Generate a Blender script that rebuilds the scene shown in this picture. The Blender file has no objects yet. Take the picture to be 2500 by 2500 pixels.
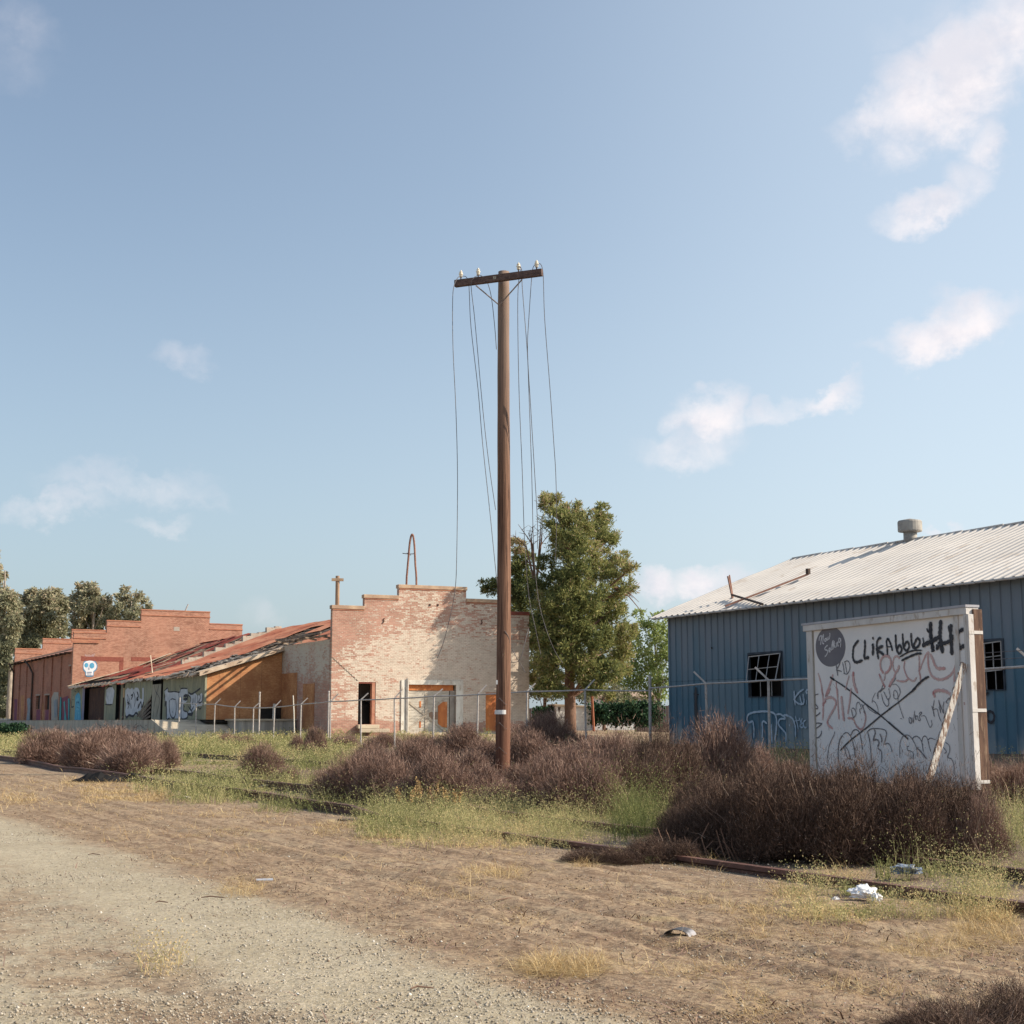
import bpy, math, random
import numpy as np
from mathutils import Vector, Matrix
random.seed(7); RS = np.random.RandomState(11)
R = math.radians
scene = bpy.context.scene
col = scene.collection

# ------------------------------------------------------------------ camera, sky, sun, exposure
EYE = 1.15; FPX = 3500.0; PITCH = math.atan(512/3500.0)
cam_d = bpy.data.cameras.new('camera'); cam = bpy.data.objects.new('camera', cam_d); col.objects.link(cam)
cam_d.sensor_width = 36; cam_d.lens = FPX/2500*36; cam_d.clip_start = 0.1; cam_d.clip_end = 6000
cam.location = (0, 0, EYE); cam.rotation_euler = (math.pi/2+PITCH, 0, 0)
scene.camera = cam
scene.view_settings.view_transform = 'Standard'; scene.view_settings.look = 'None'
scene.view_settings.exposure = 0.50; scene.view_settings.gamma = 1
scene.render.film_transparent = False

SUN_EL = R(32); SUN_H = Vector((1.0, -0.12, 0)).normalized()
sun_dir = Vector((SUN_H.x*math.cos(SUN_EL), SUN_H.y*math.cos(SUN_EL), math.sin(SUN_EL)))
sd = bpy.data.lights.new('sun', 'SUN'); sd.energy = 4.9; sd.angle = R(0.5); sd.color = (1.0, .875, .71)
so = bpy.data.objects.new('sun', sd); col.objects.link(so)
so.rotation_euler = sun_dir.to_track_quat('Z', 'Y').to_euler()

def ray(px, py):
    u = (px-1250)/FPX; v = (1250-py)/FPX; c = math.cos(PITCH); s = math.sin(PITCH)
    return Vector((u, c-v*s, s+v*c))
def P(px, py, Y):
    d = ray(px, py); return Vector((d.x/d.y*Y, Y, EYE+d.z/d.y*Y))

class NT:
    """tiny node helper"""
    def __init__(s, tree): s.t = tree; s.n = tree.nodes; s.l = tree.links
    def node(s, typ, **kw):
        n = s.n.new(typ)
        for k, v in kw.items():
            if k == 'inp':
                for i, val in v.items():
                    if hasattr(val, 'is_output') or isinstance(val, bpy.types.NodeSocket): s.l.new(val, n.inputs[i])
                    else: n.inputs[i].default_value = val
            else: setattr(n, k, v)
        return n
    def math(s, op, a, b=0.0, c=0.0, clamp=False):
        n = s.node('ShaderNodeMath', operation=op, use_clamp=clamp, inp={0: a, 1: b, 2: c}); return n.outputs[0]
    def noise(s, vec, scale, detail=4, rough=.55, dist=0.0):
        n = s.node('ShaderNodeTexNoise', inp={'Vector': vec, 'Scale': scale, 'Detail': detail, 'Roughness': rough, 'Distortion': dist}); return n.outputs['Fac']
    def mix(s, f, a, b, typ='MIX'):
        n = s.node('ShaderNodeMix', data_type='RGBA', blend_type=typ)
        for i, v in ((0, f), (6, a), (7, b)):
            if isinstance(v, bpy.types.NodeSocket): s.l.new(v, n.inputs[i])
            else: n.inputs[i].default_value = (tuple(v)+(1,) if i else v) if not isinstance(v, float) else v
        return n.outputs[2]
    def step(s, v, a, b):
        n = s.node('ShaderNodeMapRange', interpolation_type='SMOOTHSTEP', inp={0: v, 1: a, 2: b, 3: 0.0, 4: 1.0}); return n.outputs[0]
    def ramp(s, v, stops):
        n = s.node('ShaderNodeValToRGB', inp={0: v}); e = n.color_ramp.elements
        while len(e) > 1: e.remove(e[-1])
        e[0].position = stops[0][0]; e[0].color = tuple(stops[0][1])+(1,)
        for p, c in stops[1:]:
            x = e.new(p); x.color = tuple(c)+(1,)
        return n.outputs[0]
    def vmul(s, vec, k):
        n = s.node('ShaderNodeVectorMath', operation='MULTIPLY', inp={0: vec, 1: k}); return n.outputs[0]
    def sep(s, vec):
        n = s.node('ShaderNodeSeparateXYZ', inp={0: vec}); return n.outputs
    def comb(s, x, y, z):
        n = s.node('ShaderNodeCombineXYZ', inp={0: x, 1: y, 2: z}); return n.outputs[0]

world = bpy.data.worlds.new('World'); scene.world = world; world.use_nodes = True
wt = NT(world.node_tree); wt.n.clear()
sky = wt.node('ShaderNodeTexSky', sky_type='NISHITA', sun_disc=False)
sky.sun_elevation = SUN_EL; sky.sun_rotation = math.atan2(SUN_H.x, SUN_H.y)
sky.air_density = 1.0; sky.dust_density = 2.6; sky.ozone_density = 1.2; sky.altitude = 60
SKY_STR = 0.15
dirv = wt.node('ShaderNodeTexCoord').outputs['Generated']
dx, dy, dz = wt.sep(dirv)
az = wt.math('ARCTAN2', dx, dy); el = wt.math('ARCSINE', dz)
# clouds: (px, py, rx, ry, tilt deg, strength) turned into azimuth and elevation of the real sky
CL = [(2345,190,235,110,24,1.15),(2470,70,130,95,30,1.0),(2150,265,130,60,20,.7),(2235,170,110,60,15,.6),(2270,60,130,50,10,.35),
      (2405,350,50,70,-20,.75),(2350,440,60,50,30,.6),(2245,510,110,42,8,.85),
      (2350,805,150,50,14,1.0),(2400,770,90,50,-10,.9),(2190,850,90,25,10,.5),
      (1735,1010,75,70,0,.95),(1700,1090,110,45,0,.6),(1880,1000,120,26,15,.6),(2030,965,75,32,8,.8),
      (1600,1430,60,48,0,1.0),(1720,1425,100,42,0,1.0),(1800,1450,120,60,0,.8),(2280,1305,70,16,0,.7),
      (420,885,70,38,10,.4),(120,1235,150,32,12,.5),(330,1180,200,40,0,.5),(490,1210,90,30,-15,.4),(380,1268,80,22,5,.45),(60,60,110,60,-30,.3),(30,130,100,60,-30,.25),(650,1500,50,35,0,.35)]
wob = wt.noise(dirv, 9.0, 6, .62); wob2 = wt.noise(wt.vmul(dirv, (1, 1, 1.3)), 23.0, 6, .6)
azw = wt.math('ADD', az, wt.math('MULTIPLY', wt.math('SUBTRACT', wob, .5), .075))
elw = wt.math('ADD', el, wt.math('MULTIPLY', wt.math('SUBTRACT', wob2, .5), .065))
dens = None
for (cx, cy, rx, ry, tl, st) in CL:
    d = ray(cx, cy).normalized(); a0 = math.atan2(d.x, d.y); e0 = math.asin(d.z); c_, s_ = math.cos(R(tl)), math.sin(R(tl))
    ax = wt.math('SUBTRACT', azw, a0); ex_ = wt.math('SUBTRACT', elw, e0)
    u = wt.math('DIVIDE', wt.math('ADD', wt.math('MULTIPLY', ax, c_), wt.math('MULTIPLY', ex_, s_)), rx*1.18/FPX)
    v = wt.math('DIVIDE', wt.math('SUBTRACT', wt.math('MULTIPLY', ex_, c_), wt.math('MULTIPLY', ax, s_)), ry*1.25/FPX)
    q = wt.math('SUBTRACT', 1.25, wt.math('ADD', wt.math('MULTIPLY', u, u), wt.math('MULTIPLY', v, v)))
    q = wt.math('MULTIPLY', wt.math('MAXIMUM', wt.math('MULTIPLY', q, .8), 0.0), st)
    q = wt.math('MINIMUM', q, st)
    dens = q if dens is None else wt.math('MAXIMUM', dens, q)
tex = wt.noise(dirv, 30.0, 9, .62, .3)
dn = wt.math('MULTIPLY', dens, wt.math('ADD', .0, wt.math('MULTIPLY', tex, 1.85)))
dn = wt.math('MULTIPLY', wt.step(dn, .02, 1.18), .93)
skyc = wt.node('ShaderNodeHueSaturation', inp={'Hue': .5, 'Saturation': .72, 'Value': 1.0, 'Color': sky.outputs[0]}).outputs[0]
skyc = wt.mix(1.0, skyc, (SKY_STR, SKY_STR, SKY_STR), 'MULTIPLY')
# thin veil of high cloud evens the sky out, more towards the horizon
veil = wt.step(el, .62, -.05)
skyc = wt.mix(wt.math('MULTIPLY', veil, .42), skyc, (.50, .56, .60))
skyc = wt.mix(.10, skyc, (.42, .44, .50))
side = wt.step(az, -.42, .30)
skyc = wt.mix(wt.math('MULTIPLY', side, .25), skyc, (.56, .58, .64))
cloudc = wt.mix(wt.step(wob2, .35, .65), (.585, .575, .62), (.74, .69, .695))
skyc = wt.mix(1.0, skyc, wt.mix(wt.step(el, .0, .40), (.92, 1.0, 1.01), (.75, .86, .93)), 'MULTIPLY')
skyc = wt.mix(wt.math('MULTIPLY', wt.step(az, -.05, .42), .30), skyc, (.60, .68, .75))
skyc = wt.mix(1.0, skyc, wt.mix(side, (.83, .84, .86), (1.0, 1.0, 1.0)), 'MULTIPLY')
fin = wt.mix(dn, skyc, cloudc)
bg = wt.node('ShaderNodeBackground', inp={'Color': fin, 'Strength': 1.0})
wo = wt.node('ShaderNodeOutputWorld'); wt.l.new(bg.outputs[0], wo.inputs[0])

# ------------------------------------------------------------------ helpers
def tag(o, label=None, cat=None, group=None, kind=None):
    if label: o['label'] = label
    if cat: o['category'] = cat
    if group: o['group'] = group
    if kind: o['kind'] = kind
    return o
def empty(name, loc=(0, 0, 0), rz=0.0):
    o = bpy.data.objects.new(name, None); o.location = loc; o.rotation_euler = (0, 0, rz); o.empty_display_size = .3
    col.objects.link(o); return o

class Frame:
    def __init__(s, x, y, deg):
        s.o = Vector((x, y, 0)); s.a = R(deg); s.ex = Vector((math.cos(s.a), math.sin(s.a), 0)); s.ey = Vector((-math.sin(s.a), math.cos(s.a), 0))
    def w(s, x, y, z=0): return s.o+s.ex*x+s.ey*y+Vector((0, 0, z))
    def loc(s, p):
        d = p-s.o; return Vector((d.dot(s.ex), d.dot(s.ey), p.z))
    def front(s, px, py, y0=0.0):       # where the sight line meets the plane local y = y0 -> (x, z)
        d = ray(px, py); oy = -s.o.dot(s.ey); t = (y0-oy)/d.dot(s.ey)
        return (-s.o.dot(s.ex)+t*d.dot(s.ex), EYE+t*d.z)
    def side(s, px, py, x0=0.0):        # plane local x = x0 -> (y, z)
        d = ray(px, py); ox = -s.o.dot(s.ex); t = (x0-ox)/d.dot(s.ex)
        return (-s.o.dot(s.ey)+t*d.dot(s.ey), EYE+t*d.z)
    def root(s, name): return empty(name, s.o, s.a)
    def sub(s, x, y):
        p = s.w(x, y); return Frame(p.x, p.y, math.degrees(s.a))

class MB:
    def __init__(s): s.v = []; s.f = []
    def add(s, vs, fs):
        n = len(s.v); s.v += [tuple(v) for v in vs]; s.f += [tuple(i+n for i in f) for f in fs]
    def box(s, x0, x1, y0, y1, z0, z1):
        s.add([(x0,y0,z0),(x1,y0,z0),(x1,y1,z0),(x0,y1,z0),(x0,y0,z1),(x1,y0,z1),(x1,y1,z1),(x0,y1,z1)],
              [(0,3,2,1),(4,5,6,7),(0,1,5,4),(1,2,6,5),(2,3,7,6),(3,0,4,7)])
    def beam(s, a, b, w, h, up=(0, 0, 1)):
        a = Vector(a); b = Vector(b); d = (b-a).normalized(); up = Vector(up)
        r = d.cross(up)
        if r.length < 1e-4: r = d.cross(Vector((0, 1, 0)))
        r.normalize(); n = r.cross(d); r *= w/2; n *= h/2
        s.add([a-r-n, a+r-n, a+r+n, a-r+n, b-r-n, b+r-n, b+r+n, b-r+n],
              [(0,1,2,3),(7,6,5,4),(0,4,5,1),(1,5,6,2),(2,6,7,3),(3,7,4,0)])
    def tube(s, pts, rad, n=8, cap=True):
        pts = [Vector(p) for p in pts]; m = len(pts)
        if not hasattr(rad, '__len__'): rad = [rad]*m
        base = len(s.v); prev = None
        for i, p in enumerate(pts):
            d = (pts[min(i+1, m-1)]-pts[max(i-1, 0)]).normalized()
            if prev is None:
                a = d.cross(Vector((0, 0, 1)));
                if a.length < .05: a = d.cross(Vector((0, 1, 0)))
            else: a = prev-d*prev.dot(d)
            a.normalize(); prev = a; b = d.cross(a)
            for k in range(n):
                t = 2*math.pi*k/n; s.v.append(tuple(p+(a*math.cos(t)+b*math.sin(t))*rad[i]))
        for i in range(m-1):
            for k in range(n):
                k2 = (k+1) % n; s.f.append((base+i*n+k, base+i*n+k2, base+(i+1)*n+k2, base+(i+1)*n+k))
        if cap:
            s.f.append(tuple(base+k for k in range(n))[::-1]); s.f.append(tuple(base+(m-1)*n+k for k in range(n)))
    def lathe(s, c, prof, n=16):
        base = len(s.v); c = Vector(c)
        for r, z in prof:
            for k in range(n):
                t = 2*math.pi*k/n; s.v.append((c.x+r*math.cos(t), c.y+r*math.sin(t), c.z+z))
        for i in range(len(prof)-1):
            for k in range(n):
                k2 = (k+1) % n; s.f.append((base+i*n+k, base+i*n+k2, base+(i+1)*n+k2, base+(i+1)*n+k))
        s.f.append(tuple(base+k for k in range(n))[::-1]); s.f.append(tuple(base+(len(prof)-1)*n+k for k in range(n)))
    def prism(s, pts, d):                # polygon pts (3d), extruded by vector d
        n = len(pts); pts = [Vector(p) for p in pts]; d = Vector(d)
        s.add(pts+[p+d for p in pts], [tuple(range(n))[::-1], tuple(range(n, 2*n))]+[(i, (i+1) % n, n+(i+1) % n, n+i) for i in range(n)])
    def corr(s, O, U, V, N, u0, u1, v0, v1, prof, pitch, nv=1, th=.004, warp=None):
        """ribbed sheet: runs along U with rib profile [(t, h)...] over each pitch, V is the rib direction"""
        O, U, V, N = Vector(O), Vector(U), Vector(V), Vector(N)
        us = []; k = math.floor(u0/pitch)
        while k*pitch < u1:
            for t, h in prof:
                u = (k+t)*pitch
                if u0-1e-6 <= u <= u1+1e-6: us.append((u, h))
            k += 1
        if not us or us[0][0] > u0+1e-4: us.insert(0, (u0, prof[0][1]))
        if us[-1][0] < u1-1e-4: us.append((u1, prof[0][1]))
        base = len(s.v); m = len(us)
        for side in (0, 1):
            for j in range(nv+1):
                v = v0+(v1-v0)*j/nv
                for u, h in us:
                    w = warp(u, v) if warp else 0
                    s.v.append(tuple(O+U*u+V*v+N*(h-side*th+w)))
        L = (nv+1)*m
        for j in range(nv):
            for i in range(m-1):
                a = base+j*m+i; s.f.append((a, a+1, a+m+1, a+m)); b = a+L; s.f.append((b, b+m, b+m+1, b+1))
        for i in range(m-1):
            a = base+i; s.f.append((a, a+L, a+L+1, a+1)); a = base+nv*m+i; s.f.append((a, a+1, a+L+1, a+L))
        for j in range(nv):
            a = base+j*m; s.f.append((a, a+m, a+m+L, a+L)); a = base+j*m+m-1; s.f.append((a, a+L, a+m+L, a+m))
    def build(s, name, mat, parent=None, smooth=False, bevel=0.0):
        me = bpy.data.meshes.new(name); me.from_pydata(s.v, [], s.f); me.materials.append(mat)
        if smooth:
            for p in me.polygons: p.use_smooth = True
        o = bpy.data.objects.new(name, me); col.objects.link(o)
        if parent: o.parent = parent
        if bevel:
            b = o.modifiers.new('bevel', 'BEVEL'); b.width = bevel; b.segments = 2; b.limit_method = 'ANGLE'
        return o

def np_mesh(name, verts, faces, mat, parent=None, rnd=None, smooth=False):
    """verts (N,3), faces (M,k) numpy, rnd per-face value stored as attribute"""
    me = bpy.data.meshes.new(name); N = len(verts); M, k = faces.shape
    me.vertices.add(N); me.vertices.foreach_set('co', np.ascontiguousarray(verts, dtype=np.float32).ravel())
    me.loops.add(M*k); me.loops.foreach_set('vertex_index', np.ascontiguousarray(faces, dtype=np.int32).ravel())
    me.polygons.add(M); me.polygons.foreach_set('loop_start', np.arange(0, M*k, k, dtype=np.int32))
    try: me.polygons.foreach_set('loop_total', np.full(M, k, dtype=np.int32))
    except Exception: pass
    if smooth: me.polygons.foreach_set('use_smooth', np.ones(M, dtype=bool))
    me.update(calc_edges=True)
    if rnd is not None:
        a = me.attributes.new('rnd', 'FLOAT', 'FACE'); a.data.foreach_set('value', np.ascontiguousarray(rnd, dtype=np.float32))
    me.materials.append(mat)
    o = bpy.data.objects.new(name, me); col.objects.link(o)
    if parent: o.parent = parent
    return o

# ---- noise for terrain
def _h(ix, iy, seed):
    n = (ix.astype(np.int64)*374761393+iy.astype(np.int64)*668265263+seed*1442695041) & 0x7fffffff
    n = ((n ^ (n >> 13))*1274126177) & 0x7fffffff
    return ((n ^ (n >> 16)) & 0xffff)/65535.0
def vnoise(x, y, seed=0):
    x = np.asarray(x, float); y = np.asarray(y, float)
    ix = np.floor(x); iy = np.floor(y); fx = x-ix; fy = y-iy; fx = fx*fx*(3-2*fx); fy = fy*fy*(3-2*fy)
    a = _h(ix, iy, seed); b = _h(ix+1, iy, seed); c = _h(ix, iy+1, seed); d = _h(ix+1, iy+1, seed)
    return (a*(1-fx)+b*fx)*(1-fy)+(c*(1-fx)+d*fx)*fy
def fbm(x, y, seed=0, oct=4):
    s = 0; a = 1; t = 0
    for i in range(oct): s = s+a*vnoise(x*2**i, y*2**i, seed+i); t += a; a *= .5
    return s/t
def sst(v, a, b):
    t = np.clip((np.asarray(v, float)-a)/(b-a), 0, 1); return t*t*(3-2*t)
TA = R(28.4); TC, TS = math.cos(TA), math.sin(TA)      # rail direction is (-TS, TC); c = across
def gz(x, y):
    x = np.asarray(x, float); y = np.asarray(y, float)
    z = .10*sst(y, 25, 60)
    z = z+.50*np.exp(-((x+3)**2+(y-84)**2)/(2*10.5**2))
    d = (x-4.8)*.885+(y-43.6)*.466; s = (x-4.8)*.466-(y-43.6)*.885
    z = z+.42*sst(d, -7, -.5)*sst(s, -12, 0)*(1-sst(d, 10, 22))
    z = z+.35*sst(y, 70, 110)*sst(x, -14, 8)
    z = z+.05*(fbm(x/5, y/5, 3, 2)-.5)*sst(np.hypot(x, y), 6, 20)*2
    return z
def gzf(x, y): return float(gz(x, y))
def G(px, py):
    d = ray(px, py); z = 0
    for _ in range(12):
        if d.z >= -1e-4: t = 300
        else: t = min(300, (z-EYE)/d.z)
        z = gzf(d.x*t, d.y*t)
    return Vector((d.x*t, d.y*t, z))
def GY(px, Y):
    d = ray(px, 1762); x = d.x/d.y*Y; return Vector((x, Y, gzf(x, Y)))

# ------------------------------------------------------------------ materials
def newmat(name):
    m = bpy.data.materials.new(name); m.use_nodes = True; t = NT(m.node_tree)
    bs = t.n['Principled BSDF']; bs.inputs['Roughness'].default_value = .9; bs.inputs['Specular IOR Level'].default_value = .25
    return m, t, bs
def mat(name, c1, c2=None, scale=3.0, stretch=(1, 1, 1), rough=.85, metal=0.0, bump=0.0, bscale=40.0, lo=.35, hi=.65, detail=6, c3=None, spec=.25):
    m, t, bs = newmat(name); bs.inputs['Roughness'].default_value = rough; bs.inputs['Metallic'].default_value = metal; bs.inputs['Specular IOR Level'].default_value = spec
    v = t.vmul(t.node('ShaderNodeTexCoord').outputs['Object'], stretch)
    if c2 is None: c2 = tuple(c*.8 for c in c1)
    n = t.noise(v, scale, detail, .6)
    c = t.mix(t.step(n, lo, hi), c1, c2)
    if c3 is not None: c = t.mix(t.step(t.noise(v, scale*2.7, 5, .65), .55, .68), c, c3)
    t.l.new(c, bs.inputs['Base Color'])
    if bump:
        b = t.node('ShaderNodeBump', inp={'Strength': bump, 'Distance': .02, 'Height': t.noise(v, bscale, 4)}); t.l.new(b.outputs[0], bs.inputs['Normal'])
    return m
def rndmat(name, stops, rough=.85, trans=0.0, spec=.2):
    m, t, bs = newmat(name); bs.inputs['Roughness'].default_value = rough; bs.inputs['Specular IOR Level'].default_value = spec
    a = t.node('ShaderNodeAttribute', attribute_name='rnd').outputs['Fac']
    c = t.ramp(a, stops); t.l.new(c, bs.inputs['Base Color'])
    if trans:
        tr = t.node('ShaderNodeBsdfTranslucent', inp={'Color': c}); ms = t.node('ShaderNodeMixShader', inp={0: trans, 1: bs.outputs[0], 2: tr.outputs[0]})
        t.l.new(ms.outputs[0], t.n['Material Output'].inputs[0])
    return m
def brick_mat(name, axis, c1, c2, mortar, paint=None, paintfn=None, var=.5):
    m, t, bs = newmat(name); x, y, z = t.sep(t.node('ShaderNodeTexCoord').outputs['Object'])
    h = x if axis == 'x' else y
    v = t.comb(h, z, 0.0)
    b = t.node('ShaderNodeTexBrick', inp={'Vector': v, 'Color1': tuple(c1)+(1,), 'Color2': tuple(c2)+(1,), 'Mortar': tuple(mortar)+(1,), 'Scale': 1.0, 'Mortar Size': .014, 'Mortar Smooth': .3, 'Bias': 0.0, 'Brick Width': .23, 'Row Height': .08})
    big = t.noise(v, .5, 5, .6)
    wn = t.node('ShaderNodeTexWhiteNoise', noise_dimensions='3D', inp={'Vector': t.comb(t.math('FLOOR', t.math('ADD', t.math('DIVIDE', h, .23), t.math('MULTIPLY', t.math('FLOOR', t.math('DIVIDE', z, .08)), .5))), t.math('FLOOR', t.math('DIVIDE', z, .08)), 1.0)}).outputs[0]
    fine = t.noise(t.comb(t.math('MULTIPLY', h, 7.0), t.math('MULTIPLY', z, 16.0), 0.0), 1.0, 5, .7)
    fine = t.math('ADD', t.math('MULTIPLY', fine, .75), t.math('MULTIPLY', wn, .25))
    c = t.mix(t.math('MULTIPLY', t.step(fine, .40, .70), var), b.outputs[0], tuple(k*.45 for k in c1))
    c = t.mix(t.math('MULTIPLY', t.step(big, .35, .7), .45), c, tuple(min(1, k*1.25+.02) for k in c2))
    rag = t.noise(t.comb(t.math('MULTIPLY', h, .35), t.math('MULTIPLY', z, 1.7), 3.0), 1.0, 4, .7)
    c = t.mix(t.math('MULTIPLY', t.step(rag, .52, .66), .35), c, tuple(k*.6 for k in c1))
    if paintfn: c = paintfn(t, c, h, z, v, fine, b)
    t.l.new(c, bs.inputs['Base Color'])
    bp = t.node('ShaderNodeBump', inp={'Strength': .5, 'Distance': .012, 'Height': t.math('ADD', b.outputs[1], t.math('MULTIPLY', fine, -1.0))}); bp.invert = True
    t.l.new(bp.outputs[0], bs.inputs['Normal'])
    return m

# facade paint: flaking cream whitewash over red brick
def facade_paint(t, c, h, z, v, fine, b):
    n1 = t.noise(v, .38, 7, .68, .8); n2 = t.noise(v, 1.4, 7, .75, .4)
    k = t.math('ADD', t.math('MULTIPLY', n1, 1.1), t.math('MULTIPLY', n2, .95))
    k = t.math('ADD', k, t.math('MULTIPLY', h, .034))
    top = t.math('ADD', 6.75, t.math('MULTIPLY', t.math('ABSOLUTE', t.math('SUBTRACT', h, 5.6)), -.22))
    k = t.math('SUBTRACT', k, t.math('MULTIPLY', t.step(z, t.math('SUBTRACT', top, 1.3), top), .42))
    k = t.math('SUBTRACT', k, t.math('MULTIPLY', t.step(z, 1.35, 1.0), .75))
    k = t.math('SUBTRACT', k, t.math('MULTIPLY', t.step(h, 1.6, .2), .22))
    k = t.math('SUBTRACT', k, .16)
    mk = t.step(t.math('ADD', k, t.math('MULTIPLY', t.math('SUBTRACT', fine, .5), 2.2)), .54, .90)
    pc = t.mix(t.step(t.noise(v, 2.2, 6, .7), .38, .66), (.71, .635, .53), (.58, .52, .43))
    pc = t.mix(t.math('MULTIPLY', t.math('SUBTRACT', 1.0, b.outputs[1]), 0.0), pc, pc)
    pc = t.mix(t.math('MULTIPLY', b.outputs[1], .45), pc, (.36, .27, .21))
    dash = t.noise(t.comb(t.math('MULTIPLY', h, 3.2), t.math('MULTIPLY', z, 12.5), 7.0), 1.0, 2, .5)
    pc = t.mix(t.math('MULTIPLY', t.step(dash, .60, .68), .6), pc, (.38, .24, .185))
    return t.mix(t.math('MULTIPLY', mk, .84), c, pc)
def side_paint(t, c, h, z, v, fine, b):
    n1 = t.noise(v, .8, 6, .65)
    k = t.math('ADD', n1, t.math('MULTIPLY', t.step(z, 2.6, 4.6), .30))
    mk = t.step(t.math('ADD', k, t.math('MULTIPLY', t.math('SUBTRACT', fine, .5), 1.1)), .48, .88)
    return t.mix(t.math('MULTIPLY', mk, .85), c, (.56, .53, .45))
RB1, RB2 = (.35, .165, .125), (.45, .245, .185)
M_fac = brick_mat('painted_brick', 'x', RB1, RB2, (.42, .33, .25), paintfn=facade_paint)
M_side = brick_mat('painted_side_brick', 'y', RB1, RB2, (.42, .35, .28), paintfn=side_paint)
M_brk = brick_mat('red_brick', 'x', (.31, .125, .082), (.40, .19, .125), (.42, .30, .23), var=.6)
M_brks = brick_mat('dark_red_brick', 'y', (.33, .115, .075), (.40, .16, .10), (.36, .24, .18), var=.35)
M_cop = mat('coping', (.52, .38, .26), (.36, .24, .17), 1.2, rough=.9, bump=.3)
M_copr = mat('brick_coping', (.43, .20, .12), (.30, .12, .08), 1.5, (1, 1, 6), bump=.3)
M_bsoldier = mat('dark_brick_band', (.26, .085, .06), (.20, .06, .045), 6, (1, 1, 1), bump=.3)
M_rust = mat('rusty_sheet', (.34, .115, .07), (.46, .22, .14), .7, (1, .35, 1), rough=.8, metal=.1, c3=(.20, .07, .05), bump=.2, bscale=18)
M_rustd = mat('dark_rusty_sheet', (.24, .05, .035), (.13, .035, .03), .9, (1, .3, 1), rough=.8, c3=(.38, .14, .09), bump=.2, bscale=18)
M_plank = mat('grey_plank', (.26, .20, .15), (.12, .09, .075), 1.4, (.5, 3, 1), bump=.4, c3=(.36, .30, .24))
M_shing = mat('pale_edge_strip', (.58, .48, .37), (.40, .29, .21), 1.2, bump=.3)
M_conc = mat('pale_concrete', (.56, .48, .36), (.44, .37, .28), .7, bump=.2, c3=(.38, .31, .23))
def concwall():
    m, t, bs = newmat('stained_concrete'); v = t.node('ShaderNodeTexCoord').outputs['Object']; x, y, z = t.sep(v)
    st = t.noise(t.vmul(v, (3, 3, .25)), 1.0, 6, .65); bl = t.noise(v, .6, 5, .6)
    c = t.mix(t.step(st, .38, .68), (.46, .42, .36), (.27, .25, .22)); c = t.mix(t.math('MULTIPLY', t.step(bl, .45, .65), .5), c, (.34, .30, .25))
    t.l.new(c, bs.inputs['Base Color']); return m
M_cwall = concwall()
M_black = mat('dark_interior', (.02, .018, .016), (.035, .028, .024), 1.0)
M_int = mat('interior_wall', (.30, .26, .24), (.20, .17, .16), .8)
def osb():
    m, t, bs = newmat('strand_board'); v = t.node('ShaderNodeTexCoord').outputs['Object']; x, y, z = t.sep(v)
    fl = t.node('ShaderNodeTexVoronoi', inp={'Vector': t.vmul(v, (9, 9, 20)), 'Scale': 1.0}).outputs['Color']
    f = t.sep(fl)[0]; c = t.mix(f, (.42, .19, .085), (.56, .30, .14)); c = t.mix(t.math('MULTIPLY', t.step(t.noise(v, .9, 6, .65), .36, .66), .75), c, (.29, .115, .055))
    sm = t.math('ABSOLUTE', t.math('SUBTRACT', t.math('FRACT', t.math('DIVIDE', t.math('ADD', x, y), 1.22)), .5))
    c = t.mix(t.math('MULTIPLY', t.step(sm, .012, .006), .6), c, (.14, .07, .04))
    t.l.new(c, bs.inputs['Base Color']); return m
M_osb = osb()
M_ply = mat('orange_plywood', (.52, .19, .065), (.40, .13, .05), 2, (1, 1, .4), c3=(.60, .27, .12))
M_green = mat('faded_green_sheet', (.33, .32, .22), (.24, .24, .18), 1.2, (2, 2, .4), rough=.8, c3=(.38, .35, .27))
M_whitewood = mat('white_painted_wood', (.70, .67, .60), (.52, .48, .42), 2.5, (1, 1, .4), c3=(.42, .36, .29), bump=.15)
M_doorwood = mat('weathered_white_boards', (.56, .52, .45), (.42, .38, .32), 2.0, (1, 1, 7), bump=.3, c3=(.33, .28, .23))
M_bracewood = mat('weathered_brace_wood', (.46, .41, .34), (.33, .28, .23), 5, bump=.3)
M_iron = mat('dark_iron', (.05, .04, .035), (.09, .05, .035), 6, rough=.7)
M_galv = mat('galvanised_steel', (.46, .43, .41), (.35, .325, .31), 8, rough=.6, metal=.35, c3=(.34, .24, .18))
M_wire = mat('old_copper_wire', (.17, .16, .17), (.10, .09, .09), 10, rough=.6)
M_pipe = mat('rusty_pipe', (.30, .16, .12), (.22, .11, .08), 5, rough=.8)
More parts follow.
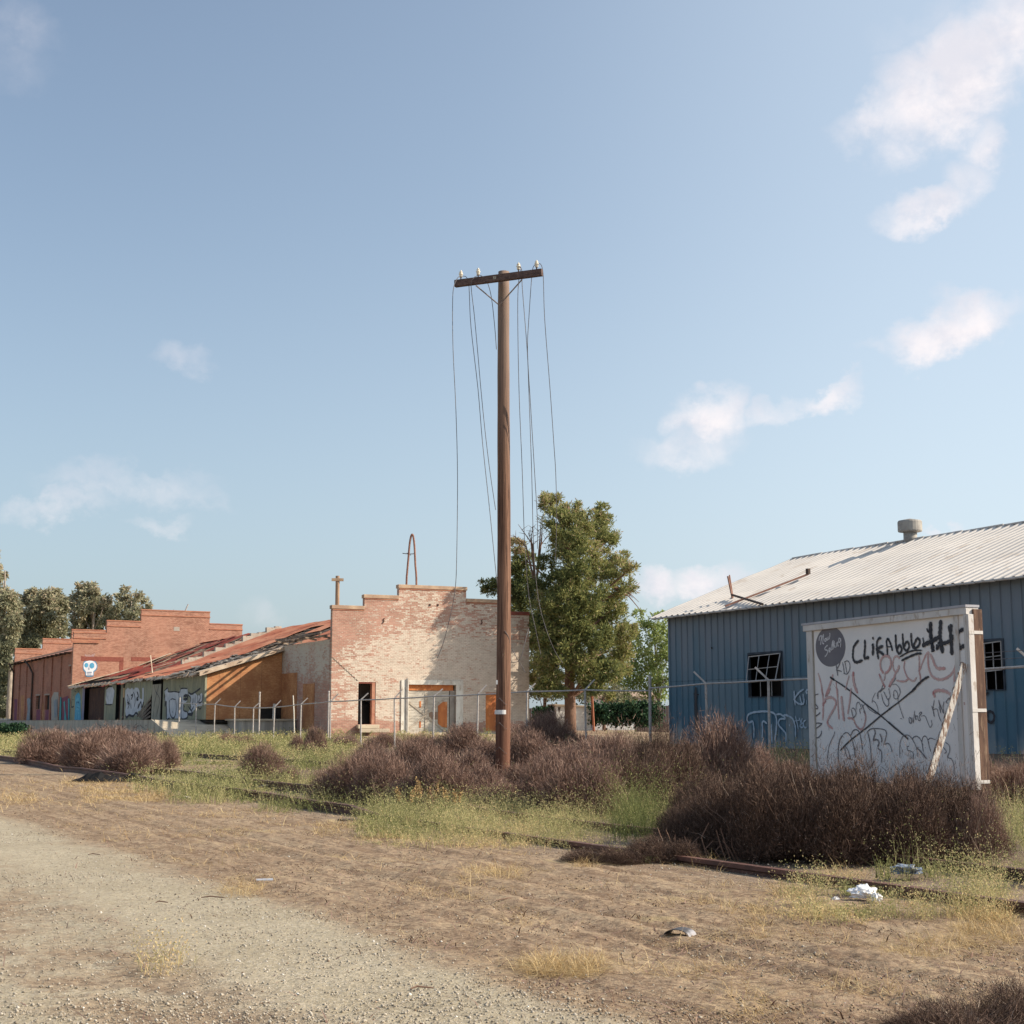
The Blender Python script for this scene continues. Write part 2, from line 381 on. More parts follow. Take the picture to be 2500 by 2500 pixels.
def polewood():
    m, t, bs = newmat('creosoted_pole_wood'); v = t.node('ShaderNodeTexCoord').outputs['Object']; x, y, z = t.sep(v)
    g = t.noise(t.vmul(v, (14, 14, .40)), 1.0, 8, .7); g2 = t.noise(t.vmul(v, (60, 60, 1.2)), 1.0, 4, .6)
    c = t.mix(t.step(g, .3, .7), (.10, .050, .033), (.27, .15, .098)); c = t.mix(t.math('MULTIPLY', t.step(g2, .50, .62), .8), c, (.05, .026, .02)); ck = t.noise(t.vmul(v, (34, 34, .35)), 1.0, 3, .5); c = t.mix(t.math('MULTIPLY', t.step(ck, .60, .64), .85), c, (.025, .014, .01))
    up = t.step(z, 5.5, 10.5); c = t.mix(t.math('MULTIPLY', up, .6), c, (.26, .20, .165))
    lo = t.step(z, 2.2, .6); c = t.mix(t.math('MULTIPLY', lo, .55), c, (.13, .05, .03))
    t.l.new(c, bs.inputs['Base Color']); b = t.node('ShaderNodeBump', inp={'Strength': .8, 'Distance': .012, 'Height': g}); t.l.new(b.outputs[0], bs.inputs['Normal']); return m
M_pole = polewood()
M_arm = mat('dark_arm_wood', (.13, .085, .075), (.075, .05, .045), 3, (1, 6, 6), bump=.4, bscale=30, c3=(.20, .13, .10))
M_porc = mat('cream_porcelain', (.72, .66, .54), (.62, .55, .44), 5, rough=.25, spec=.5)
M_white = mat('white_band', (.78, .77, .75), (.66, .65, .63), 3, rough=.5)
def bluewall():
    m, t, bs = newmat('faded_blue_siding'); v = t.node('ShaderNodeTexCoord').outputs['Object']; x, y, z = t.sep(v)
    pan = t.node('ShaderNodeTexWhiteNoise', noise_dimensions='1D', inp={'W': t.math('FLOOR', t.math('DIVIDE', x, .305))}).outputs[0]
    n = t.noise(t.vmul(v, (1, 1, .5)), .9, 6, .65); sp = t.noise(v, 34, 4, .75)
    hgt = t.math('ADD', t.math('ADD', t.math('DIVIDE', z, 4.5), t.math('MULTIPLY', t.math('SUBTRACT', n, .5), .55)), t.math('MULTIPLY', t.math('SUBTRACT', pan, .5), .22))
    c = t.ramp(hgt, [(.10, (.22, .265, .285)), (.22, (.080, .150, .205)), (.42, (.080, .160, .215)), (.60, (.13, .19, .235)), (.82, (.185, .215, .25))])
    c = t.mix(t.math('MULTIPLY', t.step(sp, .55, .8), .35), c, (.24, .29, .33))
    pk = t.math('MULTIPLY', t.step(t.node('ShaderNodeTexWhiteNoise', noise_dimensions='1D', inp={'W': t.math('FLOOR', t.math('DIVIDE', x, .915))}).outputs[0], .72, .74), t.step(z, 2.35, 2.33))
    c = t.mix(t.math('MULTIPLY', pk, .35), c, (.24, .27, .285)); seam = t.math('MULTIPLY', t.step(t.math('ABSOLUTE', t.math('SUBTRACT', z, 2.34)), .02, .006), .5); c = t.mix(seam, c, (.06, .09, .12))
    ru = t.math('MULTIPLY', t.step(t.noise(t.vmul(v, (9, 9, .5)), 1.0, 5, .7), .62, .72), t.step(t.noise(v, .5, 3, .5), .5, .62)); c = t.mix(t.math('MULTIPLY', ru, .5), c, (.17, .11, .085))
    fl = t.noise(t.vmul(v, (3, 3, 1.2)), 1.0, 7, .7); c = t.mix(t.math('MULTIPLY', t.step(fl, .60, .70), .30), c, (.25, .28, .30))
    t.l.new(c, bs.inputs['Base Color']); bs.inputs['Roughness'].default_value = .65; return m
M_blue = bluewall()
M_roofw = mat('white_metal_roof', (.56, .525, .49), (.50, .47, .44), .8, (1, .4, 1), rough=.7, c3=(.44, .39, .345))
M_vent = mat('weathered_vent_metal', (.34, .32, .29), (.25, .23, .21), 3, rough=.7)
def signmat():
    m, t, bs = newmat('off_white_board'); v = t.node('ShaderNodeTexCoord').outputs['Object']; x, y, z = t.sep(v)
    n = t.noise(v, 1.1, 6, .6); c = t.mix(t.step(n, .35, .7), (.82, .775, .745), (.74, .71, .685)); yel = t.step(z, 2.35, 2.75)
    c = t.mix(t.math('MULTIPLY', yel, t.math('MULTIPLY', n, .5)), c, (.60, .52, .40))
    sp = t.noise(t.vmul(v, (4, 4, .8)), 1.0, 6, .7); c = t.mix(t.math('MULTIPLY', t.step(sp, .60, .74), .35), c, (.42, .39, .37))
    t.l.new(c, bs.inputs['Base Color']); bs.inputs['Roughness'].default_value = .6; return m
M_sign = signmat()
M_signfr = mat('chalky_white_frame', (.66, .63, .60), (.56, .53, .50), 3, (1, 1, .5), c3=(.44, .38, .33), bump=.2)
M_signpost = mat('brown_post_wood', (.17, .10, .07), (.08, .047, .036), 2.2, (5, 5, .5), c3=(.27, .18, .12), bump=.4)
M_peel = mat('peeling_white_paint_wood', (.58, .545, .50), (.22, .145, .11), 9, (3, 3, .7), lo=.47, hi=.54, bump=.4)
M_disk = mat('grey_disk_paint', (.15, .14, .16), (.18, .17, .185), 2, rough=.6)
M_blackp = mat('black_spray_paint', (.022, .022, .03), (.035, .033, .042), 3, rough=.5)
M_greyp = mat('thin_black_spray_paint', (.20, .19, .20), (.13, .125, .14), 9, rough=.6)
M_fadep = mat('faint_grey_spray_paint', (.34, .325, .33), (.27, .26, .27), 9, rough=.6)
M_redp = mat('faded_red_spray_paint', (.60, .33, .31), (.60, .43, .40), 6, rough=.6)
M_redd = mat('red_spray_paint', (.46, .175, .175), (.50, .25, .24), 6, rough=.6)
M_whitep = mat('white_script_paint', (.64, .62, .63), (.58, .56, .57), 5)
M_palep = mat('pale_blue_white_spray_paint', (.46, .53, .60), (.34, .43, .52), 7)
M_piecew = mat('silver_white_graffiti_paint', (.56, .57, .60), (.44, .46, .50), 2.5)
M_piecek = mat('black_graffiti_outline_paint', (.035, .035, .045), (.06, .06, .07), 4)
M_skullb = mat('skull_blue_paint', (.10, .27, .42), (.08, .22, .36), 3)
M_skullw = mat('skull_white_paint', (.70, .70, .72), (.60, .60, .64), 3)
M_bluep = mat('mural_blue_paint', (.07, .27, .44), (.12, .40, .55), 2.5)
M_teal = mat('teal_graffiti_paint', (.06, .34, .34), (.10, .26, .30), 2)
M_purp = mat('purple_red_graffiti_paint', (.24, .06, .09), (.14, .05, .09), 2)
M_rail = mat('rusted_rail_steel', (.17, .085, .065), (.10, .055, .045), 4, rough=.6, metal=.3, c3=(.24, .13, .09), bump=.2)
M_railtop = mat('rail_head', (.24, .16, .13), (.16, .10, .085), 4, rough=.45, metal=.5)
M_tie = mat('old_timber_sleeper', (.10, .075, .06), (.06, .045, .038), 3, (1, 5, 5), bump=.6)
M_rubber = mat('black_rubber', (.010, .010, .011), (.018, .017, .017), 5, rough=.75, spec=.1)
M_bag = mat('white_plastic_film', (.80, .80, .82), (.68, .68, .70), 3, rough=.3, spec=.5)
M_bagb = mat('bluish_plastic_film', (.22, .26, .33), (.13, .16, .22), 4, rough=.3, spec=.5)
M_bark = mat('tree_bark', (.22, .13, .09), (.13, .08, .06), 5, (4, 4, .8), bump=.8, bscale=12)
M_barkg = mat('pale_eucalyptus_bark', (.38, .32, .26), (.22, .18, .15), 3, (3, 3, .6), bump=.3)
M_twig = rndmat('dry_twigs', [(0, (.085, .050, .038)), (.30, (.18, .108, .084)), (.65, (.28, .18, .142)), (.9, (.39, .275, .215)), (1, (.58, .47, .37))])
M_twigd = rndmat('dark_dry_twigs', [(0, (.04, .025, .019)), (.35, (.095, .058, .043)), (.7, (.165, .105, .080)), (.92, (.26, .18, .135)), (1, (.48, .39, .32))])
M_stalk = rndmat('pale_dry_stalks', [(0, (.20, .12, .085)), (.5, (.36, .24, .16)), (1, (.52, .40, .28))])
M_grass = rndmat('weeds', [(0, (.11, .13, .045)), (.3, (.25, .255, .10)), (.55, (.39, .37, .175)), (.75, (.50, .43, .22)), (1, (.62, .46, .25))], trans=.35)
M_straw = rndmat('straw', [(0, (.34, .22, .10)), (.5, (.52, .37, .18)), (1, (.68, .54, .31))], trans=.15)
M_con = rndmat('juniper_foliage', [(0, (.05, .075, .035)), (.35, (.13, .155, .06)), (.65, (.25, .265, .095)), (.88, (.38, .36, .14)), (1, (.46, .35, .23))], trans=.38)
M_euc = rndmat('eucalyptus_foliage', [(0, (.11, .125, .085)), (.4, (.24, .245, .155)), (.75, (.38, .36, .235)), (1, (.48, .39, .28))], trans=.38)
M_lite = rndmat('light_green_foliage', [(0, (.12, .17, .05)), (.5, (.24, .31, .10)), (1, (.38, .42, .18))], trans=.35)
M_hedge = rndmat('dark_hedge_foliage', [(0, (.012, .035, .018)), (.6, (.03, .07, .035)), (1, (.08, .13, .06))], trans=.1)
M_stone = rndmat('gravel_stones', [(0, (.20, .17, .13)), (.4, (.33, .285, .225)), (.9, (.42, .37, .30)), (.985, (.50, .46, .40)), (1, (.72, .70, .66))])

# ------------------------------------------------------------------ ground
def ground_mat():
    m, t, bs = newmat('dirt_and_gravel'); v = t.node('ShaderNodeTexCoord').outputs['Object']
    x, y, z = t.sep(v)
    c = t.math('ADD', t.math('MULTIPLY', x, TC), t.math('MULTIPLY', y, TS)); s = t.math('ADD', t.math('MULTIPLY', x, -TS), t.math('MULTIPLY', y, TC))
    tv = t.comb(c, t.math('MULTIPLY', s, .22), 0.0)
    w = t.math('SUBTRACT', t.noise(tv, 1.3, 5, .6), .5); w2 = t.math('SUBTRACT', t.noise(v, 2.6, 5, .65), .5)
    cw = t.math('ADD', c, t.math('ADD', t.math('MULTIPLY', w, 1.1), t.math('MULTIPLY', w2, .55)))
    road = t.step(cw, 3.35, 2.85)
    patch = t.math('MULTIPLY', t.step(cw, 1.0, 1.45), t.step(cw, 2.25, 1.85))
    patch = t.math('MULTIPLY', patch, t.step(t.math('ADD', w2, w), -.22, .12))
    road = t.math('MULTIPLY', road, t.math('SUBTRACT', 1.0, t.math('MULTIPLY', patch, .85)))
    n1 = t.noise(v, 1.1, 7, .65); n2 = t.noise(v, 9.0, 6, .7); n3 = t.noise(v, 55.0, 4, .7); n5 = t.noise(v, 24.0, 5, .75)
    dirt = t.mix(t.step(n1, .35, .68), (.295, .208, .135), (.385, .288, .192))
    n4 = t.noise(t.comb(t.math('MULTIPLY', c, 1.6), t.math('MULTIPLY', s, .7), 2.0), 4.5, 7, .75, .6)
    dirt = t.mix(t.math('MULTIPLY', t.step(n4, .50, .60), .65), dirt, (.160, .098, .062))
    dirt = t.mix(t.math('MULTIPLY', t.step(n2, .51, .60), .6), dirt, (.155, .105, .075))
    dirt = t.mix(t.math('MULTIPLY', t.step(n5, .52, .60), .65), dirt, (.125, .085, .062))
    dirt = t.mix(t.math('MULTIPLY', t.step(n5, .46, .40), .45), dirt, (.42, .33, .235))
    dirt = t.mix(t.math('MULTIPLY', t.step(n3, .58, .72), .35), dirt, (.44, .35, .25))
    grav = t.mix(t.step(n1, .35, .7), (.43, .365, .26), (.36, .30, .205))
    grav = t.mix(t.math('MULTIPLY', t.step(n2, .50, .60), .35), grav, (.28, .235, .175))
    grav = t.mix(t.math('MULTIPLY', t.step(n5, .52, .60), .35), grav, (.24, .205, .155)); grav = t.mix(t.math('MULTIPLY', t.step(n5, .46, .40), .4), grav, (.50, .44, .345))
    vor = t.node('ShaderNodeTexVoronoi', inp={'Vector': v, 'Scale': 48.0}); vc = t.sep(vor.outputs['Color'])[0]
    vor2 = t.node('ShaderNodeTexVoronoi', inp={'Vector': v, 'Scale': 110.0}); vc2 = t.sep(vor2.outputs['Color'])[1]
    grav = t.mix(t.math('MULTIPLY', t.step(vc, .70, .95), .32), grav, (.15, .13, .105)); grav = t.mix(t.math('MULTIPLY', t.step(vc2, .72, .95), .5), grav, (.55, .50, .42))
    cc = t.mix(road, dirt, grav)
    # ballast along the track
    bal = t.math('MULTIPLY', t.step(t.math('ADD', c, t.math('MULTIPLY', w2, .8)), 6.2, 6.9), t.step(c, 10.2, 9.4))
    cc = t.mix(t.math('MULTIPLY', bal, .55), cc, (.235, .185, .15))
    # mossy / grassy soil in the yard beyond the track
    rat = t.math('DIVIDE', x, t.math('MAXIMUM', y, 1.0)); lf = t.step(rat, -.14, -.20)
    gr = t.math('MULTIPLY', t.math('MULTIPLY', t.step(c, 7.6, 9.5), t.step(t.noise(v, .35, 5, .6), .40, .56)), lf); cc = t.mix(t.math('MULTIPLY', gr, .7), cc, (.175, .185, .08))
    bw = t.math('MULTIPLY', t.math('MULTIPLY', t.step(c, 8.8, 10.0), t.step(y, 62, 48)), t.step(rat, -.20, -.14)); cc = t.mix(t.math('MULTIPLY', bw, .8), cc, (.155, .11, .082))
    pale = t.math('MULTIPLY', t.step(y, 52, 64), t.step(t.noise(v, .3, 4, .6), .48, .6)); cc = t.mix(t.math('MULTIPLY', pale, .6), cc, (.46, .38, .27))
    # straw litter stains
    lines = t.noise(t.comb(t.math('MULTIPLY', c, 7.5), t.math('MULTIPLY', s, .35), 9.0), 1.0, 4, .6, .3)
    inr = t.math('MULTIPLY', t.step(c, 2.9, 3.6), t.step(c, 7.2, 6.4))
    cc = t.mix(t.math('MULTIPLY', t.math('MULTIPLY', t.step(lines, .54, .64), inr), .5), cc, (.17, .108, .07)); cc = t.mix(t.math('MULTIPLY', t.math('MULTIPLY', t.step(lines, .44, .36), inr), .4), cc, (.46, .345, .225))
    stn = t.noise(t.comb(c, t.math('MULTIPLY', s, .35), 5.0), 2.3, 6, .7)
    cc = t.mix(t.math('MULTIPLY', t.math('MULTIPLY', t.step(stn, .58, .68), t.step(c, 3.6, 4.6)), .55), cc, (.46, .35, .19))
    t.l.new(cc, bs.inputs['Base Color']); bs.inputs['Roughness'].default_value = .95; bs.inputs['Specular IOR Level'].default_value = .1
    hh = t.math('ADD', t.math('ADD', t.math('MULTIPLY', n2, 1.0), t.math('MULTIPLY', n5, .7)), t.math('ADD', t.math('MULTIPLY', n3, .45), t.math('MULTIPLY', vc, .3)))
    b = t.node('ShaderNodeBump', inp={'Strength': .8, 'Distance': .02, 'Height': hh}); t.l.new(b.outputs[0], bs.inputs['Normal'])
    return m
def build_ground():
    rr = [0.0, 1.2]; r = 2.4; rs = []
    while r < 45: rs.append(r); r *= 1.0062
    while r < 2500: rs.append(r); r *= 1.05
    rs = np.array([.5, 1.2]+rs)
    an = np.concatenate([np.linspace(-32, 32, 620), np.linspace(33, 327, 90)]); an = np.radians(an)
    A, Rr = np.meshgrid(an, rs); X = Rr*np.sin(A); Y = Rr*np.cos(A)
    Z = gz(X, Y)
    c = X*TC+Y*TS; s = -X*TS+Y*TC
    near = np.exp(-(Rr/60)**2)
    off = sst(c, 3.0, 4.2)*(1-sst(c, 6.0, 6.8))
    Z = Z+near*(.014*(fbm(X/.9, Y/.9, 21, 3)-.5)*(1+1.2*off)+.012*(fbm(X/.16, Y/.16, 31, 3)-.5)*(.5+1.9*off)+.009*(vnoise(X/.045, Y/.045, 41)-.5)*(.6+.9*off))
    wv = .16*(vnoise(s/6, s*0, 5)-.5)
    for c0, d, wd in ((4.35, .018, .09), (4.75, .016, .09), (5.65, .012, .10), (3.35, .008, .18), (1.7, .010, .3)):
        Z -= near*d*np.exp(-((c+wv-c0)/wd)**2)*(.5+vnoise(s/.8, c*0, 9))
        Z += near*d*.5*np.exp(-((c+wv-c0-.24)/wd)**2)
    Z -= .03*near*np.exp(-((c-7.75)/.6)**2)
    n, m = X.shape
    V = np.stack([X, Y, Z], -1).reshape(-1, 3)
    i, j = np.meshgrid(np.arange(n-1), np.arange(m-1), indexing='ij'); a = (i*m+j).ravel()
    F = np.stack([a, a+m, a+m+1, a+1], 1)
    # close the ring and the centre
    k = np.arange(n-1)*m; F2 = np.stack([k+m-1, k+2*m-1, k+m, k], 1)
    F = np.concatenate([F, F2])[:, ::-1]
    o = np_mesh('ground', V, F, ground_mat(), smooth=True); tag(o, kind='structure', label='dry brown dirt lot with a pale gravel track', cat='ground')
    return o
build_ground()

# gravel stones, pebbles near the camera: uncountable
def stones(n, seed, cfun, rmax, szlo, szhi, name):
    rs = np.random.RandomState(seed)
    ang = rs.uniform(-R(23), R(23), n*3); rad = 4.2*np.exp(rs.uniform(0, math.log(rmax/4.2), n*3))
    X = rad*np.sin(ang); Y = rad*np.cos(ang); c = X*TC+Y*TS
    keep = rs.rand(n*3) < cfun(c, X, Y); X, Y = X[keep][:n], Y[keep][:n]; n = len(X)
    sz = szlo*np.exp(rs.rand(n)**2.2*math.log(szhi/szlo))
    base = np.array([[1,0,0],[0,1,0],[-1,0,0],[0,-1,0],[0,0,.75],[0,0,-.75]], float)
    fc = np.array([[0,1,4],[1,2,4],[2,3,4],[3,0,4],[1,0,5],[2,1,5],[3,2,5],[0,3,5]])
    V = base[None]*(.6+.8*rs.rand(n, 6, 1)); th = rs.rand(n)*6.28; ct, st = np.cos(th)[:, None], np.sin(th)[:, None]
    vx = V[..., 0]*ct-V[..., 1]*st; vy = V[..., 0]*st+V[..., 1]*ct; vz = V[..., 2]+.25*V[..., 0]*(rs.rand(n, 1)-.5)
    V = np.stack([vx*sz[:, None]+X[:, None], vy*sz[:, None]+Y[:, None], vz*sz[:, None]+(gz(X, Y)+sz*.2+.002)[:, None]], -1)
    F = (fc[None]+(np.arange(n)*6)[:, None, None]).reshape(-1, 3)
    o = np_mesh(name, V.reshape(-1, 3), F, M_stone, rnd=np.repeat(rs.rand(n), 8)); return o
o = stones(52000, 3, lambda c, X, Y: np.where(c < 3.2, .9, np.where(c < 6.3, .16, .4))*(.4+.6*(fbm(X, Y, 77, 3) > .5)), 26, .0022, .0095, 'gravel'); tag(o, 'loose small grey and tan gravel stones on the dirt', 'gravel', kind='stuff')

M_clod = rndmat('dirt_clods', [(0, (.12, .08, .055)), (.5, (.22, .155, .105)), (1, (.36, .27, .19))])
M_stone_, M_stone = M_stone, M_clod
o = stones(60000, 8, lambda c, X, Y: np.where(c < 3.1, .08, np.where(c < 6.8, 1.0, .25))*sst(fbm(X/.5, Y/.5, 78, 4), .35, .7), 34, .0015, .0085, 'dirt_clods'); tag(o, 'small brown clods of dirt scattered between the gravel and the rail', 'dirt clods', kind='stuff')
M_stone = M_stone_
# ------------------------------------------------------------------ railway rails and sleepers
def cs(c, s): return (c*TC-s*TS, c*TS+s*TC)
rail_prof = [(-.065, 0), (.065, 0), (.065, .012), (.012, .03), (.010, .095), (.036, .108), (.036, .142), (-.036, .142), (-.036, .108), (-.010, .095), (-.012, .03), (-.065, .012)]
def rail(cpos, s0, s1, sink, label):
    m = MB(); ss = np.arange(s0, s1+.01, .8); n = len(rail_prof)
    for s in ss:
        cc = cpos+.012*math.sin(s*.7); x0, y0 = cs(cc, s); z0 = gzf(x0, y0)-sink*(1 if s < 17 else .25)+.01*math.sin(s*.35)
        for a, b in rail_prof:
            x, y = cs(cc+a, s); m.v.append((x, y, z0+b))
    for i in range(len(ss)-1):
        for k in range(n): k2 = (k+1) % n; m.f.append((i*n+k, i*n+k2, (i+1)*n+k2, (i+1)*n+k))
    m.f.append(tuple(range(n))); m.f.append(tuple(range((len(ss)-1)*n, len(ss)*n))[::-1])
    o = m.build('rail', M_rail); return tag(o, label, 'rail', 'rusty rails of the old track')
CN, CF = 6.98, 8.45
rail(CN, -6, 110, .075, 'rusty near rail running past the dirt track towards the left')
rail(CF, -6, 110, .06, 'rusty far rail half buried under the brown bushes')
g = G(775, 1870); c2 = g.x*TC+g.y*TS
rail(c2, 22, 60, .075, 'short rusty rail lying exposed in the green yard between the bushes')
# a few sleepers show between the rails
k = 0
for s_, lab_ in ((6.5, 'old dark timber sleeper in the ballast near the right edge, closest to the camera'), (7.6, 'old dark timber sleeper showing between the rails right of the white plastic bag'), (16.2, 'dark timber sleeper end showing at the gap left of the bright green weeds')):
    m = MB(); L = 1.25; x, y = cs((CN+CF)/2, s_); z = gzf(x, y)
    m.box(-L, L, -.11, .11, -.12, .0); o = m.build('sleeper', M_tie, bevel=.012)
    o.location = (x, y, z-.01+.004*(k % 3)); o.rotation_euler = (0, .01, TA+.03*math.sin(s_*3)); k += 1
    tag(o, lab_, 'sleeper', 'timber sleepers under the track')

# ------------------------------------------------------------------ strokes (painted writing) on planes
def catmull(pts, n=5):
    if len(pts) < 3: return [Vector(p) for p in pts]
    q = [Vector(p) for p in pts]; q = [q[0]*2-q[1]]+q+[q[-1]*2-q[-2]]; out = []
    for i in range(1, len(q)-2):
        for k in range(n):
            t = k/n; a, b, c, d = q[i-1], q[i], q[i+1], q[i+2]
            out.append(.5*((2*b)+(c-a)*t+(2*a-5*b+4*c-d)*t*t+(3*b-a-3*c+d)*t**3))
    out.append(q[-2]); return out
def fuzzmat(name, colr, fac):
    m, t, bs = newmat(name); v = t.node('ShaderNodeTexCoord').outputs['Object']; n = t.noise(v, 130.0, 2, .6); n2 = t.noise(v, 14.0, 3, .6)
    f = t.math('MULTIPLY', t.math('MULTIPLY', t.step(n, .30, .62), t.step(n2, .25, .6)), fac); bs.inputs['Base Color'].default_value = tuple(colr)+(1,)
    tr = t.node('ShaderNodeBsdfTransparent'); ms = t.node('ShaderNodeMixShader', inp={0: f, 1: tr.outputs[0], 2: bs.outputs[0]}); t.l.new(ms.outputs[0], t.n['Material Output'].inputs[0]); return m
class Paint:
    """collects painted lines on the plane local y=y0 (axis 'x') or local x=x0 (axis 'y') of a frame; polylines are given as points of the photo's zoom (ox, oy, k)"""
    def __init__(s, fr, axis='x', p0=0.0, off=.004, zm=(0, 0, 1)): s.fr, s.axis, s.p0, s.off, s.zm = fr, axis, p0, off, zm; s.mb = MB(); s.n = 0; s.fuzz = None; s.foff = -.0016; s.el = []
    def pt(s, a, b):
        ox, oy, k = s.zm; px, py = ox+a*k, oy+b*k
        return Vector(s.fr.front(px, py, s.p0) if s.axis == 'x' else s.fr.side(px, py, s.p0))
    def lift(s, v):
        e = s.off+.0004*(s.n % 14); return (v.x, s.p0-e, v.y) if s.axis == 'x' else (s.p0-e, v.x, v.y)
    def line(s, pts, w, taper=True, smooth=True):
        if s.fuzz is not None:
            mb, s.mb = s.mb, s.fuzz; s.off += s.foff; fz, s.fuzz = s.fuzz, None; s.line(pts, w*1.45+.004, taper, smooth); s.mb, s.fuzz = mb, fz; s.off -= s.foff
        s.el.append(len(s.mb.f)); q = [s.pt(*p) for p in pts]; q = catmull(q) if smooth else q; m = len(q); s.n += 1
        if m < 2: return
        base = len(s.mb.v)
        for i, p in enumerate(q):
            d = (q[min(i+1, m-1)]-q[max(i-1, 0)])
            if d.length < 1e-6: d = Vector((1, 0))
            d.normalize(); nrm = Vector((-d.y, d.x)); ww = w/2*(1+.18*math.sin(i*1.9+s.n))
            if taper and (i == 0 or i == m-1): ww *= .55
            s.mb.v.append(s.lift(p+nrm*ww)); s.mb.v.append(s.lift(p-nrm*ww))
        for i in range(m-1): s.mb.f.append((base+2*i, base+2*i+1, base+2*i+3, base+2*i+2))
    def poly(s, pts, smooth=False):
        s.el.append(len(s.mb.f)); q = [s.pt(*p) for p in pts]; s.n += 1
        if smooth: q = catmull(q+[q[0]], 4)[:-1]
        base = len(s.mb.v); s.mb.v += [s.lift(p) for p in q]; s.mb.f.append(tuple(range(base, base+len(q))))
    def ell(s, a, b, ra, rb, n=28, rot=0):
        pts = []
        for k in range(n):
            t = 2*math.pi*k/n; u, v = ra*math.cos(t), rb*math.sin(t); pts.append((a+u*math.cos(rot)-v*math.sin(rot), b+u*math.sin(rot)+v*math.cos(rot)))
        s.poly(pts)
    def build(s, name, mat, parent, split=False):
        if not split: return s.mb.build(name, mat, parent)
        el = s.el+[len(s.mb.f)]
        for a, b in zip(el[:-1], el[1:]):
            if b > a:
                m = MB(); ids = sorted({i for f in s.mb.f[a:b] for i in f}); rm = {i: k for k, i in enumerate(ids)}
                m.add([s.mb.v[i] for i in ids], [tuple(rm[i] for i in f) for f in s.mb.f[a:b]]); m.build(name, mat, parent)

# ------------------------------------------------------------------ utility pole
pb = GY(1226, 30); POLE = empty('utility_pole', (pb.x, pb.y, pb.z)); zb = pb.z
tag(POLE, 'tall brown wooden utility pole with crossarm and cut dangling wires', 'utility pole')
def L(p): return (p.x-pb.x, p.y-pb.y, p.z-pb.z)
ztop = P(1226, 664, 30).z-zb
m = MB(); pts = []; rad = []
for i in range(30):
    t = i/29; pts.append((.02*math.sin(t*5)+.045*t, 0, -.4+(ztop+.4)*t)); rad.append(.158-.037*t+.002*math.sin(i*1.7))
m.tube(pts, rad, 28); m.build('pole_shaft', M_pole, POLE, smooth=False)
for p in bpy.data.objects['pole_shaft'].data.polygons: p.use_smooth = len(p.vertices) == 4
A1 = P(1111, 693, 30.02); A2 = P(1324, 665, 29.25)
m = MB(); m.beam(L(A1), L(A2), .105, .15); m.build('crossarm', M_arm, POLE, bevel=.008)
ad = (A2-A1).normalized()
m = MB(); tp = A1.lerp(A2, .46)+Vector((0, -.064, .0)); m.beam(L(tp-ad*.035), L(tp+ad*.035), .01, .07); m.build('number_plate', mat('worn_metal_tag', (.45, .42, .36), (.12, .09, .07), 60), POLE)
for (x, y) in ((1162, 697), (1275, 682)):
    m = MB(); e = P(1219, 745, 29.84); a = P(x, y, 29.55); m.beam(L(a), L(e), .032, .012); m.build('brace', mat('brace_iron%d' % x, (.16, .13, .12), (.24, .20, .18), 6, rough=.7), POLE)
for (x, yb) in ((1125.5, 682), (1168.5, 676), (1267, 663), (1310.5, 656)):
    fx = (x-1111)/(1324-1111); b = A1.lerp(A2, fx)+Vector((0, 0, .07))
    e = empty('insulator', L(b)); e.parent = POLE
    m = MB(); m.tube([(0, 0, 0), (0, 0, .09)], .014, 8); m.build('pin', M_iron, e)
    m = MB(); m.lathe((0, 0, .06), [(.03, 0), (.036, .01), (.034, .045), (.044, .06), (.05, .068), (.046, .082), (.028, .09), (.026, .10), (.04, .108), (.038, .118), (.02, .125), (.02, .145), (.012, .155)], 14)
    m.build('porcelain_cup', M_porc, e, smooth=True)
m = MB(); q = P(1226, 1739, 30); m.lathe((.005, 0, q.z-zb-.04), [(.160, 0), (.1605, .085), (.158, .086)], 28); m.build('reflective_band', M_white, POLE)
m = MB(); q = P(1213, 1671, 29.83); m.beam(L(q), L(q+Vector((0, 0, .09))), .035, .01); m.build('small_tag', M_white, POLE)
for k in range(3):
    m = MB(); z0 = .55+k*.5; m.tube([(-.16, -.02, z0), (-.06, -.17, z0+.1), (.08, -.155, z0-.04), (.17, .0, z0+.07)], .0035, 5); m.build('staple_wire', M_wire, POLE)
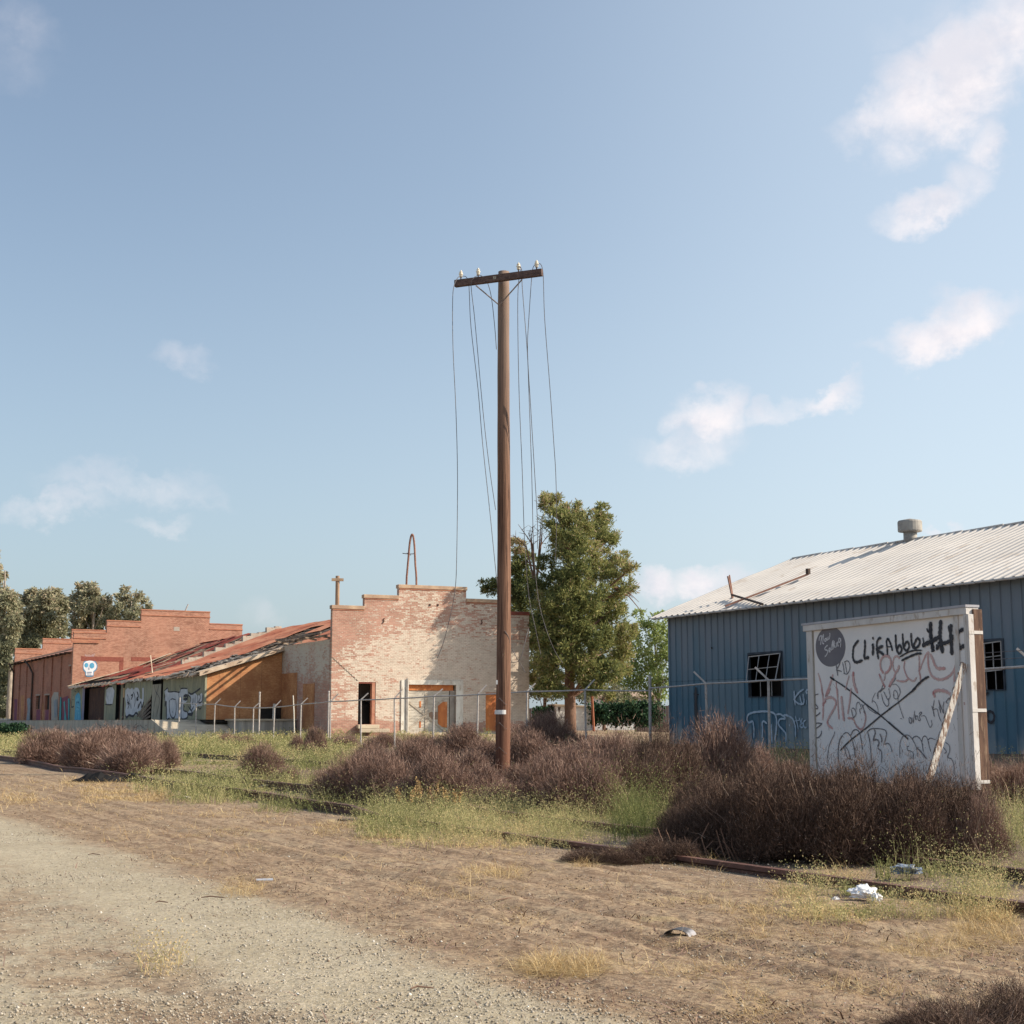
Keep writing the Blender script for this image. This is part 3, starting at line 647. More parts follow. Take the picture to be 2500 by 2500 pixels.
# wires: photo points with depth, hanging from the insulators
W = [
 [(1125,674,29.9),(1117,679,29.85),(1108,700,29.8),(1105,740,29.8),(1106,850,29.9),(1113,1000,30),(1117,1165,30.2),(1115,1360,30.4),(1111,1440,30.6),(1098,1510,30.7),(1082,1570,30.8),(1068,1606,30.9)],
 [(1127,674,29.9),(1138,676,29.85),(1144,690,29.9),(1146,720,30.0),(1150,800,30.0),(1167,950,30.1),(1178,1080,30.2),(1195,1240,30.3),(1208,1370,30.4),(1216,1440,30.4),(1232,1530,30.3),(1245,1575,30.3),(1283,1642,30.5)],
 [(1167,672,29.75),(1155,680,29.72),(1150,698,29.8),(1158,770,30.0),(1168,880,30.0),(1174,950,30.1),(1184,1050,30.3),(1196,1150,30.5),(1210,1245,30.6)],
 [(1170,672,29.75),(1178,675,29.7),(1190,690,29.8),(1200,728,30.0),(1208,800,30.1),(1212,853,30.3)],
 [(1266,652,29.4),(1272,655,29.35),(1266,690,29.5),(1264,763,29.6),(1267,950,29.8),(1275,1150,30.0),(1281,1330,30.2),(1291,1455,30.5),(1306,1530,30.7),(1320,1597,30.9)],
 [(1268,652,29.4),(1274,660,29.4),(1275,700,29.5),(1287,854,29.6),(1291,950,29.8),(1298,1150,30),(1303,1336,30.2),(1314,1460,30.4),(1333,1535,30.6),(1355,1590,30.8),(1374,1619,31)],
 [(1309,645,29.3),(1302,652,29.3),(1298,678,29.4),(1291,780,29.5),(1288,860,29.6),(1296,1000,29.8),(1305,1150,30),(1312,1270,30.1),(1312,1340,30.2)],
 [(1312,645,29.3),(1320,645,29.25),(1325,660,29.3),(1327,690,29.4),(1330,781,29.5),(1343,950,29.8),(1352,1080,30),(1357,1160,30.2),(1359,1270,30.4),(1356,1370,30.6)],
 [(1243,1617,30.3),(1262,1616,30.3),(1273,1603,30.3),(1281,1570,30.3),(1290,1535,30.4)],
 [(1232,1540,29.84),(1243,1560,29.9),(1246,1600,30.0),(1249,1617,30.1)],
]
for w in W:
    m = MB(); q = catmull([L(P(*p)) for p in w], 4); m.tube(q, .0075, 5); m.build('wire', M_wire, POLE)

# ------------------------------------------------------------------ white sign board
a = P(1979, 1800, 23.3); b = P(2377, 1800, 19.55); ang = math.degrees(math.atan2(b.y-a.y, b.x-a.x))
FS = Frame(a.x, a.y, ang); SL = (b-a).length
SG = FS.root('sign_board'); tag(SG, 'large white sign board covered in scrawled graffiti with a grey Now Selling disk', 'sign')
zt = FS.front(2100, 1520)[1]; zt = 2.74
zbm = .275
m = MB(); m.box(0, SL, 0, .03, zbm, zt-.06); m.build('panel', M_sign, SG)
m = MB(); m.box(-.06, SL+.02, -.05, .16, zt-.16+.02, zt-.045); m.build('top_rail', M_signfr, SG, bevel=.006)
m = MB(); m.box(-.09, SL+.03, -.06, .17, zt-.044, zt-.01); m.build('cap', mat('grey_cap_metal', (.42, .42, .45), (.34, .33, .36), 3, rough=.5), SG)
m = MB(); m.box(0, .16, -.028, -.001, zbm, zt-.142); m.build('edge_trim', M_signfr, SG, bevel=.004)
m = MB(); m.box(.162, .178, -.012, -.001, zbm, zt-.142); m.build('edge_seam', mat('dirty_seam', (.30, .24, .17), (.46, .42, .36), 6, (1, 1, .5)), SG)
m = MB(); m.box(SL-.30, SL-.20, -.022, -.001, zbm, zt-.142); m.build('edge_trim', M_signfr, SG, bevel=.004)
m = MB(); m.box(SL-.05, SL+.0, -.045, .0, zbm-.03, zt-.141); m.build('end_trim', M_signfr, SG, bevel=.004)
m = MB(); m.box(SL+.001, SL+.05, -.04, .05, zbm-.03, zt-.141); m.build('end_trim', M_signfr, SG, bevel=.004)
m = MB(); m.box(.18, SL-.3, -.02, -.001, zbm-.02, zbm+.07); m.build('bottom_rail', M_signfr, SG, bevel=.004)
m = MB(); m.box(SL-.10, SL+.048, .052, .20, -.2, zt-.07); m.build('post', M_signpost, SG, bevel=.006)
m = MB(); m.box(.05, .19, .04, .18, -.2, zt-.2); m.build('post', M_signpost, SG, bevel=.006)
m = MB(); m.box(SL*.5-.07, SL*.5+.07, .04, .18, -.2, zt-.2); m.build('post', M_signpost, SG, bevel=.006)
for z in (2.33, 1.28, .33):
    m = MB(); m.box(SL+.0495, SL+.056, -.04, .19, z, z+.045); m.build('strap', M_signfr, SG)
# leaning peeling plank
a3 = Vector((SL-.02, -.085, FS.front(2382, 1617, -.085)[1])); b3x, b3z = FS.front(2256, 1889, -.75)
m = MB(); m.beam(a3, (b3x, -.75, b3z-.25), .04, .10, up=(0, -1, .3)); m.build('leaning_plank', M_peel, SG, bevel=.006)
# writing. zooms of the photo: A (1960,1480) B (2170,1470) C (1960,1680) D (2170,1680), k = 220/1932
K = 220/1932.0; ZA = (1960, 1480, K); ZB = (2170, 1470, K); ZC = (1960, 1680, K); ZD = (2170, 1680, K)
p = Paint(FS, zm=ZA, off=.002); pts = []
for k_ in range(40):
    t = 2*math.pi*k_/40; x_ = 597+320*math.cos(t); y_ = 865+432*math.sin(t)
    yt = 492-(x_-380)*.155
    pts.append((x_, max(y_, yt)))
p.poly(pts); p.build('grey_disk', M_disk, SG)
p = Paint(FS, zm=ZA, off=.004)
for l in ([(352,738),(362,670),(382,640),(408,640),(400,720),(385,830)],[(398,740),(425,660),(450,605),(444,690),(432,795),(462,800)],
          [(505,690),(480,705),(475,745),(495,750),(512,715),(505,690)],[(530,665),(522,720),(545,712),(555,650),(552,700),(575,690),(588,610),(580,575)],
          [(540,850),(525,845),(478,900),(490,935),(530,945),(540,985),(505,1060),(478,1078)],[(570,960),(600,925),(592,895),(568,925),(572,975),(602,970)],
          [(615,950),(640,870),(662,740),(640,780),(628,900),(640,930)],[(650,930),(675,850),(688,750),(672,800),(662,890),(672,908)],[(690,830),(692,880),(710,875)],[(700,790),(703,800)],
          [(725,880),(735,800),(760,775),(758,850),(780,845)],[(815,700),(785,690),(778,760),(800,770),(822,700),(828,750),(818,880)],[(758,785),(765,850)]):
    p.line(l, .021, taper=False)
p.build('script_lettering', M_whitep, SG)
p = Paint(FS, zm=ZA, off=.0065); p.fuzz = MB(); pk_ = p
for l, w in (([(1205,730),(1150,790),(1095,880),(1080,1000),(1080,1100),(1110,1180),(1170,1200),(1290,1160)],.042),([(1335,715),(1340,850),(1330,1000),(1330,1110),(1430,1095)],.045),
          ([(1500,800),(1515,900),(1505,1060)],.05),([(1505,660),(1520,715)],.055),([(1690,690),(1640,690),(1595,790),(1600,930),(1610,1030),(1630,1140)],.036),([(1730,850),(1590,930),(1680,990),(1750,1045)],.042),
          ([(1820,1060),(1815,900),(1800,760),(1830,700),(1880,790),(1915,900),(1925,960)],.034),([(1810,870),(1900,870)],.03)):
    p.line(l, w)
p.zm = ZB
for l, w in (([(150,690),(155,830),(170,1000),(225,1105),(280,1040),(265,950),(225,930),(180,1010)],.038),([(300,670),(310,820),(325,970),(385,1040),(440,970),(425,870),(380,860),(335,950)],.036),
          ([(485,660),(490,800),(510,930),(560,990),(650,930),(670,830),(620,780),(560,880),(550,960)],.036),([(240,1180),(400,1085),(560,1035),(715,1035)],.022),([(280,1255),(430,1180),(600,1110),(715,1100)],.030),
          ([(905,420),(900,560),(910,760),(940,950),(955,1070)],.075),([(1120,380),(1110,560),(1100,700),(1120,850),(1160,1100)],.07),([(1345,470),(1330,640),(1345,850),(1360,1140)],.065),([(1470,540),(1450,680),(1480,850),(1500,960),(1480,1070)],.075),
          ([(720,940),(830,880),(960,820),(1100,740)],.06),([(1040,900),(1040,1010),(1090,920),(1060,860)],.035),([(1080,930),(1180,890),(1290,850),(1370,790),(1390,700)],.05),([(1400,620),(1460,700),(1530,620),(1640,570)],.05),([(1480,1040),(1560,970),(1640,930)],.055),
          ([(820,560),(850,630),(890,600),(890,450)],.03),([(1285,500),(1300,600),(1340,620)],.03),([(1690,480),(1700,540)],.05),([(1710,850),(1710,930)],.055),([(740,760),(760,900)],.045)):
    p.line(l, w)
p.zm = ZA
for l, w in (([(590,1520),(680,1580)],.055),([(680,1580),(850,1690),(1000,1800),(1170,1932)],.024)): p.line(l, w, smooth=False)
p.zm = ZC
for l, w in (([(940,0),(1130,150),(1340,330),(1680,590),(1932,810)],.02),([(1932,400),(1680,590),(1400,830),(1230,960),(1060,1090),(910,1230),(810,1340)],.02)): p.line(l, w, False, False)
p.zm = ZD
for l, w in (([(0,730),(150,860),(330,1010),(420,1090)],.026),([(0,460),(220,300),(450,110),(590,0)],.02)): p.line(l, w, False, False)
p.zm = ZB; p.line([(490,1932),(650,1750),(780,1640),(870,1595)], .03)
p.build('black_lettering', M_blackp, SG); pk_.fuzz.build('black_overspray', fuzzmat('black_overspray_paint', (.05, .05, .06), .38), SG)
p = Paint(FS, zm=ZA, off=.005)
for l, w in (([(715,1220),(735,1350),(755,1490)],.026),([(810,1185),(770,1290),(725,1370),(780,1380),(835,1400)],.02),([(855,1200),(880,1330),(895,1450)],.018),([(905,1180),(930,1320),(955,1440)],.014),([(880,1440),(960,1450),(1010,1350),(1010,1230),(960,1170),(890,1200)],.016),
             ([(1720,1690),(1690,1780),(1620,1850),(1600,1932)],.016)): p.line(l, w)
p.zm = ZC
for l, w in (([(1615,100),(1615,230)],.035),([(1650,90),(1720,20),(1760,0)],.016),([(1690,120),(1730,280),(1790,380),(1840,370),(1850,280),(1830,240)],.014),([(1740,70),(1790,170),(1830,240),(1880,180),(1860,60),(1850,0)],.014),
             ([(1040,440),(1080,600),(1100,630),(1150,540),(1110,440),(1060,430)],.016),([(1150,470),(1160,340),(1200,300),(1240,360),(1270,450)],.014),([(1270,340),(1310,440),(1345,560)],.018),([(1240,560),(1220,460),(1270,440)],.012),([(1290,390),(1350,330)],.016),
             ([(1490,320),(1500,270),(1560,310),(1610,420),(1620,540)],.012),([(1350,340),(1440,460),(1600,560)],.012),
             ([(860,1010),(800,1100),(770,1250),(760,1420),(780,1600),(810,1700)],.024),([(870,990),(940,950),(1010,1000),(1060,1110),(1100,1270),(1130,1500)],.016),([(1030,1020),(1080,920),(1150,890),(1220,950),(1250,1080),(1290,1320)],.018),
             ([(1390,930),(1430,1080),(1460,1300),(1480,1600)],.018),([(1390,930),(1480,870),(1650,870),(1770,900),(1800,980),(1780,1080),(1750,1210)],.016),([(1540,880),(1560,960),(1530,1060),(1520,1120),(1590,1100),(1640,1160),(1610,1270)],.024),([(1610,1290),(1680,1340),(1700,1450),(1690,1600)],.018),
             ([(1660,980),(1690,1050),(1705,1110),(1690,1160)],.022),([(1750,1210),(1830,1180),(1890,1250),(1925,1380)],.014),([(910,1240),(920,1350),(960,1480),(1020,1530)],.016),([(920,1250),(980,1350),(1020,1530)],.014),([(690,930),(680,980)],.035),
             ([(210,220),(270,150),(345,125)],.016),([(210,220),(260,320),(330,430),(180,440)],.020),([(380,520),(340,560),(270,610),(190,640)],.02),([(260,780),(310,750),(410,760),(350,820),(280,870)],.02),([(220,1020),(280,1065),(350,1050),(400,980),(405,910)],.02),
             ([(250,0),(262,200),(275,600),(275,900),(280,1300),(290,1640)],.016),([(160,250),(140,380),(170,520)],.012)): p.line(l, w)
p.zm = ZD
for l, w in (([(100,130),(120,210),(180,230),(200,140),(150,45),(110,90),(120,180)],.012),([(240,0),(250,100),(205,230),(230,360),(280,520),(325,650)],.012),([(255,650),(290,660)],.018),
             ([(440,640),(450,730),(490,750),(490,660),(450,620)],.016),([(505,630),(535,750)],.022),([(560,480),(545,600),(530,740)],.014),([(570,560),(590,680),(570,620),(620,590)],.014),([(620,590),(640,690),(680,680),(660,600),(710,540),(690,510),(650,560)],.014),([(700,600),(780,600),(850,760),(890,840),(930,780),(915,680)],.011),
             ([(925,380),(960,500),(980,610)],.018),([(980,250),(960,400),(950,460),(1040,450),(1080,600),(1130,720)],.012),([(1075,250),(1100,400),(1120,540)],.016),([(1075,400),(1120,530)],.014),([(1190,290),(1170,400),(1180,540),(1100,330)],.014),([(1230,300),(1300,210),(1320,280)],.012),([(1230,310),(1330,340),(1360,380)],.012),
             ([(1480,640),(1485,670)],.03),([(330,1000),(260,1130),(240,1300),(245,1500)],.012),([(330,1010),(430,1010),(520,1110),(600,1270),(630,1480)],.013),([(510,1100),(540,1050),(600,1030),(660,1070),(710,1160),(745,1370)],.016),([(710,1150),(740,1050),(790,1030),(840,1110),(870,1250),(905,1360)],.014),([(850,1110),(900,1070),(1010,1110)],.012),
             ([(440,1240),(400,1260),(410,1330),(480,1350),(530,1400),(530,1530)],.012),([(1220,1160),(1300,1230),(1310,1350),(1270,1480),(1350,1520),(1400,1650),(1400,1850)],.013),([(1170,1260),(1240,1360),(1200,1400)],.013),([(1390,760),(1435,910)],.009),([(600,1270),(700,1370),(820,1520)],.022)): p.line(l, w)
p.build('thin_black_scrawl', M_greyp, SG)
p = Paint(FS, zm=ZC, off=.0045); p.line([(680,990),(620,1110),(570,1230),(540,1400),(520,1600)], .022)
p.line([(1560,100),(1500,220),(1490,300)], .012); p.zm = ZB
for l, w in (([(80,1770),(150,1760),(220,1830),(250,1932)],.014),([(160,1620),(60,1750),(20,1820)],.03)): p.line(l, w)
p.build('faint_grey_scrawl', M_fadep, SG)
p = Paint(FS, zm=ZA, off=.0035); p.fuzz = MB(); pr_ = p
for l, w in (([(330,1430),(390,1640),(440,1932)],.03),([(650,1460),(600,1640),(490,1932)],.035),([(720,1600),(725,1760),(745,1932)],.02),([(1090,1400),(1085,1520),(1110,1680),(1170,1850)],.05),([(1000,1480),(960,1620),(920,1800)],.02),
             ([(1740,1440),(1680,1340),(1670,1200),(1730,1080),(1830,1070),(1890,1150),(1890,1290),(1830,1400),(1770,1430)],.032),([(1770,1430),(1760,1550),(1740,1600)],.022),([(1640,1450),(1690,1580),(1770,1740)],.032),([(1932,1560),(1890,1640),(1860,1720)],.035)): p.line(l, w)
p.zm = ZB
for l, w in (([(140,1500),(100,1420),(90,1300),(120,1190),(180,1160),(240,1210)],.024),([(230,1350),(200,1450),(150,1520),(110,1640),(40,1770),(10,1820)],.034),([(350,1260),(330,1400),(370,1540),(430,1640),(540,1690),(600,1610)],.022),([(170,1680),(340,1700),(430,1640)],.022),
             ([(650,1140),(660,1300),(655,1480),(680,1600),(685,1760)],.026),([(665,1470),(720,1310),(800,1130),(860,1060)],.024),([(860,1060),(845,1200),(860,1400),(920,1570),(1040,1650),(1180,1650),(1330,1560),(1420,1420),(1450,1290)],.032),([(890,1110),(950,1230),(990,1340),(1060,1420),(1220,1420)],.038),([(1450,1290),(1420,1480),(1410,1700),(1410,1932)],.032)): p.line(l, w)
p.zm = ZD
for l, w in (([(1000,190),(960,100),(1060,50),(1200,60),(1310,120),(1430,200)],.04),([(1410,0),(1410,170)],.036),([(1620,300),(1630,360)],.04)): p.line(l, w)
p.zm = ZC
for l, w in (([(400,0),(430,150),(440,300),(440,500),(430,690)],.035),([(600,0),(540,110),(480,180)],.035),([(440,300),(520,210),(620,200),(700,260),(710,360),(640,500),(560,640),(530,730),(560,800),(650,870)],.036),([(740,0),(750,180),(760,400),(780,670)],.03),([(830,170),(850,350),(870,550),(890,710)],.045),([(1040,0),(1020,230),(990,420),(970,560)],.03),
             ([(960,640),(1080,660),(1130,770),(1200,860),(1270,880),(1330,770),(1350,600),(1310,480)],.03)): p.line(l, w)
p.build('faded_red_lettering', M_redp, SG); pr_.fuzz.build('red_overspray', fuzzmat('red_overspray_paint', (.50, .30, .28), .4), SG)
p = Paint(FS, zm=ZC, off=.0042)
for l, w in (([(440,390),(450,320),(500,270)],.05),([(835,180),(845,300)],.04),([(780,560),(780,670)],.04),([(870,560),(885,700)],.04),([(540,700),(545,780)],.04),([(1165,60),(1180,110)],.05)): p.line(l, w)
p.zm = ZA
for l, w in (([(1885,1270),(1850,1370)],.045),([(1090,1420),(1092,1500)],.045),([(1640,1450),(1670,1530)],.035),([(1720,1660),(1765,1740)],.04),([(1850,1730),(1870,1690)],.045)): p.line(l, w)
p.zm = ZD; p.line([(960,70),(975,130)], .05)
p.build('dark_red_lettering', M_redd, SG)

# ------------------------------------------------------------------ blue metal building
a = P(1638, 1800, 43.6); FBl = Frame(a.x, a.y, -62.2); BL = FBl.root('blue_metal_building')
tag(BL, 'long blue corrugated metal building with a white ribbed roof and broken windows', 'building')
LEN = 26.0; WZ0 = .42; zw = FBl.front(1638, 1500)[1]; DEP = 10.4
RP = [(0, 0), (.06, 0), (.10, .032), (.16, .032), (.20, 0)]
w1 = (FBl.front(1829, 1640)[0], FBl.front(1911, 1640)[0]); w1z = (FBl.front(1870, 1702)[1], FBl.front(1870, 1592)[1])
w2 = (FBl.front(2385, 1640)[0], FBl.front(2454, 1640)[0]); w2z = (FBl.front(2430, 1686)[1], FBl.front(2430, 1560)[1])
m = MB(); E = Vector((1, 0, 0)); Zv = Vector((0, 0, 1)); Nf = Vector((0, -1, 0))
def sheet(u0, u1, v0, v1): m.corr((0, 0, 0), E, Zv, Nf, u0, u1, v0, v1, RP, .305)
sheet(0, w1[0], WZ0, zw); sheet(w1[0], w1[1], WZ0, w1z[0]); sheet(w1[0], w1[1], w1z[1], zw); sheet(w1[1], w2[0], WZ0, zw)
sheet(w2[0], w2[1], WZ0, w2z[0]); sheet(w2[0], w2[1], w2z[1], zw); sheet(w2[1], LEN, WZ0, zw); m.build('front_wall', M_blue, BL)
m = MB(); m.corr((0, 0, 0), (0, 1, 0), Zv, (-1, 0, 0), 0, DEP, WZ0, zw, RP, .305)
m.prism([(0, 0, zw), (0, DEP, zw), (0, DEP/2, zw+2.0)], (.01, 0, 0)); m.build('end_wall', M_blue, BL)
m = MB(); m.corr((LEN, 0, 0), (0, 1, 0), Zv, (1, 0, 0), 0, DEP, WZ0, zw, RP, .305); m.prism([(LEN, 0, zw), (LEN, DEP, zw), (LEN, DEP/2, zw+2.0)], (.01, 0, 0)); m.build('end_wall', M_blue, BL)
m = MB(); m.corr((0, DEP, 0), E, Zv, (0, 1, 0), 0, LEN, WZ0, zw, RP, .305); m.build('back_wall', M_blue, BL)
m = MB(); m.box(.02, LEN-.02, .03, DEP-.03, .0, WZ0-.02); m.build('foundation', mat('dark_foundation', (.07, .06, .055), (.11, .09, .08), 3), BL)
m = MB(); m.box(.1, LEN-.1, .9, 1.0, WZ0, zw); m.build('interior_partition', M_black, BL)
m = MB(); m.box(-.012, .05, -.045, -.001, WZ0, zw-.02); m.build('corner_trim', M_blue, BL)
m = MB(); m.box(-.01, LEN, -.045, -.036, 3.02, 3.05); 
sl = 2.0/(DEP/2); nrm = Vector((0, -sl, 1)).normalized(); vd = Vector((0, 1, sl)).normalized(); SLn = math.hypot(DEP/2+.35, (DEP/2+.35)*sl)
RR = [(0, 0), (.10, 0), (.2, .032), (.42, .032), (.52, 0)]
m = MB(); m.corr((0, -.35, zw+.03-.35*sl), E, vd, nrm, -.55, LEN+.5, 0, SLn, RR, .30, nv=6, warp=lambda u, v: .012*math.sin(u*1.3+v)+.01*math.sin(v*2.1)); m.build('roof', M_roofw, BL)
m = MB(); m.corr((0, DEP+.35, zw+.03-.35*sl), E, Vector((0, -1, sl)).normalized(), Vector((0, sl, 1)).normalized(), -.55, LEN+.5, 0, SLn, RR, .30, nv=2); m.build('roof', M_roofw, BL)
m = MB(); zr = zw+2.0+.03
k_ = -.5
while k_ < LEN+.4:
    m.lathe((k_+.75, DEP/2, zr-.02), [(.03, 0)], 3) if False else None
    m.tube([(k_, DEP/2, zr+.02), (k_+1.48, DEP/2, zr+.035)], [.028, .032], 8); k_ += 1.5
m.build('ridge_cap', M_roofw, BL)
m = MB(); m.tube([(0, -.33, zw-.115), (.585, -.33, zw-.122)], [.028, .034], 8); ec0 = m.build('eave_closure', M_roofw, BL); u = -.45; ec0.location.x = u
while u < LEN+.2: u += .60; c_ = ec0.copy(); col.objects.link(c_); c_.parent = BL; c_.location.x = u
def window(x0, x1, z0, z1, tilt, nxm, zs, hang=0):
    f = MB(); t = .022
    f.box(x0-.01, x0+t, -.045, .05, z0, z1); f.box(x1-t, x1+.01, -.045, .05, z0, z1); f.box(x0+t, x1-t, -.045, .05, z0, z0+t); f.box(x0+t, x1-t, -.045, .05, z1-.05, z1+.01)
    w = f.build('window', mat('window_frame_blue', (.04, .05, .065), (.07, .08, .095), 4), BL)
    g = MB(); zm = z0+(z1-z0)*zs
    for i in range(1, nxm): xx = x0+(x1-x0)*i/nxm; g.box(xx-.008, xx+.008, -.008, .01, z0+t, zm)
    g.box(x0+t, x1-t, -.01, .012, zm-.012, zm+.012)
    g.build('lower_grid', M_galv, w)
    h = MB(); A = Vector((x0+.04, -.03, z1-.10)); B = Vector((x1-.05, -.03, z1-.06)); dn = Vector((.30*tilt, -.34*tilt, -(z1-zm-.06))); C = A+dn; D = B+dn-Vector((.3*tilt*.35, 0, 0))
    for q0, q1 in ((A, B), (C, D), (A, C), (B, D)): h.beam(q0, q1, .026, .026)
    for i in (1, 2): h.beam(A.lerp(B, i/3), C.lerp(D, i/3), .018, .018)
    h.beam(A.lerp(C, .5), B.lerp(D, .5), .018, .018); h.build('tilted_sash', M_galv, w)
    return w
window(w1[0], w1[1], w1z[0], w1z[1], 1.0, 3, .36)
window(w2[0], w2[1], w2z[0], w2z[1], .0, 3, .40)
rx = FBl.front(2223, 1325, DEP/2)[0]
e = empty('roof_vent', (rx, DEP/2, zr-.1)); e.parent = BL
m = MB(); m.lathe((0, 0, -.1), [(.20, 0), (.195, .48)], 20); m.build('vent_neck', M_vent, e, smooth=True)
m = MB(); m.lathe((0, 0, .34), [(.24, 0), (.34, .02), (.35, .05), (.35, .30), (.33, .34), (.05, .40), (.01, .40)], 24); m.build('vent_cap', M_vent, e)
# spray writing on the blue wall (zoom at 1780,1650, k=210/1932)
p = Paint(FBl, zm=(1780, 1650, 210/1932.), off=.037)
for l, w in (([(1485,335),(1490,480),(1510,665)],.055),([(1700,300),(1600,370),(1500,500),(1490,540),(1580,620),(1690,640)],.05),([(1610,440),(1650,600),(1700,620),(1690,420),(1720,600)],.045),([(1795,300),(1755,350),(1780,405)],.05),([(1760,540),(1765,640)],.04),
             ([(1515,900),(1550,1050),(1580,1200)],.035),([(1480,1020),(1620,990)],.035),([(1600,940),(1640,1060),(1620,1130),(1680,1160),(1690,1060),(1640,1080),(1670,950)],.035),([(1750,990),(1700,1040),(1720,1160),(1770,1150)],.04),
             ([(560,1010),(470,1050),(425,970),(455,880),(540,830),(700,805),(870,800),(1010,830),(1070,890),(1095,1020),(1080,1250),(1050,1450)],.055),([(560,1010),(585,1200),(580,1400)],.05),([(770,1400),(780,1200),(770,1060),(810,1020),(880,1075)],.05),([(975,1080),(985,1300),(990,1500)],.05),
             ([(1080,870),(1170,860),(1240,900),(1290,880),(1410,930),(1470,1000),(1510,1150),(1515,1380)],.05),([(1250,900),(1285,960),(1180,970),(1130,1040),(1150,1120),(1240,1220),(1300,1310),(1300,1480)],.05),([(1375,1090),(1390,1130)],.08)): p.line(l, w)
p.build('pale_spray_lettering', M_palep, BL)
p = Paint(FBl, zm=(2350, 1450, 150/644.), off=.037); p.line([(265,1310),(270,1250),(300,1230),(340,1260),(340,1320),(300,1350),(265,1310)], .06); p.line([(250,1060),(285,1030)], .1)
p.zm = (1600, 1250, .33647); p.line([(300,1270),(300,1400),(308,1600)], .12); p.line([(285,1320),(325,1325)], .06)
for a_, b_ in ((560,1540),(600,1560),(640,1580),(570,1580)): p.line([(a_, b_), (a_+8, b_+40)], .12)
p.build('black_spray_marks', M_blackp, BL, True)
m = MB(); q = FBl.front(1740, 1582)
m.tube([(q[0], -.034, q[1]), (q[0], -.0345, q[1])], .035, 8); m.build('bullet_hole', M_black, BL)
# broken aerial mast lying on the roof: own thing
AM = empty('fallen_mast', FBl.w(0, 0, 0), FBl.a); tag(AM, 'broken rusty aerial mast lying across the edge of the white roof', 'mast')
def rp(px, py, lift=.1):                # a point on the front roof slope
    for yy in np.linspace(-.4, DEP/2, 60):
        x, z = FBl.front(px, py, yy)
        if z <= zw+.03+yy*sl+lift: return Vector((x, yy, zw+.03+yy*sl+lift))
    return Vector((x, yy, z))
a_, b_ = rp(1771, 1481, .08), rp(1973, 1402, .12)
m = MB(); m.beam(a_, b_, .09, .05); m.build('long_bar', M_pipe, AM)
m = MB(); m.beam(b_, b_+Vector((0, 0, .16)), .12, .08); m.build('end_bracket', M_iron, AM)
a_, b_ = rp(1788, 1454, .12), rp(1862, 1476, .06); m = MB(); m.tube([a_, b_], .035, 6); m.build('cross_bar', M_iron, AM)
x, z = FBl.front(1777, 1407, a_.y); m = MB(); m.tube([a_-Vector((0, 0, .1)), (x, a_.y, z)], .03, 6); m.build('upright_rod', M_pipe, AM)
x, z = FBl.front(1781, 1404, a_.y+.2); m = MB(); m.tube([a_+Vector((-.1, .1, -.1)), (x, a_.y+.2, z)], .022, 6); m.build('upright_rod', M_pipe, AM)

# ------------------------------------------------------------------ brick building (painted facade)
o_ = P(808, 1700, 75.0); FM = Frame(o_.x, o_.y, 23.0); FW = Frame(o_.x, o_.y, 27.8)
def zoom3(a, b): return (750+a*.31056, 1300+b*.31056)
fx = lambda a, b=600, y0=0.0: FM.front(*zoom3(a, b), y0)
MBd = FM.root('brick_building'); tag(MBd, 'stepped gable brick building with flaking cream paint behind the pole', 'building')
X1 = fx(1745, 800)[0]; xs = [0, fx(451, 550)[0], fx(722, 470)[0], fx(1250, 500)[0], fx(1523, 600)[0], X1]
z1 = fx(300, 601)[1]; z2 = fx(590, 519)[1]; z3 = fx(985, 446)[1]; tz = [z1, z2, z3, z2-.03, z1-.04]
def holes_wall(m, xa, xb, zb_, topf, holes, y0, y1, step=None):
    br = sorted(set([xa, xb]+[h for H in holes for h in H[:2]]+[x for x in (step or [])])); br = [b for b in br if xa-1e-6 <= b <= xb+1e-6]
    for i in range(len(br)-1):
        l, r = br[i], br[i+1]; mid = (l+r)/2; z = zb_; hs = sorted([(H[2], H[3]) for H in holes if H[0]-1e-6 < mid < H[1]+1e-6])
        for a, b in hs:
            if a > z: m.box(l, r, y0, y1, z, a)
            z = b
        m.box(l, r, y0, y1, z, topf(mid))
def top_at(x):
    for i in range(5):
        if x < xs[i+1]: return tz[i]
    return tz[-1]
d1 = (fx(412)[0], fx(548)[0], fx(470, 1508)[1], fx(470, 1175)[1])
d2 = (fx(803)[0], fx(1172)[0], fx(985, 1578)[1], fx(985, 1198)[1])
d3 = (fx(1405)[0], fx(1520)[0], fx(1440, 1560)[1], fx(1440, 1258)[1])
m = MB(); holes_wall(m, 0, X1, .0, top_at, [d1, d2, d3], 0, .34, xs); m.build('facade', M_fac, MBd)
for i in range(5):
    m = MB(); m.box(xs[i]-(.05 if i <= 2 else -.002), xs[i+1]+(.05 if i >= 2 else -.002), -.05, .39, tz[i], tz[i]+.19); m.build('coping', M_cop if i != 4 else M_bsoldier, MBd, bevel=.01)
    if i < 4:
        m = MB(); m.box(xs[i]+.01, xs[i+1]-.01, -.025, -.002, tz[i]-.07, tz[i]-.01); m.build('corbel_course', M_copr, MBd)
ca, sa = math.cos(R(4.8)), math.sin(R(4.8))
def wl(x, y): return (x*ca-y*sa, x*sa+y*ca)      # FW local -> FM local
SW = 7.9
m = MB(); za = FW.side(803, 1560, 0)[1]; za = 5.42
sidewin = []
m.v = []; 
pnl = [(FW.side(725, 1700, 0)[0]), (FW.side(686, 1700, 0)[0])]
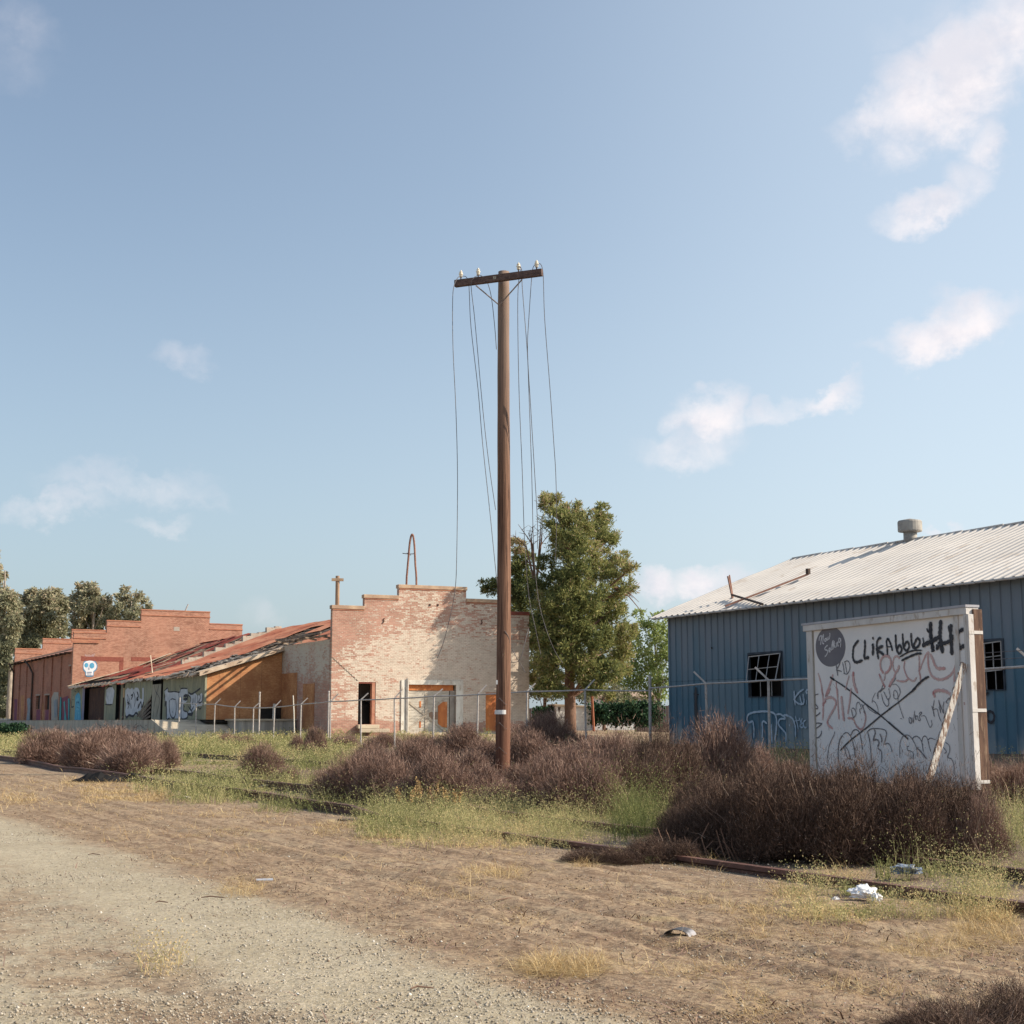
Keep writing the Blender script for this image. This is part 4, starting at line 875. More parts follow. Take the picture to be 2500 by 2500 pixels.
def wallFW(m, x0, y0, x1, y1, z0, z1, th):
    a = Vector((x0, y0, 0)); b = Vector((x1, y1, 0)); d = (b-a).normalized(); n = Vector((-d.y, d.x, 0))*th
    q = [a, b, b+n, a+n]; q = [Vector((*wl(p.x, p.y), 0)) for p in q]
    m.prism([Vector((p.x, p.y, z0)) for p in q], (0, 0, z1-z0))
WH = empty('side_anchor'); bpy.data.objects.remove(WH)
# side walls are in the warehouse frame
SR = empty('warehouse_frame_tmp'); bpy.data.objects.remove(SR)
side_root = MBd
m = MB(); m.box(.0, .34, .36, SW, .0, za); o = m.build('side_wall', M_side, MBd); o.rotation_euler = (0, 0, R(4.8))
m = MB(); m.box(X1-.34-.45, X1-.45, .80, 24, .0, za); o = m.build('side_wall', M_side, MBd)
m = MB(); m.box(.36, X1-.9, SW, SW+.2, .0, za); m.build('back_partition', M_int, MBd)
m = MB(); m.box(.4, X1-.9, 2.2, 2.3, .0, 4.6); m.build('inner_wall', M_int, MBd)
m = MB(); m.tube([(d1[0]+.62, 1.6, d1[2]), (d1[0]+.6, 1.6, d1[2]+1.0), (d1[0]+.5, 1.6, d1[2]+1.35)], [.85, .6, .1], 12); m.build('dark_heap', M_black, MBd)
m = MB(); m.box(.36, X1-.9, .36, SW, .2, d1[2]-.02); m.build('floor', M_black, MBd)
# open doorway jamb
m = MB(); m.box(d1[1]-.20, d1[1]-.001, .02, .33, d1[2], d1[3]-.002); m.build('door_jamb', mat('brick_jamb', (.36, .15, .10), (.46, .24, .16), 3), MBd)
m = MB(); m.box(d1[0]+.001, d1[1]-.2, .02, .3, d1[3]-.08, d1[3]-.003); m.build('door_lintel', M_bsoldier, MBd)
m = MB(); m.box(d1[0]-.08, d1[1]+.12, -.35, -.003, d1[2]-.22, d1[2]-.02); m.build('doorstep', M_conc, MBd, bevel=.015)
m = MB(); m.box(d1[0]-.05, d1[1]+.55, -.75, -.353, d1[2]-.42, d1[2]-.23); m.build('doorstep', M_conc, MBd, bevel=.02)
# big barn door with white surround
fw_ = .26
m = MB(); m.box(d2[0]-.42, d2[0], -.05, .1, .3, d2[3]+.25); m.build('door_surround', M_whitewood, MBd, bevel=.01)
m = MB(); m.box(d2[1], d2[1]+.42, -.05, .1, .3, d2[3]+.25); m.build('door_surround', M_whitewood, MBd, bevel=.01)
m = MB(); m.box(d2[0]+.001, d2[1]-.001, -.048, .1, d2[3]+.002, d2[3]+.248); m.build('door_surround', M_whitewood, MBd, bevel=.01)
m = MB(); m.box(d2[0]-.16, d2[0]-.06, -.10, -.052, d2[2], d2[3]+.32); m.build('door_track_post', mat('grey_post', (.30, .28, .26), (.2, .19, .18), 3), MBd)
m = MB(); m.box(d2[0]+.001, d2[1]-.1, .12, .14, d2[3]-.30, d2[3]-.002); m.build('plywood_strip', M_ply, MBd)
D = empty('barn_door', ((d2[0]), .16, d2[2])); D.parent = MBd; DW = d2[1]-d2[0]-.32; DH = d2[3]-.30-d2[2]
m = MB()
for k_ in range(15):
    zz = DH*k_/15; m.box(.01, DW, .0, .03, zz+.005, zz+DH/15-.004)
m.box(.0, DW, .031, .05, 0, DH); m.build('boards', M_doorwood, D)
for q0, q1 in (((.1, DH*.72), (DW*.95, .04)), ((.02, .18), (DW*.88, DH*.80))):
    m = MB(); m.beam((q0[0], -.02, q0[1]), (q1[0], -.02, q1[1]), .022, .11, up=(0, 0, 1)); m.build('cross_brace', M_bracewood, D)
m = MB(); m.box(DW*.42, DW*.42+.14, -.035, -.001, 0, DH*.92); m.build('centre_stile', M_bracewood, D)
m = MB(); q = [(.70, .82), (.72, .20), (.80, .13), (.94, .13), (.94, .80), (.80, .80)]; q = [(.73, .72), (.73, .24), (.79, .15), (.95, .13), (.95, .74), (.80, .74)]
m.prism([(a*DW, -.03, b*DH) for a, b in q], (0, .028, 0)); m.build('plywood_patch', M_ply, D)
m = MB(); m.box(DW*.52, DW*.72, -.024, -.002, DH*.32, DH*.50); m.build('brown_patch', mat('brown_board', (.28, .20, .15), (.22, .15, .11), 3), D)
for zz in (.60, .13): m = MB(); m.box(DW*.285, DW*.325, -.016, -.001, DH*zz, DH*(zz+.15)); m.build('red_patch', M_ply, D)
m = MB(); m.box(d2[1]-.30, d2[1]-.01, .10, .14, d2[2], d2[3]-.3); m.build('grey_side_panel', mat('grey_side_boards', (.34, .31, .27), (.25, .22, .19), 3, (1, 1, .4)), MBd)
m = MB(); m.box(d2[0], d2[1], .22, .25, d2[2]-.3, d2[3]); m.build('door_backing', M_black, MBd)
m = MB(); m.box(d3[0]+.002, d3[1]-.002, .03, .07, d3[2], d3[3]-.002); m.build('boarded_doorway', M_ply, MBd)
m = MB(); m.box(-.1, X1+.3, -.55, -.02, -.2, .52); 
m = MB(); m.box(d1[1]+.7, d3[1]+.5, -.9, -.06, -.1, .58); m.build('concrete_footing', M_conc, MBd, bevel=.02)
for (a_, b_) in ((965, 570), (1028, 570)):
    x, z = fx(a_, b_); m = MB(); m.lathe((x, 0, z-.04), [(.05, 0), (.05, .09)], 6); o = m.build('anchor_plate', M_iron, MBd)
for (a_, b_) in ((600, 695), (1370, 707)):
    x, z = fx(a_, b_); m = MB(); m.tube([(x+.06, -.02, z+.14), (x-.02, -.03, z+.1), (x+.03, -.03, z), (x-.03, -.03, z-.1), (x-.05, -.02, z-.14)], .022, 6); m.build('wall_anchor', M_iron, MBd)
p = Paint(FM, zm=(750, 1300, .31056), off=.004); pts = []; a_, b_ = 192, 985
while a_ < 400: pts += [(a_, b_), (a_+13, b_)]; a_ += 13; b_ += 12
p.line(pts, .035, smooth=False); p.build('stepped_crack', M_black, MBd)
for (px0, px1, py0, py1) in ((686.5, 725, 1642, 1765), (740.5, 768, 1668, 1777)):
    ya, yb = FW.side(px1, 1700, 0)[0], FW.side(px0, 1700, 0)[0]; zA = FW.side(px1, py0, 0)[1]; zB = .75 if px0 > 700 else 1.3
    m = MB(); m.box(-.03, -.002, ya, yb, zB, zA); o = m.build('boarded_opening', M_osb, MBd); o.rotation_euler = (0, 0, R(4.8))

# ------------------------------------------------------------------ derelict warehouse between the brick blocks
WR = FW.root('derelict_warehouse'); tag(WR, 'long derelict warehouse with a collapsing rusty roof and graffitied sheet walls', 'building')
XE = -4.4; yB = FW.side(174, 1700, XE)[0]
def zroof(x): return 3.93+(x+4.4)*.30 if x < 0 else 5.25+x*.405
XR = 5.6; ZT = 1.27
# strand board end wall
m = MB(); m.prism([(XE, 7.9, ZT), (-.01, 7.9, ZT), (-.01, 7.9, zroof(0)-.12), (XE, 7.9, zroof(XE)-.1)], (0, .06, 0)); m.build('strand_board_wall', M_osb, WR)
m = MB(); m.box(XE-.05, XE+.06, 7.84, 7.94, ZT, zroof(XE)-.1); m.build('corner_post', M_green, WR)
for (x_, z_) in ((-.20, 5.62), (-.52, 5.74)):
    m = MB(); m.beam((x_, .25, z_), (x_-.02, 7.45, z_-.02), .10, .09); m.build('eave_timber', M_plank, WR)
for y_ in (.5, 2.6, 4.9, 7.2):
    m = MB(); m.beam((.1, y_, 5.50), (-.55, y_, 5.62), .07, .09); m.build('outrigger', M_plank, WR)
# front (track side) wall pieces
def fy(px): return FW.side(px, 1700, XE)[0]
def fseg(px0, px1, matr, name, z0=ZT, z1=None, dx=0.0, th=.04, pitch=.15, lab=None):
    ya, yb = fy(px1), fy(px0); m = MB(); z1_ = zroof(XE)-.14 if z1 is None else z1
    m.corr((XE+dx, 0, 0), (0, 1, 0), (0, 0, 1), (-1, 0, 0), ya, yb, z0, z1_, [(0, 0), (.4, 0), (.5, .015), (.9, .015)], pitch, nv=1); o = m.build(name, matr, WR)
    if lab: o['label'] = lab
    return o
M_rustdoor = mat('rust_brown_door', (.10, .055, .04), (.07, .04, .035), 1.2, (1, 2, .6), c3=(.14, .08, .055))
fseg(174, 201, M_green, 'wall_panel'); fseg(201, 206.5, mat('mauve_strip', (.22, .22, .30), (.28, .26, .33), 3), 'wall_strip', z1=3.72)
fseg(206.5, 256, M_rustdoor, 'sliding_door', dx=.35, z1=3.6, lab='rust brown sliding door'); fseg(256, 283, M_green, 'wall_panel')
fseg(283, 295, M_rustdoor, 'sliding_door', dx=.25, z1=3.4); fseg(295, 300, M_green, 'wall_strip'); 
fseg(304, 347, M_green, 'wall_panel'); fseg(371, 393, mat('pale_crossed_door', (.38, .35, .28), (.31, .29, .24), 2, (2, 2, .5)), 'side_door', z1=3.45, lab='pale grey door with a painted cross'); fseg(397.5, 498, M_green, 'wall_panel')
# torn panel: triangle with hanging slats
ya, yb = fy(370.5), fy(347); zt_ = zroof(XE)-.14
m = MB(); m.prism([(XE, ya, zt_), (XE, yb, zt_), (XE, yb, ZT), (XE, (ya+yb)/2+.9, ZT+.1), (XE, ya, ZT+1.6)], (.03, 0, 0)); m.build('torn_panel', M_green, WR)
for k_ in range(5):
    m = MB(); m.beam((XE-.02, ya+.1, 1.5+k_*.28), (XE-.1-.05*k_, yb-.2-.25*(4-k_), 1.3+k_*.05), .02, .14); m.build('hanging_slat', M_plank, WR)
m = MB(); m.box(XE+.6, XE+.65, 7.96, yB-.05, ZT, 4.2); m.build('dark_lining', M_black, WR)
m = MB(); m.box(XE-.02, XE+.1, fy(303.5), fy(301), ZT+1.5, 3.4); m.build('raw_timber_stud', mat('fresh_stud', (.55, .36, .2), (.5, .32, .18), 4), WR)
m = MB(); m.box(XE+.1, X1-.4, 7.97, yB-.02, 1.1, 1.25); m.build('floor', M_black, WR)
m = MB(); m.box(X1-.3, X1-.05, 8.0, yB-.03, .0, 5.3); m.build('back_wall', M_brks, WR)
# roof helpers
def rsheet(m, y0, y1, x0, x1, lift=.0, pitch=.14, nv=5, seed=0, amp=.02):
    """ribs run up the slope; slope breaks at x=0"""
    for (xa, xb) in ((x0, min(x1, 0)), (max(x0, 0), x1)):
        if xb-xa < .05: continue
        za_, zb2 = zroof(xa), zroof(xb-1e-6); V = Vector((xb-xa, 0, zb2-za_)); Ln = V.length; V.normalize(); N = Vector((-V.z, 0, V.x))
        m.corr((xa, 0, za_+lift), (0, 1, 0), V, N, y0, y1, 0, Ln, [(0, 0), (.25, .012), (.5, .03), (.75, .012)], pitch, nv=nv, warp=lambda u, v: amp*math.sin(u*1.1+v*.9+seed)+amp*.6*math.sin(v*2.3+seed*2+u*.4))
m = MB(); rsheet(m, .45, 7.6, .36, XR, .03, seed=1); m.build('roof_sheet', M_rust, WR)
# other slope, from the ridge away
m = MB(); V = Vector((X1-XR, 0, -2.2)); Ln = V.length; V.normalize(); m.corr((XR, 0, zroof(XR)+.02), (0, 1, 0), V, Vector((-V.z, 0, V.x)), .45, 26, 0, Ln, [(0, 0), (.25, .012), (.5, .03), (.75, .012)], .16, nv=3); m.build('back_roof_slope', M_rust, WR)
m = MB(); y = 15.2; sd_ = 0
while y < 25.6:
    rsheet(m, y, min(y+2.3, 25.7), XE-.35+(.25 if sd_ % 2 else 0), XR, .03+.012*(sd_ % 2), seed=sd_); y += 2.25; sd_ += 1
m.build('roof_sheet', M_rust, WR)
m = MB(); rsheet(m, 9.5, 12.2, 2.8, XR, .06, seed=4); rsheet(m, 12.2, 15.0, 4.2, XR, .05, seed=5); m.build('roof_sheet', M_rust, WR)
# purlins and rafters of the bared strip
rr_ = random.Random(5)
m = MB(); x = XE-.3
while x < XR:
    ya_ = 7.6+rr_.uniform(-.2, .3) if x < 0 else 7.4; yb_ = 15.3+rr_.uniform(-.6, .4)
    yc = ya_
    while yc < yb_:
        ye = min(yc+rr_.uniform(2.0, 4.5), yb_)
        if rr_.random() < .86: m.beam((x, yc, zroof(x)-.02+rr_.uniform(-.03, .03)), (x+rr_.uniform(-.04, .04), ye-.03, zroof(x)-.02+rr_.uniform(-.06, .03)), .2, .03, up=(-.3, 0, 1))
        yc = ye
    x += .27
m.build('roof_boards', M_plank, WR)
m = MB(); y = 7.7
while y < yB-.2:
    m.beam((XE-.3, y, zroof(XE-.3)-.12), (-.02, y, zroof(0)-.12), .06, .14); m.beam((.0, y, zroof(0)-.12), (XR, y, zroof(XR)-.12), .06, .14); y += 1.22
m.build('rafters', M_plank, WR)
# pale edge strip above the strand board wall, and the one along the brick block
def strip(y0, y1, x0, x1, lift, name, matr, n=7, jit=.05, seed=0):
    r2 = random.Random(seed); m = MB(); xx = x0
    while xx < x1-.02:
        xe = min(xx+(x1-x0)/n, x1); j = r2.uniform(-jit, jit)
        m.prism([(xx, y0+j, zroof(xx)+lift), (xe, y0+j*.5, zroof(xe)+lift), (xe, y1, zroof(xe)+lift), (xx, y1, zroof(xx)+lift)], (0, 0, .05)); xx = xe+.004
    return m.build(name, matr, WR)
strip(7.55, 8.5, XE-.45, .25, .05, 'edge_strip', M_shing, seed=2)
m = MB(); m.prism([(XE-.45, 7.52, zroof(XE-.45)-.16), (.2, 7.52, zroof(.2)-.12), (.2, 7.52, zroof(.2)+.06), (XE-.45, 7.52, zroof(XE-.45)+.045)], (0, .028, 0)); m.build('barge_board', M_shing, WR)
strip(yB-.6, yB-.03, XE-.4, 3.2, .06, 'edge_strip', M_shing, n=6, jit=.1, seed=4)
# loose scraps on the lower roof
m = MB(); r2 = random.Random(9)
for k_ in range(60):
    x = r2.uniform(XE-.4, -.2); y = r2.uniform(8.6, 15.2); l = r2.uniform(.5, 1.8); a = r2.uniform(-.7, .7); z = zroof(x)+r2.uniform(.03, .12)
    m.beam((x, y, z), (x+l*math.sin(a)*.5, y+l*math.cos(a), zroof(x+l*math.sin(a)*.5)+r2.uniform(.02, .15)), r2.uniform(.08, .3), .02, up=(r2.uniform(-.5, .1), 0, 1))
m.build('loose_scraps', mat('grey_roofing_scraps', (.30, .27, .23), (.12, .10, .09), 1.8, c3=(.42, .36, .30)), WR)
# ragged eave fringe with rafter tails
m = MB()
y = 8.2
while y < yB-1:
    h = r2.uniform(.08, .26); w = r2.uniform(.25, .5)
    if r2.random() < .8: m.beam((XE-.34, y, zroof(XE-.34)+.0), (XE-.46, y+w, zroof(XE-.34)-h*.4), h, .02, up=(-1, 0, .6))
    y += w+.05
m.build('eave_fringe', M_shing, WR)
m = MB(); y = 8.4
while y < 15: m.beam((XE-.5, y, zroof(XE)-.28), (XE+.1, y, zroof(XE)-.14), .09, .07); y += .62
m.build('rafter_tails', M_plank, WR)
# fire wall with a broken stepped top
m = MB(); x = -1.0; r2 = random.Random(3)
while x < XR:
    w = r2.uniform(.35, .7); m.box(x, x+w-.003, 25.75, 26.1, 3.0, zroof(x+w/2)+.18+r2.uniform(0, .22)); x += w
m.build('broken_fire_wall', mat('pale_broken_masonry', (.46, .40, .33), (.34, .27, .22), 2, bump=.3, c3=(.30, .15, .11)), WR)
# collapsed bay
m = MB(); r2 = random.Random(21); y = 26.2; i_ = 0
while y < yB-.5:
    w = .86
    for (x0, x1) in ((XE-.35, -1.9), (-2.0, .9), (.8, 3.4), (3.3, XR)):
        if r2.random() < (.30 if x0 < 0 else .22): continue
        sag = r2.uniform(-.30, .08); a = r2.uniform(-.06, .06)
        V = Vector((x1-x0, 0, zroof(x1)-zroof(x0)+r2.uniform(-.22, .1))); Ln = V.length*r2.uniform(.85, 1.03); V.normalize()
        m.corr((x0, y, zroof(x0)+sag), Vector((a, 1, r2.uniform(-.12, .12))).normalized(), V, Vector((-V.z, 0, V.x)), 0, w, 0, Ln, [(0, 0), (.25, .012), (.5, .03), (.75, .012)], .17, nv=4, warp=lambda u, v, k=i_: .05*math.sin(v*1.4+k)*min(v, 1))
    y += w*.93; i_ += 1
m.build('collapsed_roof_sheets', M_rustd, WR)
m = MB(); V = Vector((X1-XR, 0, -2.2)); Ln = V.length; V.normalize(); m.corr((XR, 0, zroof(XR)), (0, 1, 0), V, Vector((-V.z, 0, V.x)), 26.2, yB-.1, 0, Ln, [(0, 0), (.25, .012), (.5, .03), (.75, .012)], .16, nv=3); m.build('back_roof_slope', M_rustd, WR)
for k_ in range(9):
    y = 27+k_*1.8; x0 = r2.uniform(-3.5, 2); m = MB(); m.beam((x0, y, zroof(x0)+.1), (x0+r2.uniform(1.5, 3), y+r2.uniform(-2, 2), zroof(x0+2)+r2.uniform(.1, .35)), .1, .05); m.build('loose_rafter', M_plank, WR)
q = FW.front(445, 1608, 24.5); m = MB(); x0 = -3.4; m.beam((x0, 24, zroof(x0)+.08), (x0+.2, 25.5, zroof(x0)+1.3), .06, .04); m.build('leaning_batten', M_shing, WR)
# graffiti on the track side wall: zoom at 290,1640 k=220/1932 and 160,1590 k=180/1932
p = Paint(FW, 'y', XE, .02, (290, 1640, 220/1932.))
p.poly([(150,400),(200,340),(250,380),(290,340),(330,390),(360,340),(420,345),(450,400),(455,570),(540,600),(535,700),(500,760),(470,830),(420,850),(380,930),(300,950),(240,930),(165,950),(140,850),(165,700),(140,560)])
p.poly([(985,410),(1060,350),(1070,430),(1200,420),(1300,430),(1320,380),(1480,365),(1490,500),(1390,520),(1385,600),(1480,620),(1400,700),(1395,820),(1480,850),(1475,960),(1420,1000),(1040,1000),(1035,640),(985,620),(1010,520)])
p.poly([(1500,470),(1600,500),(1630,440),(1700,520),(1790,450),(1810,560),(1790,730),(1700,740),(1620,830),(1560,900),(1490,880),(1560,760),(1540,640),(1560,560)])
p.poly([(510,345),(545,345),(545,600),(510,600)])
p.zm = (160, 1590, 180/1932.); p.poly([(1080,1000),(1140,930),(1240,940),(1290,1030),(1280,1150),(1250,1300),(1240,1380),(1090,1380),(1060,1250)]); p.build('silver_graffiti_fill', M_piecew, WR, True)
p = Paint(FW, 'y', XE, .027, (290, 1640, 220/1932.))
for l, w in (([(190,480),(210,560),(190,660),(230,640),(240,560)],.10),([(270,510),(310,500),(270,600)],.13),([(320,430),(350,520),(360,640),(340,760)],.10),([(400,430),(430,520),(390,590),(430,600)],.16),([(200,700),(240,680),(200,800)],.10),([(260,680),(275,790)],.14),([(430,690),(420,780),(480,650),(500,760),(540,650)],.13),([(150,940),(180,980),(230,930),(290,950),(330,940),(380,880),(420,930)],.15),
             ([(985,410),(1060,350),(1075,430),(1210,425),(1310,440),(1350,360),(1480,360)],.07),([(985,480),(1000,620),(1000,740),(1030,640),(1035,1000),(1100,990)],.10),([(1100,600),(1090,700),(1110,900),(1160,990),(1210,960),(1240,800),(1235,600)],.09),([(1120,600),(1160,580),(1230,600)],.06),([(1160,840),(1160,880)],.1),
             ([(1290,420),(1300,560),(1285,700),(1290,1000)],.08),([(1360,520),(1355,700),(1350,990),(1470,990),(1480,870),(1400,830),(1390,730)],.08),([(1400,520),(1480,510),(1470,580),(1400,590)],.16),([(1390,700),(1420,760)],.12),
             ([(1500,440),(1560,480),(1640,440),(1700,400),(1760,350)],.10),([(1500,500),(1550,560),(1540,700),(1560,830),(1620,740)],.08),([(1580,560),(1590,700),(1620,560)],.07),([(1650,500),(1650,700),(1700,640),(1700,500)],.08),([(1500,740),(1580,880),(1480,900),(1570,930),(1600,850)],.09),([(1740,470),(1760,560),(1720,660),(1790,640),(1810,500)],.08),([(1700,760),(1750,800),(1780,760)],.07),
             ([(1220,320),(1225,400)],.05),([(1310,290),(1325,350)],.05),([(720,190),(880,175),(910,200),(915,600),(880,1010)],.05)): p.line(l, w)
p.line([(760,230),(800,420),(880,600),(800,1000)], .04); p.line([(880,240),(780,640),(740,1000)], .04)
p.zm = (160, 1590, 180/1932.)
for l, w in (([(1080,1000),(1140,930),(1230,930)],.08),([(1100,1030),(1090,1140),(1110,1250)],.05),([(1050,1390),(1150,1400),(1230,1390)],.08),([(220,980),(230,1100),(210,1180)],.05),([(260,980),(250,1050),(290,1060)],.05),([(330,1000),(340,1070),(370,1010)],.05),([(180,1270),(230,1270)],.05),([(170,1300),(165,1460),(230,1440)],.09)): p.line(l, w)
p.build('black_graffiti_outline', M_piecek, WR)
p = Paint(FW, 'y', XE, .021, (160, 1590, 180/1932.)); p.poly([(260,1180),(300,1110),(350,1080),(390,1150),(400,1300),(400,1500),(410,1810),(240,1815),(255,1500)]); p.build('blue_mural_figure', M_bluep, WR)
p = Paint(FW, 'y', XE, .027, (160, 1590, 180/1932.))
p.ell(330, 1300, 45, 90); p.poly([(285,1430),(385,1430),(375,1540),(300,1540)]); p.poly([(290,1600),(320,1590),(320,1780),(290,1780)]); p.poly([(345,1600),(375,1600),(375,1780),(345,1780)]); p.build('light_blue_mural_shapes', mat('mural_light_blue', (.16, .45, .58), (.10, .34, .48), 5), WR)
p = Paint(FW, 'y', XE, .033, (160, 1590, 180/1932.)); p.ell(312, 1340, 14, 30); p.ell(350, 1340, 14, 30); p.line([(300,1450),(370,1500)], .08); p.build('dark_blue_mural_shapes', mat('mural_dark_blue', (.03, .12, .24), (.03, .10, .2), 5), WR)

# ------------------------------------------------------------------ far brick warehouse
FB = FW.sub(XE, yB); BB = FB.root('brick_warehouse'); tag(BB, 'red brick warehouse with stepped parapets and a painted skull on its front', 'building')
bx = lambda a, b=700: FB.front(a*.31056, 1350+b*.31056)
# side elevation: photo x -> local y on x=0
def by(zx, zy=1300): return FB.side(zx*.20704, 1400+zy*.20704, 0)
BLN = by(160, 1300)[0]
xsb = [0, bx(840, 600)[0], bx(1112, 500)[0], bx(1650, 500)[0], bx(1905, 600)[0]]; xsb.append(xsb[4]+xsb[1]*.98)
zB1 = bx(700, 633)[1]; zB2 = bx(975, 540)[1]; zB3 = bx(1380, 460)[1]; tzb = [zB1, zB2, zB3, zB2, zB1]
for (yy, nm, mt) in ((0, 'front_parapet_wall', M_brk), (BLN, 'rear_parapet_wall', M_brk)):
    m = MB(); 
    for i in range(5): m.box(xsb[i], xsb[i+1], yy, yy+.36, .2, tzb[i])
    m.build(nm, mt, BB)
    for i in range(5):
        m = MB(); m.box(xsb[i]-(.04 if i <= 2 else -.003), xsb[i+1]+(.04 if i >= 2 else -.003), yy-.05, yy+.41, tzb[i]-.42, tzb[i]-.34); m.box(xsb[i]-(.03 if i <= 2 else -.003), xsb[i+1]+(.03 if i >= 2 else -.003), yy-.03, yy+.39, tzb[i]+.001, tzb[i]+.10); m.build('parapet_course', M_copr, BB)
ZE = by(820, 930)[1]
ops = [(by(480)[0], by(435)[0], by(457, 1600)[1], by(457, 1440)[1]), (by(592)[0], by(540)[0], by(566, 1605)[1], by(566, 1435)[1]), (by(829)[0], by(812)[0], by(820, 1180)[1], by(820, 1095)[1])]
m = MB()
br = sorted(set([.37, BLN-.01]+[h for H in ops for h in H[:2]]))
for i in range(len(br)-1):
    l, r = br[i], br[i+1]; mid = (l+r)/2; z = .2
    for H in sorted(ops, key=lambda q: q[2]):
        if H[0]-1e-6 < mid < H[1]+1e-6: m.box(0, .34, l, r, z, H[2]); z = H[3]
    m.box(0, .34, l, r, z, ZE)
m.build('side_wall', M_brks, BB)
for zx in (165, 237, 318, 515, 615, 722):
    ya = by(zx)[0]; m = MB(); m.box(-.10, -.001, ya, ya+.34, .9, ZE-.12); m.build('pilaster', M_brks, BB)
for H in ops:
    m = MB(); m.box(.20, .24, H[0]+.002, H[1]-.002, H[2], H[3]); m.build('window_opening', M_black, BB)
    m = MB(); m.box(-.06, -.002, H[0]-.1, H[1]+.1, H[3], H[3]+.12); m.build('lintel', mat('pale_lintel', (.42, .34, .28), (.34, .25, .2), 3), BB)
ya = by(400)[0]; m = MB(); m.tube([(-.42, ya+2.6, ZE), (-.3, ya+.9, ZE-.6), (-.14, ya, ZE-1.2), (-.14, ya, 1.3)], .09, 8); m.build('drainpipe', M_iron, BB)
ya = by(172)[0]; m = MB(); m.tube([(-.4, ya+1.0, ZE), (-.14, ya, ZE-.8), (-.14, ya, 1.3)], .08, 8); m.build('drainpipe', M_iron, BB)
m = MB(); m.box(xsb[5]-.35, xsb[5], .37, BLN-.01, .2, ZE); m.build('side_wall', M_brks, BB)
# roof
xm = xsb[5]/2; zrg = zB3-.7
m = MB(); V = Vector((xm+.55, 0, zrg-ZE-.05)); Ln = V.length; V.normalize(); m.corr((-.55, 0, ZE+.02), (0, 1, 0), V, Vector((-V.z, 0, V.x)), .45, BLN+1.0, 0, Ln*.16, [(0, 0), (.4, .0), (.5, .03), (.9, .03)], .5, nv=1)
m.build('eave_sheet', mat('tarred_eave', (.10, .075, .06), (.16, .10, .075), 2), BB)
m = MB(); m.prism([(.35, .42, ZE+.1), (xm, .42, zrg), (xm, .42, zrg-.1), (.35, .42, ZE)], (0, BLN-.5, 0)); m.build('roof', mat('reddish_roofing', (.40, .20, .14), (.30, .14, .10), 1.0), BB)
m = MB(); m.prism([(xm, .42, zrg), (xsb[5]-.1, .42, ZE+.1), (xsb[5]-.1, .42, ZE), (xm, .42, zrg-.1)], (0, BLN-.5, 0)); m.build('roof', mat('reddish_roofing_back', (.40, .20, .14), (.30, .14, .10), 1.0), BB)
m = MB(); y = 1.0
while y < BLN: m.box(-.5, .0, y, y+.18, ZE-.13, ZE-.005); y += 1.9
m.build('rafter_tails', M_iron, BB)
# front details: dark brick frames, skull, block vent
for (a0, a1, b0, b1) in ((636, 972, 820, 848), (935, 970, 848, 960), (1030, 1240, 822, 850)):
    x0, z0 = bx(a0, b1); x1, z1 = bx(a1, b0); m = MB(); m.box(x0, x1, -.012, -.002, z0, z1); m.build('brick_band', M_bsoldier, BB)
x0, z0 = bx(560, 705); x1, z1 = bx(780, 688); m = MB(); m.box(x0, x1, -.10, -.002, z0, z1+.03); m.build('ledge', M_copr, BB)
x0, z0 = bx(1365, 612); x1, z1 = bx(1412, 582); m = MB(); m.box(x0, x1, -.012, -.002, z0, z1); m.build('block_patch', mat('grey_blocks', (.40, .34, .29), (.32, .27, .23), 5), BB)
ZS = (160, 1590, 180/1932.)
p = Paint(FB, 'x', 0, .010, ZS); p.poly([(455,400),(470,300),(530,240),(640,212),(750,235),(815,310),(835,410),(800,500),(745,545),(720,660),(540,662),(515,560),(465,490)], True); p.build('skull_outline', M_skullb, BB)
p = Paint(FB, 'x', 0, .020, ZS); p.poly([(468,390),(485,310),(550,262),(640,245),(735,265),(795,325),(812,405),(780,480),(725,525),(712,640),(548,640),(535,540),(485,470)], True); p.build('skull_face', M_skullw, BB)
p = Paint(FB, 'x', 0, .031, ZS); p.ell(545, 365, 50, 60); p.ell(690, 378, 62, 74); p.build('skull_eye_sockets', mat('skull_eye_blue', (.10, .34, .52), (.08, .28, .44), 4), BB)
p = Paint(FB, 'x', 0, .031, ZS); p.poly([(610,410),(628,480),(592,480)]); p.line([(560,562),(690,558)], .1)
for k_ in (575, 600, 625, 650, 675): p.line([(k_, 530), (k_, 550)], .04)
for k_ in (578, 606, 636, 664): p.line([(k_, 575), (k_, 630)], .04)
p.line([(540,640),(720,640)], .1); p.build('skull_nose_and_teeth', mat('skull_grey_blue', (.16, .20, .28), (.2, .24, .32), 4), BB)
p = Paint(FB, 'x', 0, .006, ZS)
for l in ([(510,80),(560,130),(700,120)],[(700,80),(720,130),(760,60)],[(560,100),(640,95)]): p.line(l, .10)
p.build('faint_scrawl', mat('mauve_scrawl', (.36, .24, .24), (.4, .26, .22), 4), BB)
